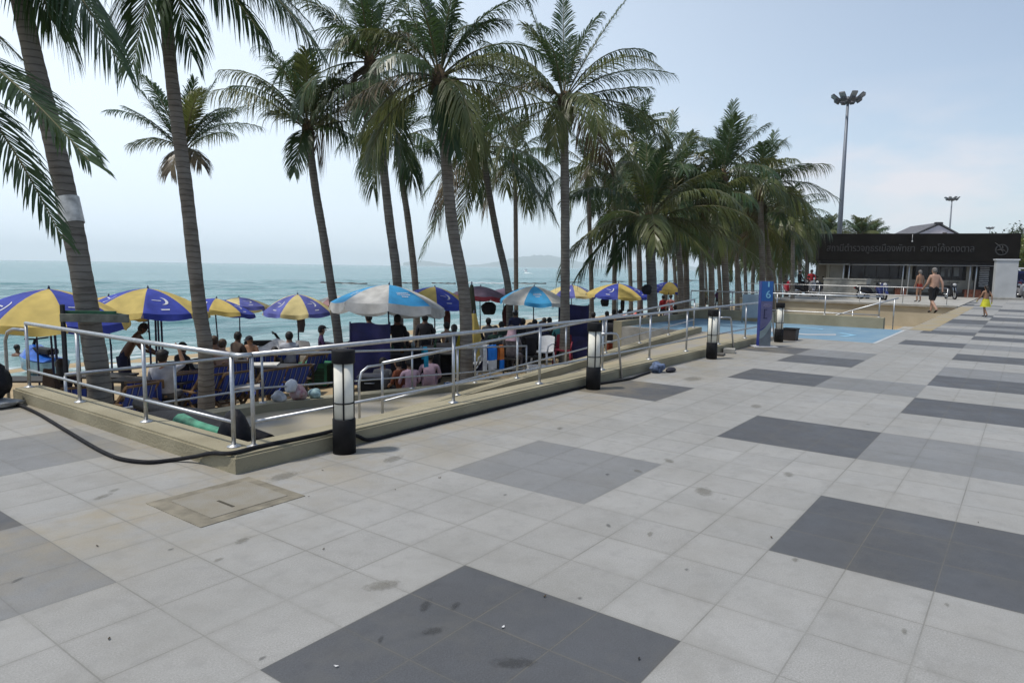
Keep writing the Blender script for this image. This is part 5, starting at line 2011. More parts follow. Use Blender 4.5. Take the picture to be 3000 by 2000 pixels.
# things hung from umbrella ribs
HANG = nmat('dark_hung_cloth', (0.012, 0.013, 0.014), 0.85, 0, 0.3, 8)
for px, py, d, w_, h_, mat, lab in ((1432, 903, 23.2, 0.44, 0.42, HANG, 'black bag hanging under the red-hemmed purple umbrella'), (1484, 925, 23.4, 0.26, 0.72, nmat('dark_red_cloth', (0.07, 0.018, 0.018), 0.9), 'dark red clothes hanging under the purple umbrella'), (882, 945, 19.8, 0.20, 0.55, nmat('drab_cloth', (0.06, 0.05, 0.055), 0.9), 'drab clothes hanging from the umbrella pole'),
                                    (1772, 885, 26.0, 0.28, 0.32, HANG, 'black cloth hanging left under the yellow umbrella by the low palm'), (1824, 892, 26.2, 0.14, 0.5, HANG, 'black strip of cloth hanging by the umbrella pole near the low palm'), (1895, 848, 21.4, 0.28, 0.30, HANG, 'round black bag hung on the trunk of the low dark palm'),
                                    (1310, 935, 20.6, 0.18, 0.6, nmat('brown_red_cloth', (0.10, 0.03, 0.02), 0.9), 'brown red clothes hanging beside the furled yellow umbrella')):
    c0 = at(px, py, d)
    mb = MB()
    rows = []
    for j in range(9):
        s = j / 8
        rr = w_ / 2 * (0.25 + 0.9 * math.sin(PI * min(1, 0.1 + s * 0.75)))
        rows.append([Vector((math.cos(2 * PI * k / 12) * rr * (1 + 0.15 * math.sin(3 * k + j)), math.sin(2 * PI * k / 12) * rr * 0.45, h_ / 2 - h_ * s)) for k in range(12)])
    mb.grid(rows, 0, True, closed=True)
    mb.face(rows[-1])
    mb.tube([(0, 0, h_ / 2 - 0.02), (0, 0, h_ / 2 + 0.12)], 0.008, 5)
    tag(mb.build('hanging_cloth' if 'bag' not in lab else 'hanging_bag', mat, None, c0, face(0)), lab, 'bag' if 'bag' in lab else 'clothes')

# bags of rubbish on the outer kerb
kz2 = lambda x: zb(x) + 0.12
PLW = nmat('white_bag_plastic', (0.50, 0.52, 0.54), 0.4, 0, 0.15, 9, 0.4, 20, trans=0.25)
for px, rad, mat, lab, dz in ((808, (0.105, 0.09, 0.085), PLW, 'small white rubbish bag, lowest left of the heap on the kerb', 0), (846, (0.095, 0.09, 0.11), nmat('white_ball_bag', (0.55, 0.57, 0.6), 0.5, 0, 0.08, 9), 'round white bag on top of the rubbish heap on the kerb', 0.13), (868, (0.14, 0.11, 0.12), nmat('pink_patterned_bag', (0.30, 0.10, 0.12), 0.5, 0, 0.3, 16, 0.4, 20, col2=(0.42, 0.36, 0.35)), 'pink and white patterned rubbish bag on the kerb', 0),
                              (916, (0.105, 0.09, 0.085), nmat('pale_teal_bag', (0.30, 0.43, 0.43), 0.5, 0, 0.2, 14, 0.4, 20), 'pale teal rubbish bag, rightmost of the heap on the kerb', 0)):
    an = YAW - math.atan((px - 1500) / F)
    yy = 8.98
    x = yy / math.tan(an)
    crumple('rubbish_bag', lab, 'bag', (x, yy, kz2(x) + dz), rad, mat, px, 0.13)
# bundles lying inside the railing corner
GN = nmat('green_tarpaulin', (0.06, 0.24, 0.15), 0.6, 0, 0.3, 6, 0.4, 12)
mb = MB()
mb.tube([(0.02, 0.75, 0.60), (-0.02, 0.6, 0.64), (0.0, 0.35, 0.63), (0.03, -0.1, 0.62), (0.02, -0.45, 0.58)], [0.05, 0.09, 0.06, 0.045, 0.02], 10)
tag(mb.build('rolled_tarpaulin', GN, None, Vector((3.36, 5.85, LZ))), 'rolled green tarpaulin lying inside the railing corner', 'tarpaulin')
mb = MB()
mb.tube([(0.12, 1.9, 0.62), (0.1, 1.2, 0.60), (0.12, 0.3, 0.60), (0.14, -0.5, 0.56)], [0.08, 0.10, 0.10, 0.08], 10)
tag(mb.build('rolled_tarpaulin', BAGB, None, Vector((3.46, 5.9, LZ))), 'rolled black tarpaulin beside the green one inside the railing', 'tarpaulin')
crumple('covered_barrel', 'rounded black plastic covered barrel behind the railing corner posts', 'barrel', (3.38, 5.62, LZ + 0.02), (0.17, 0.20, 0.47), BAGB, 12, 0.05)
crumple('covered_heap', 'low black plastic heap along the short kerb inside the railing', 'heap', (3.56, 6.6, LZ + 0.02), (0.30, 1.15, 0.38), BAGB, 14, 0.06)
# brown wooden trestle at the left
g = on(148, 11.0)
t = thing('wooden_trestle', 'leaning brown timber trestle behind the left railing', 'trestle', g, face(10))
for x, lean in ((-0.05, 0.10), (0.12, -0.16)):
    mb = MB()
    mb.box((x, 0, 0.55), (0.09, 0.05, 1.15), mat=Matrix.Rotation(lean, 3, 'Y'))
    mb.build('leg', nmat('dark_brown_wood', (0.06, 0.035, 0.02), 0.8, 0, 0.2, 5), t)
mb = MB()
mb.box((0.02, 0, 0.75), (0.3, 0.06, 0.06))
mb.build('crossbar', WOOD, t)
# pale notice board by the sign
t = thing('notice_board', 'pale blue notice panel standing behind the tall blue sign', 'board', Vector((21.3, 6.75, 0.0)), face(-4))
mb = MB()
mb.box((0, 0, 0.52), (0.66, 0.03, 0.72), bev=0.005)
mb.build('panel', nmat('pale_blue_panel', (0.24, 0.29, 0.32), 0.5, 0, 0.1, 2), t)
for sg in (-1, 1):
    mb = MB()
    mb.tube([(sg * 0.31, 0.03, 0), (sg * 0.31, 0.03, 0.90)], 0.02, 8)
    mb.build('post', STEEL, t)

# cloth-covered stall tables in the deep shade
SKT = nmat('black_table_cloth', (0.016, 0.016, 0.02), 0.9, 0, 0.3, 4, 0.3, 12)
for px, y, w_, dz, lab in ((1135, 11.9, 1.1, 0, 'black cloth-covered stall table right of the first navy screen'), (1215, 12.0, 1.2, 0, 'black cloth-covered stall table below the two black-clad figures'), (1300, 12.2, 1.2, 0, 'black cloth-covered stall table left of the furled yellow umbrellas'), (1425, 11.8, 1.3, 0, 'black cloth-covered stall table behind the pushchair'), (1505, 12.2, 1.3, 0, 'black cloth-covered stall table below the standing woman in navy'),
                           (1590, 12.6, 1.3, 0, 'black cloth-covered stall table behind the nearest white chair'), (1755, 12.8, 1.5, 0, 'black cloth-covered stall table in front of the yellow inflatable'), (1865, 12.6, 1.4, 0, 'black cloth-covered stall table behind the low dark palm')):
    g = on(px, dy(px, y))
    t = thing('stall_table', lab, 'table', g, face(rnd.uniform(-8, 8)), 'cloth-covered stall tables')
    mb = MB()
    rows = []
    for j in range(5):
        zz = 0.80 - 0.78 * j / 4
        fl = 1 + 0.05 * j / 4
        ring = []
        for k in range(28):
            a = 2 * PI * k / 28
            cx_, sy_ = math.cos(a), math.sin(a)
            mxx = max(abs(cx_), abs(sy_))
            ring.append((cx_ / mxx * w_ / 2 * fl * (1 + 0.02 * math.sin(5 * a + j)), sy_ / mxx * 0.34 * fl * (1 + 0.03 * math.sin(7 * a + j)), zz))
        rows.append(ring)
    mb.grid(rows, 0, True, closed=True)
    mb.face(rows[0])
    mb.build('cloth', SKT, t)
    for q in range(5):
        mb = MB()
        x = rnd.uniform(-w_ / 2 + 0.1, w_ / 2 - 0.1)
        hh = rnd.uniform(0.08, 0.24)
        rr = rnd.uniform(0.025, 0.05)
        mb.lathe([(rr, 0.80), (rr, 0.80 + hh * 0.7), (rr * 0.4, 0.80 + hh * 0.8), (rr * 0.4, 0.80 + hh)], (x, rnd.uniform(-0.2, 0.2), 0), 10)
        tag(mb.build('bottle', [nmat('bottle_green', (0.02, 0.07, 0.03), 0.2), nmat('bottle_pale', (0.35, 0.38, 0.38), 0.25), nmat('bottle_amber', (0.12, 0.05, 0.01), 0.2)][q % 3], None, Matrix.Translation(g) @ Vector((0, 0, 0)), t.rotation_euler[2]), 'small bottle standing on a cloth-covered stall table', 'bottle', 'bottles on the stall tables')
# more deck chairs facing the sea, in the shade
for i, (px, y) in enumerate(((1010, 13.2), (1055, 13.4), (1160, 13.8), (1240, 14.0), (1330, 13.4), (1440, 14.2), (1470, 13.4), (1540, 14.4), (1620, 13.8), (1660, 14.6), (1720, 13.6), (1790, 14.2), (1850, 14.0), (430, 12.4), (520, 12.8), (90, 12.0))):
    dup(d0, on(px, dy(px, y)), face(rnd.uniform(0, 60)), 'blue striped deck chair facing the sea in the deep shade', 'deck chairs facing the sea')

# blue float by the water
t = thing('swim_ring', 'blue inflatable swim ring near the water behind the slim palm', 'inflatable', on(692, 17.5), 0.3)
mb = MB()
mb.torus((0, 0, 0.36), 0.27, 0.11, 'X', 24, 12)
mb.build('ring', nmat('float_blue', (0.015, 0.10, 0.50), 0.35), t)
mb = MB()
mb.tube([(0.0, -0.35, 0.02), (0.0, 0.35, 0.02)], 0.03, 6)
mb.build('rope', WHITE_PL, t)
for px, y, lab in ((655, 15.6, 'white plastic chair behind the bare-backed sitters'), (720, 16.0, 'white plastic chair left of the sunburnt man'), (905, 16.2, 'white plastic chair left of the purple-topped person'), (980, 15.2, 'white plastic chair just left of the first navy screen')):
    dup(pc, on(px, dy(px, y)), face(rnd.uniform(-40, 40)), lab)
for px, y, w_, lab in ((690, 14.6, 1.3, 'dark table between the bare-backed sitters and the water'), (905, 14.8, 1.4, 'dark table beside the purple-topped person'), (985, 14.0, 1.2, 'dark table behind the leaning grey trunk'), (590, 14.4, 1.2, 'dark table left of the slim palm trunk')):
    table('beach_table', lab, on(px, dy(px, y)), face(rnd.uniform(-12, 12)), w_, 0.6, 0.66, DARKT, DARKT)
for i, (px, y) in enumerate(((610, 13.4), (700, 13.6), (765, 14.4), (835, 14.6), (905, 13.4), (960, 13.8), (1000, 15.4), (250, 12.6), (560, 13.0))):
    dup(d0, on(px, dy(px, y)), face(rnd.uniform(0, 60)), 'blue striped deck chair facing the sea in the deep shade', 'deck chairs facing the sea')
# ------------------------------------------------------------------ people
SKIN = nmat('tan_skin', (0.30, 0.165, 0.10), 0.55, 0, 0.08, 7)
SKIN_D = nmat('brown_skin', (0.13, 0.065, 0.038), 0.5, 0, 0.08, 7)
SKIN_P = nmat('pale_skin', (0.42, 0.26, 0.19), 0.55, 0, 0.08, 7)
HAIR_K = nmat('black_hair', (0.012, 0.010, 0.009), 0.6, 0, 0.2, 20)
HAIR_G = nmat('grey_hair', (0.16, 0.15, 0.14), 0.7, 0, 0.2, 20)
HAIR_B = nmat('brown_hair', (0.05, 0.03, 0.018), 0.6, 0, 0.2, 20)
EYE = nmat('dark_eye', (0.01, 0.01, 0.01), 0.3)


def cloth(name, c):
    return nmat(name, c, 0.85, 0, 0.15, 6, 0.3, 25)


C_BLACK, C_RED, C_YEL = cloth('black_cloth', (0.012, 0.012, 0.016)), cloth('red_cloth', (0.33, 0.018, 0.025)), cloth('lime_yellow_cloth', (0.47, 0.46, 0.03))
C_WHITE, C_PINK, C_PURP = cloth('grey_white_cloth', (0.36, 0.37, 0.40)), cloth('pale_pink_cloth', (0.43, 0.29, 0.34)), cloth('dark_purple_cloth', (0.045, 0.02, 0.065))
C_NAVY, C_GREY, C_FLOR = cloth('navy_cloth', (0.015, 0.018, 0.05)), cloth('grey_cloth', (0.12, 0.12, 0.12)), nmat('floral_grey_cloth', (0.13, 0.11, 0.11), 0.9, 0, 0.4, 16, col2=(0.26, 0.22, 0.22))
C_TEAL, C_LILAC, C_DKRED = cloth('teal_cloth', (0.03, 0.14, 0.15)), cloth('lilac_cloth', (0.26, 0.25, 0.34)), cloth('trunks_red_cloth', (0.30, 0.03, 0.015))


def pose_joints(pose, Hh):
    """joint positions for a person facing +y (metres for a 1.70 m body, feet at z=0), scaled afterwards"""
    J = {}
    if pose in ('stand', 'walk', 'walk2', 'bend', 'crouch'):
        J['pel'] = (0, 0, 0.94)
        lean = {'stand': 0.0, 'walk': 0.06, 'walk2': 0.04, 'bend': 0.62, 'crouch': 0.35}[pose]

        def tor(h, y=0.0, x=0.0):
            return (x, math.sin(lean) * h + y * math.cos(lean), 0.94 + math.cos(lean) * h - y * math.sin(lean))
        J['spi'], J['che'], J['nek'] = tor(0.18), tor(0.38, -0.01), tor(0.53, -0.01)
        J['hd0'], J['hd1'] = tor(0.63, 0.02), tor(0.74, 0.02)
        for sg, nm in ((-1, 'L'), (1, 'R')):
            J['sh' + nm] = tor(0.46, -0.01, sg * 0.175)
            J['hip' + nm] = (sg * 0.095, 0, 0.88)
        if pose == 'stand':
            for sg, nm in ((-1, 'L'), (1, 'R')):
                J['el' + nm], J['wr' + nm] = (sg * 0.235, -0.03, 1.13), (sg * 0.25, 0.05, 0.88)
                J['kn' + nm], J['an' + nm], J['to' + nm] = (sg * 0.105, 0.02, 0.48), (sg * 0.11, -0.02, 0.085), (sg * 0.13, 0.15, 0.03)
        elif pose == 'bend':
            for sg, nm in ((-1, 'L'), (1, 'R')):
                J['el' + nm], J['wr' + nm] = (sg * 0.20, 0.42, 1.07), (sg * 0.10, 0.60, 0.98)
                J['kn' + nm], J['an' + nm], J['to' + nm] = (sg * 0.11, 0.04, 0.48), (sg * 0.12, -0.03, 0.085), (sg * 0.14, 0.14, 0.03)
        else:
            st = 0.24 if pose == 'walk' else 0.16
            J['elL'], J['wrL'] = (-0.245, 0.07, 1.13), (-0.25, 0.24, 0.95)
            J['elR'], J['wrR'] = (0.245, -0.12, 1.14), (0.26, -0.12, 0.88)
            J['knL'], J['anL'], J['toL'] = (-0.085, -0.02, 0.49), (-0.075, -st - 0.08, 0.15), (-0.08, -st + 0.05, 0.035)
            J['knR'], J['anR'], J['toR'] = (0.09, 0.16, 0.49), (0.085, st - 0.06, 0.085), (0.095, st + 0.11, 0.04)
        if pose == 'crouch':
            pass
    else:
        # seated on something 0.40 high ('sit'), on the ground ('ground')
        s = 0.42 if pose in ('sit', 'sit_up') else 0.12
        lean = -0.22 if pose == 'sit' else (-0.02 if pose == 'sit_up' else 0.12)
        J['pel'] = (0, 0, s + 0.08)

        def tor(h, y=0.0, x=0.0):
            return (x, math.sin(lean) * h + y * math.cos(lean), s + 0.08 + math.cos(lean) * h - y * math.sin(lean))
        J['spi'], J['che'], J['nek'] = tor(0.18), tor(0.38, -0.01), tor(0.53, 0.0)
        J['hd0'], J['hd1'] = tor(0.63, 0.03), tor(0.74, 0.035)
        for sg, nm in ((-1, 'L'), (1, 'R')):
            J['sh' + nm] = tor(0.46, -0.01, sg * 0.175)
            J['hip' + nm] = (sg * 0.095, 0.03, s + 0.06)
            J['el' + nm] = tor(0.22, 0.06, sg * 0.25)
            J['wr' + nm] = tor(0.13, 0.30, sg * 0.14)
            if s > 0.3:
                J['kn' + nm], J['an' + nm], J['to' + nm] = (sg * 0.12, 0.44, s + 0.04), (sg * 0.12, 0.42, 0.085), (sg * 0.13, 0.58, 0.03)
            else:
                J['kn' + nm], J['an' + nm], J['to' + nm] = (sg * 0.16, 0.36, 0.42), (sg * 0.13, 0.52, 0.085), (sg * 0.14, 0.66, 0.03)
    if pose == 'sit':
        J['elR'], J['wrR'] = (0.27, 0.12, 0.98), (0.20, 0.16, 1.20)
    k = Hh / 1.70
    return {a: Vector(p) * k for a, p in J.items()}, k


RAD = dict(pel=0.135, spi=0.122, che=0.135, nek=0.052, hd0=0.082, hd1=0.088, shL=0.062, shR=0.062, elL=0.042, elR=0.042, wrL=0.028, wrR=0.028, hipL=0.09, hipR=0.09, knL=0.058, knR=0.058, anL=0.036, anR=0.036, toL=0.030, toR=0.030)
BONES = [('pel', 'spi'), ('spi', 'che'), ('che', 'nek'), ('nek', 'hd0'), ('hd0', 'hd1')]
for _s in 'LR':
    BONES += [('che', 'sh' + _s), ('sh' + _s, 'el' + _s), ('el' + _s, 'wr' + _s), ('pel', 'hip' + _s), ('hip' + _s, 'kn' + _s), ('kn' + _s, 'an' + _s), ('an' + _s, 'to' + _s)]


def make_person(label, loc, rz, pose, Hh=1.70, skin=SKIN, top=None, bottom=C_BLACK, hair=HAIR_K, sleeves=0.5, legs=0.5, hat=None, longhair=False, fat=1.0, skirt=False, veil=None, group='people on the beach', shoes=None, name='person', female=False):
    root = thing(name, label, 'person', loc, rz, group)
    J, k = pose_joints(pose, Hh)
    names = list(J)
    verts = [J[a].copy() for a in names]
    rad = [RAD[a] * k * (fat if a in ('pel', 'spi', 'che') else (0.5 + 0.5 * fat)) * (0.93 if female else 1) for a in names]
    idx = {a: i for i, a in enumerate(names)}
    edges = [(idx[a], idx[b_]) for a, b_ in BONES]
    for s in 'LR':
        w_, e_ = J['wr' + s], J['el' + s]
        d = (w_ - e_).normalized()
        side = Vector((1 if s == 'R' else -1, 0, 0))
        fw = (Vector((0, 1, 0)) - d * d.y)
        fw = fw.normalized() if fw.length > 0.2 else Vector((0, 0, 1))
        palm_ = w_ + d * 0.075 * k
        pi = len(verts)
        verts.append(palm_)
        rad.append(0.030 * k)
        edges.append((idx['wr' + s], pi))
        for q, (off, ln) in enumerate(((-0.026, 0.062), (-0.009, 0.076), (0.009, 0.072), (0.025, 0.058))):
            b0 = palm_ + d * 0.035 * k + fw * off * k
            b1 = b0 + (d * 0.8 + side * -0.35).normalized() * ln * k
            i0 = len(verts)
            verts += [b0, b1]
            rad += [0.0095 * k, 0.0075 * k]
            edges += [(pi, i0), (i0, i0 + 1)]
        tb = w_ + d * 0.045 * k + fw * 0.038 * k
        i0 = len(verts)
        verts += [tb, tb + (d + fw * 0.7).normalized() * 0.045 * k]
        rad += [0.011 * k, 0.009 * k]
        edges += [(pi, i0), (i0, i0 + 1)]
    me = bpy.data.meshes.new('body')
    me.from_pydata([tuple(v) for v in verts], edges, [])
    ob = bpy.data.objects.new('tmp_body', me)
    COL.objects.link(ob)
    sk = ob.modifiers.new('skin', 'SKIN')
    sk.use_smooth_shade = True
    for i, v in enumerate(me.skin_vertices[0].data):
        rx = rad[i]
        v.radius = (rx, rx)
        v.use_root = (i == idx['pel'])
    for a, (fx_, fy_) in dict(che=(1.22, 0.86), spi=(1.10, 0.86), pel=(1.12, 0.95)).items():
        me.skin_vertices[0].data[idx[a]].radius = (rad[idx[a]] * fx_, rad[idx[a]] * fy_)
    ss = ob.modifiers.new('sub', 'SUBSURF')
    ss.levels = ss.render_levels = 1
    dg = bpy.context.evaluated_depsgraph_get()
    bm_ = bpy.data.meshes.new_from_object(ob.evaluated_get(dg))
    COL.objects.unlink(ob)
    bpy.data.objects.remove(ob)
    # face: nose, ears and eyes grow from the head
    hc = (J['hd0'] + J['hd1']) / 2
    up = (J['hd1'] - J['hd0']).normalized()
    fwd = (Vector((0, 1, 0)) - up * up.y).normalized()
    rt = fwd.cross(up).normalized()
    mb = MB()
    hr = 0.086 * k
    mb.ball(hc + fwd * hr * 1.12 - up * hr * 0.12, (0.011 * k, 0.018 * k, 0.02 * k), 8)
    for sg in (-1, 1):
        mb.ball(hc + rt * sg * hr * 0.98 - up * hr * 0.1, (0.012 * k, 0.02 * k, 0.03 * k), 8)
        mb.ball(hc + rt * sg * 0.03 * k + fwd * hr * 0.98 + up * hr * 0.08, (0.012 * k, 0.008 * k, 0.007 * k), 8, 4)
    mb.box(hc + fwd * hr * 0.99 - up * hr * 0.52, (0.042 * k, 0.012 * k, 0.009 * k), mi=5)
    shoe_m = shoes or skin
    mats = [skin, top or skin, bottom, shoe_m, EYE, nmat('lips', (0.2, 0.08, 0.07), 0.6)]
    for m_ in mats:
        bm_.materials.append(m_)
    segs = []
    for a, b_ in BONES:
        segs.append((J[a], J[b_], a, b_))

    def near(p):
        best = None
        for A, B, a, b_ in segs:
            ab = B - A
            tt = max(0, min(1, (p - A).dot(ab) / ab.length_squared))
            ra = RAD[a] * (1 - tt) + RAD[b_] * tt
            ds = (p - (A + ab * tt)).length / (ra * k)
            if best is None or ds < best[0]:
                best = (ds, a, b_, tt)
        return best
    for p in bm_.polygons:
        _, a, b_, tt = near(p.center)
        mi = 0
        if b_ in ('spi', 'che') or (a == 'che' and b_[:2] == 'sh') or (b_ == 'nek' and tt < 0.75):
            mi = 1
        if a == 'pel' and b_ == 'spi' and tt < 0.30:
            mi = 2
        if a[:2] == 'sh':
            mi = 1 if tt < sleeves * 2 else 0
        if a[:2] == 'el':
            mi = 1 if sleeves > 0.5 and tt < (sleeves - 0.5) * 2 else 0
        if b_[:3] == 'hip':
            mi = 2
        if a[:3] == 'hip':
            mi = 2 if tt < legs * 2 else 0
        if a[:2] == 'kn':
            mi = 2 if legs > 0.5 and tt < (legs - 0.5) * 2 else 0
        if b_[:2] == 'to' and shoes:
            mi = 3
        p.material_index = mi
        p.use_smooth = True
    n0 = len(bm_.vertices)
    b2 = bmesh.new()
    b2.from_mesh(bm_)
    vs = [b2.verts.new(v) for v in mb.v]
    for f, mi, s_ in zip(mb.f, mb.m, mb.sm):
        try:
            fc = b2.faces.new([vs[i] for i in f])
            fc.material_index = mi
            fc.smooth = True
        except ValueError:
            pass
    b2.to_mesh(bm_)
    b2.free()
    bm_.name = 'body'
    bo = bpy.data.objects.new('body', bm_)
    COL.objects.link(bo)
    bo.parent = root
    Rh = Matrix((rt, fwd, up)).transposed()
    mb = MB()
    mb.ball(hc - fwd * 0.012 * k + up * 0.012 * k, (hr * 1.09, hr * 1.14, hr * 1.20), 14, R=Rh @ Matrix.Rotation(math.radians(22), 3, 'X'), z0=-0.12, z1=1)
    mb.ball(hc - fwd * 0.03 * k - up * 0.02 * k, (hr * 1.04, hr * 0.98, hr * 1.05), 12, R=Rh)
    if longhair:
        P = [hc - fwd * hr * 0.55 + up * hr * 0.3, hc - fwd * hr * 1.0 - up * hr * 0.8, J['nek'] - fwd * 0.09 * k - up * 0.06 * k, J['che'] - fwd * 0.15 * k]
        mb.tube(P, [hr * 0.9, hr * 0.95, hr * 0.8, hr * 0.35], 10)
    mb.build('hair', hair, root)
    if hat:
        mb = MB()
        mb.ball(hc + up * hr * 0.30, (hr * 1.2, hr * 1.25, hr * 1.0), 14, R=Rh, z0=0.0, z1=1)
        if hat[1] == 'cap':
            mb.box(hc + up * hr * 0.34 + fwd * hr * 1.5, (hr * 1.5, hr * 1.0, 0.012), mat=Rh @ Matrix.Rotation(-0.2, 3, 'X'), bev=0.004)
        else:
            mb.lathe([(hr * 1.15, 0.02), (hr * 2.1, -0.03), (hr * 2.1, -0.022), (hr * 1.1, 0.035)], hc + up * hr * 0.30, 18, R=Rh)
        mb.build('hat', hat[0], root)
    if veil:
        mb = MB()
        rows = []
        for j in range(8):
            s_ = j / 7
            cc = (hc + up * hr * 1.12 * (1 - s_) * 1.0) if s_ < 0.4 else hc.lerp(J['che'] - fwd * 0.02, (s_ - 0.4) / 0.6)
            rr = hr * (0.25 + 1.1 * min(1, s_ * 2.6) + 1.1 * max(0, s_ - 0.55))
            rows.append([cc - fwd * 0.01 + (rt * math.cos(a) + fwd * math.sin(a) * 0.85) * rr for a in [2 * PI * i / 14 for i in range(14)]])
        mb.grid(rows, 0, True, closed=True)
        mb.build('headscarf', veil, root)
    if skirt:
        mb = MB()
        rows = []
        hipc = J['pel'] + Vector((0, 0, 0.05 * k))
        ln = 0.42 * k
        for j in range(7):
            s_ = j / 6
            rows.append([hipc + Vector((math.cos(a) * (0.16 + 0.10 * s_ + 0.015 * math.sin(6 * a) * s_) * k, math.sin(a) * (0.13 + 0.11 * s_ + 0.015 * math.sin(5 * a) * s_) * k, -ln * s_)) for a in [2 * PI * i / 20 for i in range(20)]])
        mb.grid(rows, 0, True, closed=True)
        mb.build('skirt', bottom, root)
    if pose != 'ground' and bottom is not None and not skirt and 0.2 < legs < 0.6:
        mb = MB()
        for s in 'LR':
            A, B = J['hip' + s], J['kn' + s]
            P = [A + Vector((0, 0, 0.05 * k)), A.lerp(B, 0.35), A.lerp(B, min(1.05, legs * 2))]
            mb.tube(P, [0.108 * k * fat, 0.100 * k, 0.092 * k], 12, cap=False)
        mb.build('shorts', bottom, root)
    return root


g = Vector((0, 0, 0))
W_ = 'people walking on the promenade'
make_person('shirtless heavy man in black shorts and sandals walking away on the promenade', on(2731, 27.6, 0), face(8), 'walk', 1.78, SKIN_P, None, C_BLACK, HAIR_G, legs=0.46, fat=1.22, group=W_, shoes=RUBBER)
make_person('slim grey-haired man in red swimming trunks walking near the station', on(2690, 38.0, 0), face(14), 'stand', 1.72, SKIN, None, C_DKRED, HAIR_G, legs=0.16, fat=0.95, group=W_, shoes=RUBBER)
make_person('girl in a lime yellow skirt skipping along the promenade', on(2884, 25.6, 0), face(10), 'walk2', 1.16, SKIN, SKIN, C_YEL, HAIR_K, longhair=True, skirt=True, legs=0.1, group=W_, shoes=RUBBER, female=True)

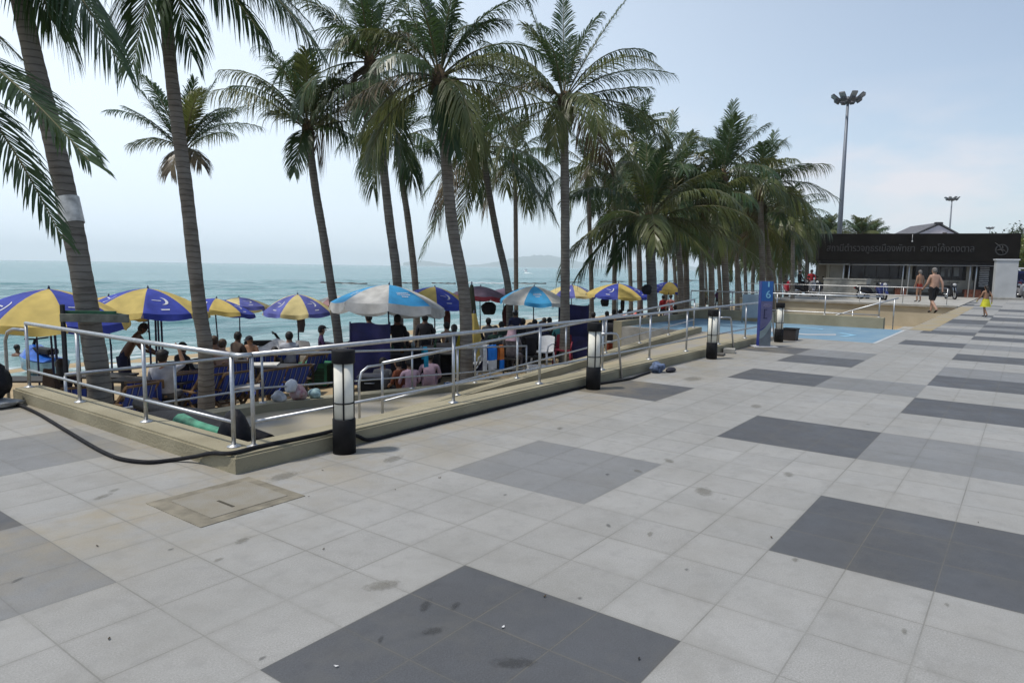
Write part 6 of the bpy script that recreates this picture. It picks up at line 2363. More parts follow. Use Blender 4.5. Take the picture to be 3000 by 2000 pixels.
# on the sand: (px, depth, facing, pose, height, skin, top, bottom, label, extra)
P_ = [
    (366, 14.6, -75, 'bend', 1.74, SKIN_D, None, C_NAVY, 'shirtless dark-skinned man bending over a table between the two big umbrellas', dict(legs=0.5)),
    (490, 12.2, 10, 'sit', 1.74, SKIN, C_WHITE, C_GREY, 'man in a grey-white shirt and dark cap sitting behind the railing, hand raised', dict(hat=(C_BLACK, 'cap'), fat=1.15, legs=0.9)),
    (190, 11.6, 30, 'sit_up', 1.60, SKIN_D, cloth('dark_brown_cloth', (0.04, 0.025, 0.02)), C_BLACK, 'long-haired person in brown sitting beside the timber trestle', dict(longhair=True, legs=0.9)),
    (632, 15.6, 20, 'sit_up', 1.68, SKIN, None, C_BLACK, 'bare-backed sitter right beside the slim palm trunk', dict(hair=HAIR_B)),
    (656, 15.2, -10, 'sit_up', 1.62, SKIN_P, None, C_NAVY, 'pale bare-backed sitter with sandy hair next to the slim palm', dict(hair=HAIR_B)),
    (740, 19.5, 165, 'ground', 1.70, SKIN, None, C_BLACK, 'sunburnt man facing the camera near the water edge', dict(hat=(C_BLACK, 'cap'))),
    (803, 16.4, 0, 'ground', 1.60, SKIN_D, C_BLACK, C_BLACK, 'dark-haired person slumped low behind the front railing', dict(longhair=True)),
    (850, 16.8, 15, 'sit_up', 1.66, SKIN, C_WHITE, C_GREY, 'sitter in a pale shirt below the clothes-hung umbrella', dict()),
    (944, 18.4, -70, 'sit_up', 1.72, SKIN, C_PURP, C_BLACK, 'person in a purple top and black cap facing right above the green chest', dict(hat=(C_BLACK, 'cap'), sleeves=0.9, legs=0.9)),
    (1082, 16.4, 60, 'stand', 1.62, SKIN_D, C_BLACK, C_BLACK, 'dark capped person behind the navy screen', dict(hat=(C_BLACK, 'cap'))),
    (1165, 14.6, 0, 'stand', 1.62, SKIN_D, C_BLACK, C_BLACK, 'person dressed in black standing under the largest blue umbrella', dict(legs=0.95, sleeves=0.9, fat=1.15)),
    (1245, 15.0, 10, 'stand', 1.58, SKIN_D, C_BLACK, C_BLACK, 'second black-clad figure under the blue umbrella, nearer the furled yellow one', dict(legs=0.95, sleeves=0.9, fat=1.1)),
    (1308, 16.4, 40, 'sit_up', 1.66, SKIN, None, C_BLACK, 'shirtless sitter left of the stout ringed palm', dict()),
    (1204, 11.2, 30, 'ground', 1.50, SKIN_D, C_PINK, C_PINK, 'woman in pale pink sitting low beside the buckets', dict(female=True, sleeves=0.9, legs=0.9)),
    (1176, 11.6, 60, 'ground', 1.46, SKIN, cloth('rust_cloth', (0.18, 0.05, 0.02)), C_BLACK, 'dark-haired person in rust brown left of the pale pink woman', dict()),
    (1258, 11.5, 5, 'ground', 1.60, SKIN_D, C_PINK, C_PINK, 'pink shirted woman sitting beneath the hanging turquoise scarf', dict(sleeves=0.9, legs=0.9, female=True)),
    (1430, 16.8, 20, 'sit_up', 1.66, SKIN_D, C_GREY, C_BLACK, 'dark sitter below the hanging black bag', dict()),
    (1508, 15.4, 15, 'stand', 1.50, SKIN_D, C_NAVY, C_BLACK, 'standing woman in navy with a pale cap between the purple and sky blue umbrellas', dict(hat=(C_WHITE, 'cap'), legs=0.95, sleeves=0.9, fat=1.1)),
    (1498, 12.6, -20, 'sit_up', 1.66, SKIN, C_FLOR, C_FLOR, 'woman in a floral dress and pink headscarf sitting right of the towels', dict(veil=C_PINK, legs=0.95, sleeves=0.9, female=True, fat=1.1)),
    (1552, 12.4, 20, 'sit_up', 1.70, SKIN_D, C_BLACK, C_BLACK, 'large figure all in black sitting right of the floral dress', dict(legs=0.98, sleeves=0.98, fat=1.25, veil=C_BLACK)),
    (1585, 13.6, 0, 'sit_up', 1.62, SKIN_D, C_NAVY, C_BLACK, 'person in navy on the white chair under the sky blue umbrella', dict(sleeves=0.9, veil=C_NAVY, female=True)),
    (1600, 18.8, 60, 'ground', 1.66, SKIN, None, C_BLACK, 'sunbather leaning back under the sky blue umbrella near the water', dict()),
    (1640, 13.6, 0, 'sit_up', 1.60, SKIN_D, C_TEAL, C_BLACK, 'person in teal bending behind the front railing', dict(sleeves=0.9)),
    (1736, 15.6, 10, 'sit_up', 1.64, SKIN_D, C_BLACK, C_BLACK, 'dark seated figure right of the second navy screen', dict(sleeves=0.9)),
    (1776, 16.0, 0, 'sit_up', 1.58, SKIN_D, C_BLACK, C_BLACK, 'seated figure silhouetted against the yellow inflatable', dict(longhair=True)),
    (1796, 16.4, -10, 'sit_up', 1.60, SKIN_D, C_BLACK, C_BLACK, 'right-hand one of two figures silhouetted against the yellow inflatable', dict()),
    (1940, 18.6, 20, 'stand', 1.56, SKIN, C_RED, C_BLACK, 'red-shirted person standing under the yellow umbrella right of the low palm', dict(sleeves=0.6, legs=0.9)),
    (1962, 18.0, -30, 'stand', 1.60, SKIN_P, cloth('pink_red_cloth', (0.42, 0.16, 0.14)), C_RED, 'person in a pink and red top beside the red-shirted one', dict(sleeves=0.4, female=True)),
    (1998, 19.0, 40, 'stand', 1.56, SKIN, C_RED, C_BLACK, 'person in a bright red shirt bending past the umbrella edge', dict(sleeves=0.6, legs=0.9)),
    (1955, 15.0, 20, 'sit_up', 1.60, SKIN, C_LILAC, C_LILAC, 'person in pale lilac sitting low behind the ramp railing', dict(sleeves=0.9, legs=0.9)),
    (1840, 15.6, -60, 'sit_up', 1.62, SKIN_D, C_GREY, C_BLACK, 'sitter in grey on a white chair left of the low palm', dict()),
    (2100, 24.0, 20, 'stand', 1.58, SKIN, C_PURP, C_BLACK, 'person in a dark purple top near the pale notice panel', dict(sleeves=0.6, legs=0.9)),
    (2062, 27.0, 0, 'stand', 1.62, SKIN, cloth('olive_cloth', (0.10, 0.10, 0.05)), C_BLACK, 'person in olive standing among the pale trunks', dict(sleeves=0.6)),
    (1362, 15.8, 90, 'sit_up', 1.58, SKIN_D, C_BLACK, C_BLACK, 'dark figure seated at the foot of the stout ringed palm', dict()),
    (1450, 14.2, 0, 'sit_up', 1.56, SKIN_D, cloth('bottle_green_cloth', (0.02, 0.05, 0.035)), C_BLACK, 'person in bottle green seated behind the pushchair', dict(sleeves=0.9)),
    (1120, 12.2, 0, 'ground', 1.50, SKIN_D, C_GREY, C_BLACK, 'person in grey low on the sand beside the black cabinet', dict()),
]
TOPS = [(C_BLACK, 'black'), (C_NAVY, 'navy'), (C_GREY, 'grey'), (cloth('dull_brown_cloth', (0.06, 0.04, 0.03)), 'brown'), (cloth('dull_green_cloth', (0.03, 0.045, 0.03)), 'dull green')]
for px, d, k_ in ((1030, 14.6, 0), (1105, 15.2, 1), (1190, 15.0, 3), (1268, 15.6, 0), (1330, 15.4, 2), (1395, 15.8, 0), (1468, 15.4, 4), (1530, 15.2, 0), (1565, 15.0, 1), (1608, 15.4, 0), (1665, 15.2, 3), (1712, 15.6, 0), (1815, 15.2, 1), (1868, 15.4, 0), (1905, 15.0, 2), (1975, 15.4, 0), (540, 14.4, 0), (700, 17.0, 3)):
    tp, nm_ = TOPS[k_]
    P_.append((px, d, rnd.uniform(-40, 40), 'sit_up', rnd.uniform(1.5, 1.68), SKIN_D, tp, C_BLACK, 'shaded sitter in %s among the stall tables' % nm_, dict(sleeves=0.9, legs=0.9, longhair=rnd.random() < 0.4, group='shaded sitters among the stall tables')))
SEATED = []
for px, d, fa, pose, hh, skin, top, bot, lab, ex in P_:
    g = onr(px, d)
    make_person(lab, g, face(fa), pose, hh, skin, top, bot, ex.pop('hair', HAIR_K), **ex)
    if pose in ('sit', 'sit_up'):
        SEATED.append((g, face(fa)))
# low stools under the sitters
st0 = None
for i, (g, rz) in enumerate(SEATED):
    if st0 is None:
        st0 = thing('low_stool', 'low dark stool under a sitter in the shade of the umbrellas', 'stool', g, rz, 'low stools under the sitters')
        mb = MB()
        mb.box((0, 0.02, 0.375), (0.40, 0.36, 0.04), bev=0.008)
        mb.build('seat', DARKT, st0)
        for a in (-1, 1):
            for b_ in (-1, 1):
                mb = MB()
                mb.box((a * 0.17, 0.02 + b_ * 0.15, 0.175), (0.035, 0.035, 0.36))
                mb.build('leg', DARKT, st0)
    else:
        dup(st0, g, rz)
# swimmers' heads far out
sw0 = [(318 - 115, 842, 62), (1050, 862, 70), (1690, 832, 70), (1720, 828, 90), (1620, 846, 55), (52, 1041, 23), (1880, 832, 80), (1905, 838, 66)]
for i, (px, py, d) in enumerate(sw0):
    p = on(px, d, -1.55)
    t = thing('person', 'swimmer with only dark head and shoulders above the sea', 'person', p, rnd.uniform(0, 6), 'swimmers in the sea')
    mb = MB()
    rows = []
    for z, r in ((-0.2, 0.16), (-0.05, 0.20), (0.05, 0.17), (0.09, 0.07), (0.14, 0.06), (0.19, 0.085), (0.27, 0.095), (0.33, 0.075), (0.36, 0.03)):
        rows.append([(math.cos(a) * r * (1.15 if z < 0.08 else 0.9), math.sin(a) * r * 0.85, z) for a in [2 * PI * k / 12 for k in range(12)]])
    mb.grid(rows, 0, True, closed=True)
    mb.face(rows[-1])
    mb.build('body', SKIN_D, t)
    mb = MB()
    mb.ball((0, -0.015, 0.285), (0.1, 0.1, 0.095), 10)
    mb.build('hair', HAIR_K, t)
# ------------------------------------------------------------------ boats and buoy lines
t = thing('speedboat', 'white speedboat running far out on the sea', 'boat', on(1540, 420, -1.55), YAW + PI / 2 - 1.57)
BW = nmat('boat_white', (0.7, 0.7, 0.7), 0.4)
mb = MB()
rows = []
for i in range(9):
    s = i / 8
    w_ = 1.1 * (1 - max(0, s - 0.45) ** 1.6 / 0.55 ** 1.6 * 0.97)
    rows.append([(-3.5 + 7 * s, -w_, 0.9 + 0.4 * s), (-3.5 + 7 * s, -w_ * 0.7, 0.0), (-3.5 + 7 * s, 0, -0.15 + 0.3 * s * s), (-3.5 + 7 * s, w_ * 0.7, 0.0), (-3.5 + 7 * s, w_, 0.9 + 0.4 * s), (-3.5 + 7 * s, 0, 1.0 + 0.4 * s)])
mb.grid(rows, 0, True, closed=True)
mb.face(rows[0])
mb.build('hull', BW, t)
mb = MB()
mb.box((-0.4, 0, 1.5), (2.2, 1.5, 0.9), taper=0.7)
mb.build('cabin', BW, t)
mb = MB()
mb.box((-0.4, 0, 2.25), (2.6, 1.7, 0.10))
for x in (-1.3, 0.6):
    mb.tube([(x, -0.7, 1.2), (x, -0.7, 2.2)], 0.04, 5)
    mb.tube([(x, 0.7, 1.2), (x, 0.7, 2.2)], 0.04, 5)
mb.build('canopy', BW, t)
mb = MB()
rows = []
rg = random.Random(4)
for i in range(40):
    s = i / 39
    w_ = 0.5 + 2.2 * s
    c0 = -3.2 - 78 * s
    rows.append([(c0, -w_ * rg.uniform(0.8, 1.2), 0.03), (c0, 0, 0.30 * (1 - s) + 0.05), (c0, w_ * rg.uniform(0.8, 1.2), 0.03)])
mb.grid(rows, 0, True)
w0 = mb.build('wake', nmat('wake_foam', (0.7, 0.74, 0.74), 0.9, 0, 0.2, 0.7, col2=(0.3, 0.45, 0.45)), None, t.location, t.rotation_euler[2])
struct(w0)
FLOATM = nmat('dark_float_pipe', (0.05, 0.045, 0.04), 0.6)
for (pa, ya, pb, yb, lab) in ((940, 829, 1075, 833, 'dark floating boom left of the largest blue umbrella'), (1160, 830, 1230, 831, 'short dark floating boom between two palm trunks'), (1265, 831, 1335, 832, 'dark floating boom left of the stout ringed palm'), (1370, 830, 1480, 831, 'pale floating boom right of the stout ringed palm'), (1500, 831, 1600, 832, 'broken dark floating boom above the sky blue umbrella'), (1636, 828, 1700, 828, 'floating boom just right of the upright palm trunk'), (1760, 826, 1900, 826, 'floating boom beyond the umbrellas by the low palm'), (1935, 824, 2060, 822, 'floating boom seen through the trunks near the blue sign')):
    def sea_pt(px, py):
        dv = _f + _r * ((px - 1500) / F) + _u * ((1000 - py) / F)
        return CAM + dv * ((-1.5 - H) / dv.z)
    A, B = sea_pt(pa, ya), sea_pt(pb, yb)
    t = thing('floating_boom', lab, 'floating boom', A, 0, 'floating booms off the beach')
    V = B - A
    mb = MB()
    mb.tube([V * (i / 16) + Vector((0, 0, 0.06 + 0.05 * math.sin(i * 1.3))) for i in range(17)], 0.14, 7)
    mb.build('pipe', BW if 'pale' in lab else FLOATM, t)
    mb = MB()
    rows = []
    for i in range(17):
        p = V * (i / 16)
        k = Vector((V.y, -V.x, 0)).normalized()
        rows.append([p + k * 0.15 + Vector((0, 0, 0.0)), p + k * (0.75 + 0.3 * math.sin(i * 2.1)) + Vector((0, 0, -0.04))])
    mb.grid(rows)
    mb.build('foam_edge', nmat('wake_foam', (0.7, 0.74, 0.74)), t)
# jet ski
t = thing('jet_ski', 'blue jet ski resting at the water edge behind the left railing', 'jet ski', on(122, 19.0, -1.5), face(60))
JB, JK = nmat('jet_ski_blue', (0.015, 0.10, 0.42), 0.3), nmat('jet_ski_pale_blue', (0.20, 0.40, 0.55), 0.3)
mb = MB()
rows = []
for i in range(9):
    s = i / 8
    w_ = 0.42 * math.sin(PI * (0.28 + 0.70 * s)) ** 0.7
    y = -0.8 + 1.75 * s
    rows.append([(-w_, y, 0.40 + 0.08 * s), (-w_ * 0.8, y, 0.12), (0, y, 0.0 + 0.1 * s * s), (w_ * 0.8, y, 0.12), (w_, y, 0.40 + 0.08 * s)])
mb.grid(rows, 0, True)
mb.face(rows[0])
mb.build('hull', JK, t)
mb = MB()
rows = []
for i in range(9):
    s = i / 8
    w_ = 0.40 * math.sin(PI * (0.28 + 0.70 * s)) ** 0.7
    y = -0.8 + 1.75 * s
    h = 0.48 + 0.30 * math.exp(-((s - 0.62) / 0.22) ** 2)
    rows.append([(-w_, y, 0.42 + 0.08 * s), (-w_ * 0.5, y, h), (0, y, h + 0.03), (w_ * 0.5, y, h), (w_, y, 0.42 + 0.08 * s)])
mb.grid(rows, 0, True)
mb.face(rows[0])
mb.build('deck', JB, t)
mb = MB()
mb.box((0, -0.25, 0.66), (0.30, 0.85, 0.16), bev=0.05)
mb.build('seat', BLACK, t)
mb = MB()
mb.tube([(0, 0.35, 0.75), (0, 0.22, 0.95)], 0.04, 8)
mb.tube([(-0.3, 0.15, 0.98), (0, 0.22, 0.95), (0.3, 0.15, 0.98)], 0.022, 8)
mb.build('handlebar', BLACK, t)

js2 = dup(t, on(785, 21.5, -1.5), face(-70), 'white and dark jet ski at the water edge right of the sunburnt man')
for ch in js2.children:
    if ch.name.startswith(('hull', 'deck')):
        ch.data = ch.data.copy()
        ch.data.materials[0] = nmat('jet_ski_white', (0.6, 0.6, 0.6), 0.3)

# ------------------------------------------------------------------ motorbikes
CHROME = nmat('chrome', (0.6, 0.6, 0.6), 0.2, 1.0, 0.02)
LAMPG = nmat('lamp_glass', (0.55, 0.55, 0.55), 0.15)


def make_scooter(label, loc, rz, paint, group, box=False):
    """points along +y"""
    t = thing('motor_scooter', label, 'motorbike', loc, rz, group)
    for y in (-0.60, 0.62):
        mb = MB()
        mb.torus((0, y, 0.265), 0.215, 0.05, 'X', 24, 8)
        wh = mb.build('wheel', RUBBER, t)
        mb = MB()
        mb.tube([(-0.03, y, 0.265), (0.03, y, 0.265)], 0.17, 16)
        mb.build('rim', WHITE_STEEL, wh)
    mb = MB()
    rows = []
    for y, w_, z0, z1 in ((-0.95, 0.05, 0.62, 0.72), (-0.75, 0.12, 0.50, 0.76), (-0.40, 0.16, 0.34, 0.76), (-0.10, 0.15, 0.26, 0.66), (0.08, 0.13, 0.24, 0.40), (0.30, 0.13, 0.24, 0.36)):
        rows.append([(-w_, y, z0), (w_, y, z0), (w_ * 1.05, y, (z0 + z1) / 2), (w_ * 0.7, y, z1), (-w_ * 0.7, y, z1), (-w_ * 1.05, y, (z0 + z1) / 2)])
    mb.grid(rows, 0, True, closed=True)
    mb.face(rows[0])
    mb.face(rows[-1])
    mb.build('body', paint, t)
    mb = MB()
    rows = []
    for z, y, w_ in ((0.30, 0.36, 0.14), (0.55, 0.42, 0.21), (0.80, 0.40, 0.22), (0.98, 0.36, 0.12)):
        rows.append([(-w_, y - 0.08, z), (-w_ * 0.5, y + 0.03, z), (w_ * 0.5, y + 0.03, z), (w_, y - 0.08, z)])
    mb.grid(rows, 0, True)
    mb.grid([[(x, y - 0.02, z) for x, y, z in r] for r in rows], 0, True)
    mb.build('leg_shield', paint, t)
    mb = MB()
    mb.torus((0, 0.62, 0.265), 0.275, 0.055, 'X', 24, 6)
    b_ = MB()
    rows = []
    for i in range(7):
        a = math.radians(20 + 120 * i / 6)
        rows.append([(x, 0.62 + math.cos(a) * 0.29, 0.265 + math.sin(a) * 0.29 - abs(x) * 0.3) for x in (-0.08, 0, 0.08)])
    b_.grid(rows, 0, True)
    b_.build('mudguard', paint, t)
    mb = MB()
    for sg in (-1, 1):
        mb.tube([(sg * 0.07, 0.62, 0.265), (sg * 0.07, 0.42, 0.72), (sg * 0.03, 0.34, 1.0)], 0.022, 6)
    mb.build('fork', CHROME, t)
    mb = MB()
    mb.box((0, -0.42, 0.80), (0.26, 0.74, 0.10), bev=0.035)
    mb.build('seat', BLACK, t)
    mb = MB()
    mb.tube([(-0.34, 0.22, 1.02), (-0.15, 0.33, 1.03), (0.15, 0.33, 1.03), (0.34, 0.22, 1.02)], 0.018, 6)
    mb.build('handlebar', BLACK, t)
    for sg in (-1, 1):
        mb = MB()
        mb.tube([(sg * 0.22, 0.29, 1.03), (sg * 0.28, 0.28, 1.22)], 0.008, 5)
        mb.box((sg * 0.29, 0.27, 1.25), (0.12, 0.02, 0.08), bev=0.008)
        mb.build('mirror', BLACK, t)
    mb = MB()
    mb.ball((0, 0.44, 0.90), (0.11, 0.06, 0.085), 12)
    mb.build('headlight', LAMPG, t)
    mb = MB()
    mb.box((0, -0.97, 0.66), (0.16, 0.05, 0.08), bev=0.01)
    mb.build('tail_light', nmat('tail_red', (0.3, 0.01, 0.01), 0.3), t)
    mb = MB()
    mb.tube([(0.16, -0.1, 0.28), (0.18, -0.8, 0.38)], [0.03, 0.045], 8)
    mb.build('exhaust', CHROME, t)
    mb = MB()
    mb.tube([(-0.06, -0.05, 0.25), (-0.20, -0.12, 0.0)], 0.014, 6)
    mb.build('side_stand', CHROME, t)
    return t


PK = nmat('scooter_black', (0.012, 0.012, 0.015), 0.3, 0, 0.1)
PR = nmat('scooter_red', (0.30, 0.008, 0.025), 0.3, 0, 0.1)
PN = nmat('scooter_navy', (0.012, 0.02, 0.10), 0.3, 0, 0.1)
PS = nmat('scooter_silver', (0.3, 0.3, 0.32), 0.3, 0.4, 0.1)
MG = 'motorbikes parked by the promenade'
make_scooter('black motorbike parked left of the pair in front of the station', on(2552, 41.3, 0), face(-100), PK, MG)
make_scooter('dark motorbike facing the camera in front of the station windows', on(2582, 40.6, 0), face(170), PN, MG)
make_scooter('red motorbike farthest left on the raised plaza', on(2308, 46.0, 0), face(176), PR, MG)
make_scooter('black motorbike in the middle of the plaza row', on(2348, 45.6, 0), face(-60), PK, MG)
make_scooter('silver fronted motorbike ridden by the red shirted man', on(2376, 45.4, 0), face(165), PS, MG)
make_scooter('black motorbike against the grey planter', on(2398, 45.8, 0), face(140), PK, MG)
make_scooter('dark motorbike behind the man in red trunks', on(2784, 43.0, 0), face(170), PK, MG)
make_scooter('navy motorbike nearest the white pillar at the right edge', on(2974, 46.5, 0), face(165), PN, MG)
make_scooter('chromed motorbike cut by the right picture edge', on(2992, 45.0, 0), face(160), PS, MG)
make_person('motorcyclist in a red jacket sitting on the silver motorbike', on(2374, 45.9, 0) + Vector((0, 0, 0.42)), face(170), 'sit_up', 1.7, SKIN, C_RED, C_BLACK, HAIR_K, sleeves=0.95, legs=0.95, hat=(C_BLACK, 'cap'), group='people by the motorbikes')
make_person('person with a white helmet by the black motorbike on the plaza', on(2340, 46.6, 0) + Vector((0, 0, 0.42)), face(-80), 'sit_up', 1.66, SKIN, C_BLACK, C_BLACK, HAIR_K, sleeves=0.95, legs=0.95, hat=(C_WHITE, 'cap'), group='people by the motorbikes')

# grey planter on the plaza
A, B = on(2411, 43.6, 0), on(2536, 41.8, 0)
c = (A + B) / 2
t = thing('planter', 'long grey concrete planter wall on the raised plaza', 'planter', c, math.atan2(B.y - A.y, B.x - A.x))
L_ = (B - A).length
mb = MB()
mb.box((0, 0.3, 0.56), (L_, 0.7, 1.12))
mb.build('body', CONC_G, t)
mb = MB()
mb.box((0, 0.3, 1.15), (L_ + 0.06, 0.76, 0.08), bev=0.01)
mb.build('coping', CONC_G, t)

# ------------------------------------------------------------------ police station
A = on(2392, 49.5, 0)
B = on(2976, 45.5, 0)
Wd = (B - A).length
ang = math.atan2(B.y - A.y, B.x - A.x)
t = thing('police_station', 'low station building with a black fascia carrying Thai lettering', 'building', A, ang)
# local x runs left to right as seen, local y points away from the camera
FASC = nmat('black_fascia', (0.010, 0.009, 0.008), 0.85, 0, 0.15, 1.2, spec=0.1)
WALLB = nmat('grey_beige_wall', (0.23, 0.22, 0.19), 0.8, 0, 0.1, 1.5)
GLASS = nmat('dark_window_glass', (0.012, 0.015, 0.02), 0.08, 0, 0.2, 2)
BRICKR = nmat('red_brick', (0.14, 0.05, 0.03), 0.85, 0, 0.25, 8)


def xw(px):
    """local x of a picture column on the facade line"""
    lo, hi = 0.0, 1.0
    for _ in range(40):
        m_ = (lo + hi) / 2
        p = A.lerp(B, m_) - CAM
        q = 1500 + F * p.dot(_r) / p.dot(_f)
        if q < px:
            lo = m_
        else:
            hi = m_
    return lo * Wd


mb = MB()
mb.box((Wd / 2, 0.9 + 0.6, 3.32), (Wd, 3.0, 1.86), bev=0.03)
mb.build('fascia', FASC, t)
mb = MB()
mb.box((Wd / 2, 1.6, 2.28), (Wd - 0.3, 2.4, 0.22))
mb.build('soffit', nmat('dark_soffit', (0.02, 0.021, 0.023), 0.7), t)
mb = MB()
mb.box(((xw(2450) + xw(2870)) / 2, 1.4, 0.56), (xw(2870) - xw(2450), 0.2, 1.12))
mb.box((xw(2455), 1.4, 1.65), (xw(2493) - xw(2450), 0.2, 1.06))
mb.box((xw(2670), 1.4, 1.65), (0.35, 0.2, 1.06))
mb.box((xw(2850), 1.4, 1.65), (0.35, 0.2, 1.06))
mb.box((Wd / 2, 5.5, 1.1), (Wd - 0.8, 0.2, 2.2))
mb.box((xw(2440), 4.0, 1.1), (0.2, 3.0, 2.2))
mb.box((Wd - 0.5, 4.0, 1.1), (0.2, 3.0, 2.2))
mb.build('wall', WALLB, t)
mb = MB()
mb.box((Wd / 2, 4.2, 2.32), (Wd - 0.6, 3.0, 0.12))
mb.build('roof', FASC, t)
for a_, b_ in ((2497, 2650), (2690, 2838)):
    x0, x1 = xw(a_), xw(b_)
    mb = MB()
    for x in (x0, (x0 + x1) / 2, x1, x0 + (x1 - x0) * 0.27, x0 + (x1 - x0) * 0.75):
        mb.box((x, 1.38, 1.65), (0.05, 0.08, 1.05))
    mb.box(((x0 + x1) / 2, 1.38, 1.15), (x1 - x0 + 0.05, 0.082, 0.06))
    mb.box(((x0 + x1) / 2, 1.38, 2.15), (x1 - x0 + 0.05, 0.082, 0.06))
    wn = mb.build('window', nmat('dark_frame', (0.015, 0.015, 0.017), 0.5), t)
    mb = MB()
    mb.box(((x0 + x1) / 2, 1.41, 1.65), (x1 - x0, 0.02, 1.0))
    mb.build('pane', GLASS, wn)
# papers and posters stuck inside the right-hand window
for px, w_, h_, z in ((2768, 0.34, 0.6, 1.65), (2790, 0.12, 0.5, 1.62), (2812, 0.3, 0.6, 1.7)):
    mb = MB()
    mb.box((xw(px), 1.395, z), (w_, 0.008, h_))
    mb.build('notice', nmat('faded_paper', (0.13, 0.14, 0.145), 0.6, 0, 0.2, 3), t)
for px in (2476, 2652, 2850):
    for k in (-0.18, 0.18):
        mb = MB()
        x = xw(px) + k
        mb.tube([(x + 0.0, 0.55, 0), (x + 0.06, 0.55, 2.62)], 0.045, 10)
        mb.build('column', WHITE_STEEL, t)
    mb = MB()
    mb.tube([(xw(px) - 0.18, 0.55, 2.18), (xw(px) + 0.22, 0.55, 2.18)], 0.03, 8)
    mb.build('column_tie', WHITE_STEEL, t)
mb = MB()
mb.tube([(0.1, 0.42, 2.12), (xw(2912), 0.42, 2.12)], 0.03, 8)
mb.build('rail_pipe', WHITE_STEEL, t)
mb = MB()
mb.box(((xw(2570) + xw(2895)) / 2, 0.95, 0.13), (xw(2895) - xw(2570), 0.5, 0.26))
mb.build('plinth', nmat('dark_plinth', (0.035, 0.033, 0.03), 0.9), t)
for a_, b_ in ((2626, 2662), (2832, 2880)):
    mb = MB()
    mb.box(((xw(a_) + xw(b_)) / 2, 0.85, 0.26), (xw(b_) - xw(a_), 0.6, 0.52))
    mb.build('brick_planter', BRICKR, t)
mb = MB()
x0, x1 = xw(2880), xw(2908)
for k in range(11):
    mb.box(((x0 + x1) / 2 - 0.01 * (k % 3), 1.2, 0.75 + k * 0.125), (x1 - x0, 0.05, 0.06))
mb.build('louvre_screen', nmat('white_louvre', (0.42, 0.43, 0.44), 0.5), t)
mb = MB()
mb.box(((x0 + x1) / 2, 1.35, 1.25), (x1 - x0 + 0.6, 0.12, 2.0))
mb.build('recess_shade_panel', nmat('dark_soffit', (0.02, 0.021, 0.023)), t)  # flat near-black panel; its colour stands in for shade behind the louvres
# Thai lettering and round crest
LETT = nmat('dull_grey_letters', (0.042, 0.042, 0.042), 0.6, 0.0, 0.05)
TH = '\u0e2a\u0e16\u0e32\u0e19\u0e35\u0e15\u0e33\u0e23\u0e27\u0e08\u0e20\u0e39\u0e18\u0e23\u0e40\u0e21\u0e37\u0e2d\u0e07\u0e1e\u0e31\u0e17\u0e22\u0e32  \u0e2a\u0e32\u0e02\u0e32\u0e42\u0e04\u0e49\u0e07\u0e14\u0e07\u0e15\u0e32\u0e25'
me = text_mesh(TH, 1.0, 0.02)
xs_ = [v.co.x for v in me.vertices]
ys_ = [v.co.y for v in me.vertices]
w0, w1 = xw(2414), xw(2842)
s = (w1 - w0) / (max(xs_) - min(xs_))
hz_ = (max(ys_) - min(ys_))
sy = min(s * 1.25, 0.95 / hz_)
xc, yc = (max(xs_) + min(xs_)) / 2, (max(ys_) + min(ys_)) / 2
gap = TH.index(' ')
me2 = text_mesh(TH[:gap], 1.0, 0.02)
cut = (max(xs_) - min(xs_)) * 0.5
ww_ = [v.co.x for v in me2.vertices]
me3 = text_mesh(TH[gap:].strip(), 1.0, 0.02)
wz_ = [v.co.x for v in me3.vertices]
for m_, sh in ((me2, min(xs_) - min(ww_)), (me3, max(xs_) - max(wz_))):
    m_.transform(Matrix.Translation((sh - xc, -yc, 0)))
    m_.transform(Matrix(((s, 0, 0, (w0 + w1) / 2), (0, 0, -1, -0.02), (0, sy, 0, 3.22), (0, 0, 0, 1))))
    m_.materials.clear()
    m_.materials.append(LETT)
    o = bpy.data.objects.new('lettering', m_)
    COL.objects.link(o)
    o.parent = t
cx = xw(2922)
mb = MB()
rows = []
for k in range(29):
    a = 2 * PI * k / 28
    rows.append([(cx + math.cos(a) * rr, -0.02, 3.18 + math.sin(a) * rr) for rr in (0.30, 0.37)] + [(cx + math.cos(a) * 0.37, 0.03, 3.18 + math.sin(a) * 0.37)])
mb.grid(rows, 0, False)
for (a0, r0, a1, r1, wv_) in ((0.3, 0.0, 2.3, 0.62, 0.05), (2.5, 0.05, 5.0, 0.28, 0.06), (-0.2, 0.0, -0.6, 0.28, 0.05), (1.2, 0.02, 1.5, 0.27, 0.05), (2.9, 0.0, 3.3, 0.28, 0.05)):
    p0 = Vector((cx + math.cos(a0) * r0, -0.03, 3.18 + math.sin(a0) * r0))
    p1 = Vector((cx + math.cos(a1) * r1, -0.03, 3.18 + math.sin(a1) * r1))
    mb.tube([p0, (p0 + p1) / 2 + Vector((0.03, 0, 0.03)), p1], [wv_, wv_ * 0.8, wv_ * 0.3], 6)
mb.build('crest', LETT, t)
mb = MB()
mb.ball((xw(2660), -0.06, 3.72), 0.05, 8)
mb.tube([(xw(2660), 0.0, 4.2), (xw(2660), -0.06, 3.74)], 0.012, 5)
mb.build('lamp', WHITE_PL, t)

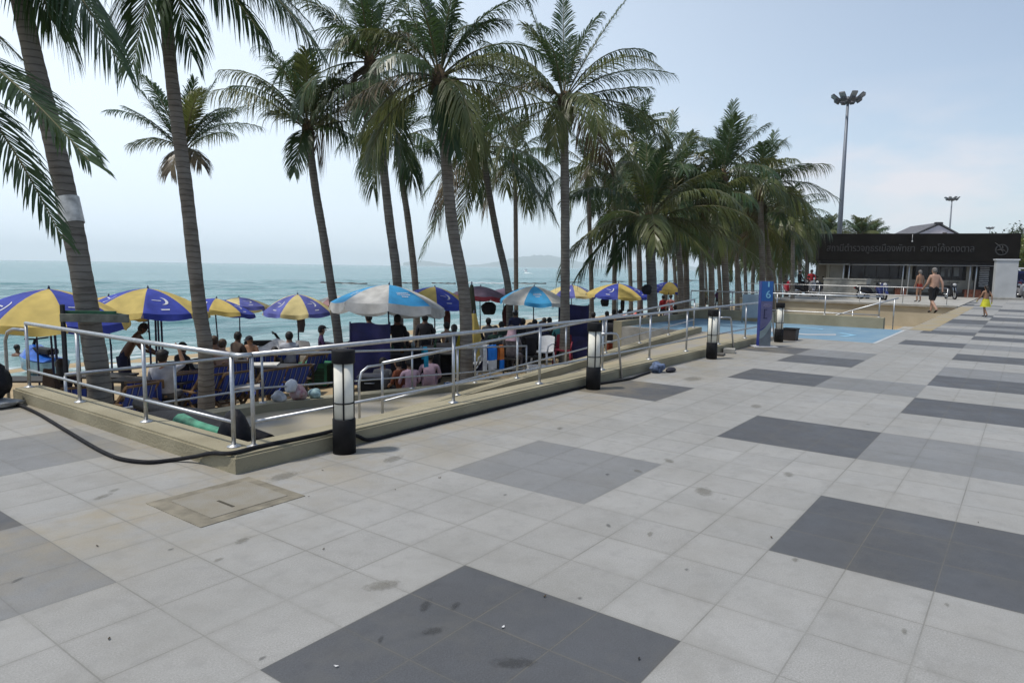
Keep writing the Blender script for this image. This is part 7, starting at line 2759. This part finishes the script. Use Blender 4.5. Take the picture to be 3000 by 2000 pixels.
# white pillar
p = on(2939, 44.0, 0)
t = thing('white_pillar', 'plain white square pillar on a low kerb at the right of the station', 'pillar', p, ang)
mb = MB()
mb.box((0, 0, 0.06), (1.9, 1.0, 0.12), bev=0.02)
mb.build('kerb_base', CONC_G, t)
mb = MB()
mb.box((0, 0, 1.29), (1.18, 0.5, 2.34), bev=0.01)
mb.build('shaft', nmat('white_render', (0.43, 0.44, 0.44), 0.7, 0, 0.05, 1.5), t)
mb = MB()
mb.box((0, 0, 2.50), (1.30, 0.6, 0.08), bev=0.01)
mb.build('cap', WHITE_PL, t)
# gabled house behind
p = on(2690, 92, 0) - Vector((0, 0, 0.75))
t = thing('gabled_house', 'grey gabled house rising behind the station roof', 'house', p, face(-8))
mb = MB()
mb.box((0, 0, 3.0), (9.4, 8, 6.0))
mb.build('wall', nmat('pale_grey_wall', (0.35, 0.33, 0.35), 0.8), t)
mb = MB()
mb.prism([(-4.7, 5.99), (4.7, 5.99), (0.25, 8.35)], -4.0, 4.0, 'XZ')
mb.build('gable', nmat('pale_grey_gable', (0.52, 0.49, 0.53), 0.8, 0, 0.08, 1), t)
mb = MB()
for sg in (-1, 1):
    A_ = Vector((sg * 5.3, 0, 5.72))
    B_ = Vector((0.25, 0, 8.52))
    n_ = Vector((0, 0, 0.16))
    for q in (0,):
        mb.face([(A_.x, -4.12, A_.z), (B_.x, -4.12, B_.z), (B_.x, 4.5, B_.z), (A_.x, 4.5, A_.z)])
        mb.face([(A_.x, -4.12, A_.z + .16), (B_.x, -4.12, B_.z + .16), (B_.x, 4.5, B_.z + .16), (A_.x, 4.5, A_.z + .16)])
        mb.face([(A_.x, -4.12, A_.z), (B_.x, -4.12, B_.z), (B_.x, -4.12, B_.z + .16), (A_.x, -4.12, A_.z + .16)])
mb.build('roof', nmat('grey_roof_tile', (0.11, 0.11, 0.12), 0.8, 0, 0.1, 3), t)
mb = MB()
mb.box((0.25, -3.9, 8.55), (0.9, 0.5, 0.35), bev=0.08)
mb.build('ridge_ornament', nmat('dark_ridge', (0.04, 0.04, 0.045), 0.8), t)
mb = MB()
mb.box((1.0, -4.03, 7.0), (0.5, 0.05, 0.9))
mb.build('vent', nmat('vent_brown', (0.13, 0.11, 0.10), 0.9), t)

# ------------------------------------------------------------------ high mast lights
FLOOD = nmat('floodlight_grey', (0.10, 0.10, 0.11), 0.5, 0.3, 0.1)
MASTM = nmat('mast_grey', (0.16, 0.18, 0.21), 0.5, 0.3, 0.06)


def make_mast(label, px, d, ytop):
    g = on(px, d, 0)
    top = at(px + 18, ytop, d)
    h = top.z
    t = thing('high_mast_light', label, 'light mast', g, 0.4, 'high mast lights')
    mb = MB()
    mb.tube([(0, 0, 0), (0, 0, h * 0.5), (0, 0, h)], [0.27, 0.2, 0.12], 14)
    mb.build('mast', MASTM, t)
    mb = MB()
    mb.torus((0, 0, h), 0.75, 0.06, 'Z', 28, 6)
    for k in range(4):
        a = k * PI / 2
        mb.tube([(0, 0, h + 0.05), (math.cos(a) * 0.75, math.sin(a) * 0.75, h)], 0.04, 6)
    mb.lathe([(0.22, -0.25), (0.26, 0.0), (0.2, 0.3), (0.05, 0.42)], (0, 0, h), 12)
    mb.build('lamp_ring', FLOOD, t)
    for k in range(8):
        a = k * PI / 4 + 0.2
        R = Matrix.Rotation(a, 3, 'Z') @ Matrix.Rotation(math.radians(-38), 3, 'Y')
        c = Vector((math.cos(a) * 1.12, math.sin(a) * 1.12, h + 0.30))
        mb = MB()
        mb.box(c, (0.85, 0.52, 0.15), mat=R, bev=0.05)
        mb.box(c - R @ Vector((0.25, 0, 0.16)), (0.4, 0.4, 0.22), mat=R, bev=0.04)
        mb.tube([Vector((math.cos(a) * 0.75, math.sin(a) * 0.75, h)), c], 0.05, 6)
        fl = mb.build('floodlight', FLOOD, t)
        mb = MB()
        mb.box(c + R @ Vector((0, 0, -0.085)), (0.8, 0.5, 0.012), mat=R)
        mb.build('lens', nmat('flood_lens', (0.3, 0.31, 0.33), 0.2), fl)


make_mast('tall light mast with eight floodlights rising left of the station', 2449, 66, 310)
make_mast('middle light mast farther off behind the gabled house', 2770, 150, 588)
make_mast('smallest light mast barely clearing the station roof', 2888, 260, 671)

# ------------------------------------------------------------------ trees and vehicles far right
def leafy_tree(label, g, h, r, seed, mats, zr=0.75):
    t = thing('leafy_tree', label, 'tree', g, 0)
    rg = random.Random(seed)
    mb = MB()
    mb.tube([(0, 0, 0), (0.1, 0, h * 0.35), (0, 0.1, h * 0.6)], [0.3, 0.22, 0.1], 8)
    for k in range(5):
        a = k * 1.3
        mb.tube([(0.08, 0, h * 0.4), (math.cos(a) * r * 0.6, math.sin(a) * r * 0.6, h * 0.72)], [0.12, 0.03], 6)
    mb.build('trunk', BARK, t)
    mb = MB()
    cl = [(Vector((rg.gauss(0, 0.45) * r, rg.gauss(0, 0.45) * r, h * 0.68 + rg.gauss(0, 0.3) * r * zr)), rg.uniform(0.25, 0.5) * r, rg.choice((0, 0, 1))) for _ in range(44)]
    for c, cr_, mi in cl:
        for _ in range(150):
            v = Vector((rg.gauss(0, 1), rg.gauss(0, 1), rg.gauss(0, 1))).normalized() * cr_ * rg.uniform(0.5, 1.0)
            p = c + v
            d1 = Vector((rg.gauss(0, 1), rg.gauss(0, 1), rg.gauss(0, 0.6))).normalized()
            d2 = d1.cross(Vector((rg.gauss(0, 1), rg.gauss(0, 1), rg.gauss(0, 1)))).normalized()
            s_ = rg.uniform(0.10, 0.2)
            mb.face([p - d1 * s_, p + d2 * s_ * 0.5, p + d1 * s_, p - d2 * s_ * 0.5], mi)
    mb.build('crown', mats, t, fix=False)


TY_ = [leaf_mat('yellow_green_leaf', (0.12, 0.15, 0.02), (0.17, 0.19, 0.03), 0.35), leaf_mat('mid_leaf', (0.05, 0.08, 0.02), (0.08, 0.11, 0.025), 0.3)]  # the tree's own yellow-green, mixed with mid green at random
TG_ = [leaf_mat('dark_leaf', (0.025, 0.045, 0.018), (0.045, 0.065, 0.022), 0.25), leaf_mat('mid_leaf', (0.05, 0.08, 0.02), (0.08, 0.11, 0.025), 0.3)]
leafy_tree('bright yellow-green tree at the right picture edge past the station', on(3008, 62, 0), 4.8, 2.3, 3, TY_)
leafy_tree('tall dark tree top showing behind the right end of the station roof', on(2868, 130, 0), 9.6, 2.2, 4, TG_)
leafy_tree('darker tree beyond the yellow-green one at the right edge', on(3010, 84, 0), 7.4, 3.2, 5, TG_)
for i, (px, d, h, r) in enumerate(((2205, 95, 9.6, 4.6), (2265, 100, 11.2, 4.8), (2318, 98, 11.0, 4.4), (2362, 95, 8.6, 3.4), (2392, 92, 6.4, 2.8), (2140, 105, 8.2, 4.4))):
    leafy_tree(['rounded dark bushy tree at the back of the palm grove, leftmost of the mass', 'rounded dark bushy tree at the back of the grove above the red motorbike', 'rounded dark bushy tree at the back of the grove above the motorcyclist', 'rounded dark bushy tree at the back of the grove above the planter', 'rounded dark bushy tree touching the left end of the station', 'low dark tree at the back of the grove behind the blue sign'][i], on(px, d, -0.2), h, r, 30 + i, TG_, 0.6)
p = on(2985, 52, 0)
t = thing('pickup_taxi', 'dark blue pickup taxi with a white roof rail at the right edge', 'truck', p, face(-20))
TB = nmat('truck_navy', (0.012, 0.02, 0.085), 0.35, 0, 0.1)
mb = MB()
mb.box((0, 0, 0.85), (1.6, 3.8, 0.75), bev=0.08)
mb.box((0, 1.0, 1.5), (1.5, 1.5, 0.7), taper=0.8, bev=0.06)
mb.build('body', TB, t)
mb = MB()
mb.box((0, -0.9, 2.02), (1.7, 2.3, 0.10), bev=0.03)
mb.build('roof', WHITE_PL, t)
for x in (-0.78, 0.78):
    for y in (-1.95, 0.1):
        mb = MB()
        mb.tube([(x, y, 1.2), (x, y, 2.0)], 0.03, 6)
        mb.build('roof_post', WHITE_STEEL, t)
    for y in (-1.2, 1.2):
        mb = MB()
        mb.torus((x, y, 0.34), 0.24, 0.10, 'X', 20, 8)
        wh = mb.build('wheel', RUBBER, t)
        mb = MB()
        mb.tube([(x - 0.08, y, 0.34), (x + 0.08, y, 0.34)], 0.18, 14)
        mb.build('rim', WHITE_STEEL, wh)
for x in (-0.55, 0.55):
    mb = MB()
    mb.box((x, -1.92, 0.95), (0.2, 0.05, 0.14), bev=0.02)
    mb.build('tail_light', nmat('tail_red', (0.3, 0.01, 0.01)), t)
# single overhead wire at the right
P0, P1 = at(2968, 690, 60), at(3120, 704, 55)
mb = MB()
mb.tube([P0.lerp(P1, i / 8) - Vector((0, 0, 0.15 * math.sin(PI * i / 8))) for i in range(9)], 0.02, 5)
tag(mb.build('overhead_wire', RUBBER), 'thin overhead wire running off right from the station roof', 'wire')
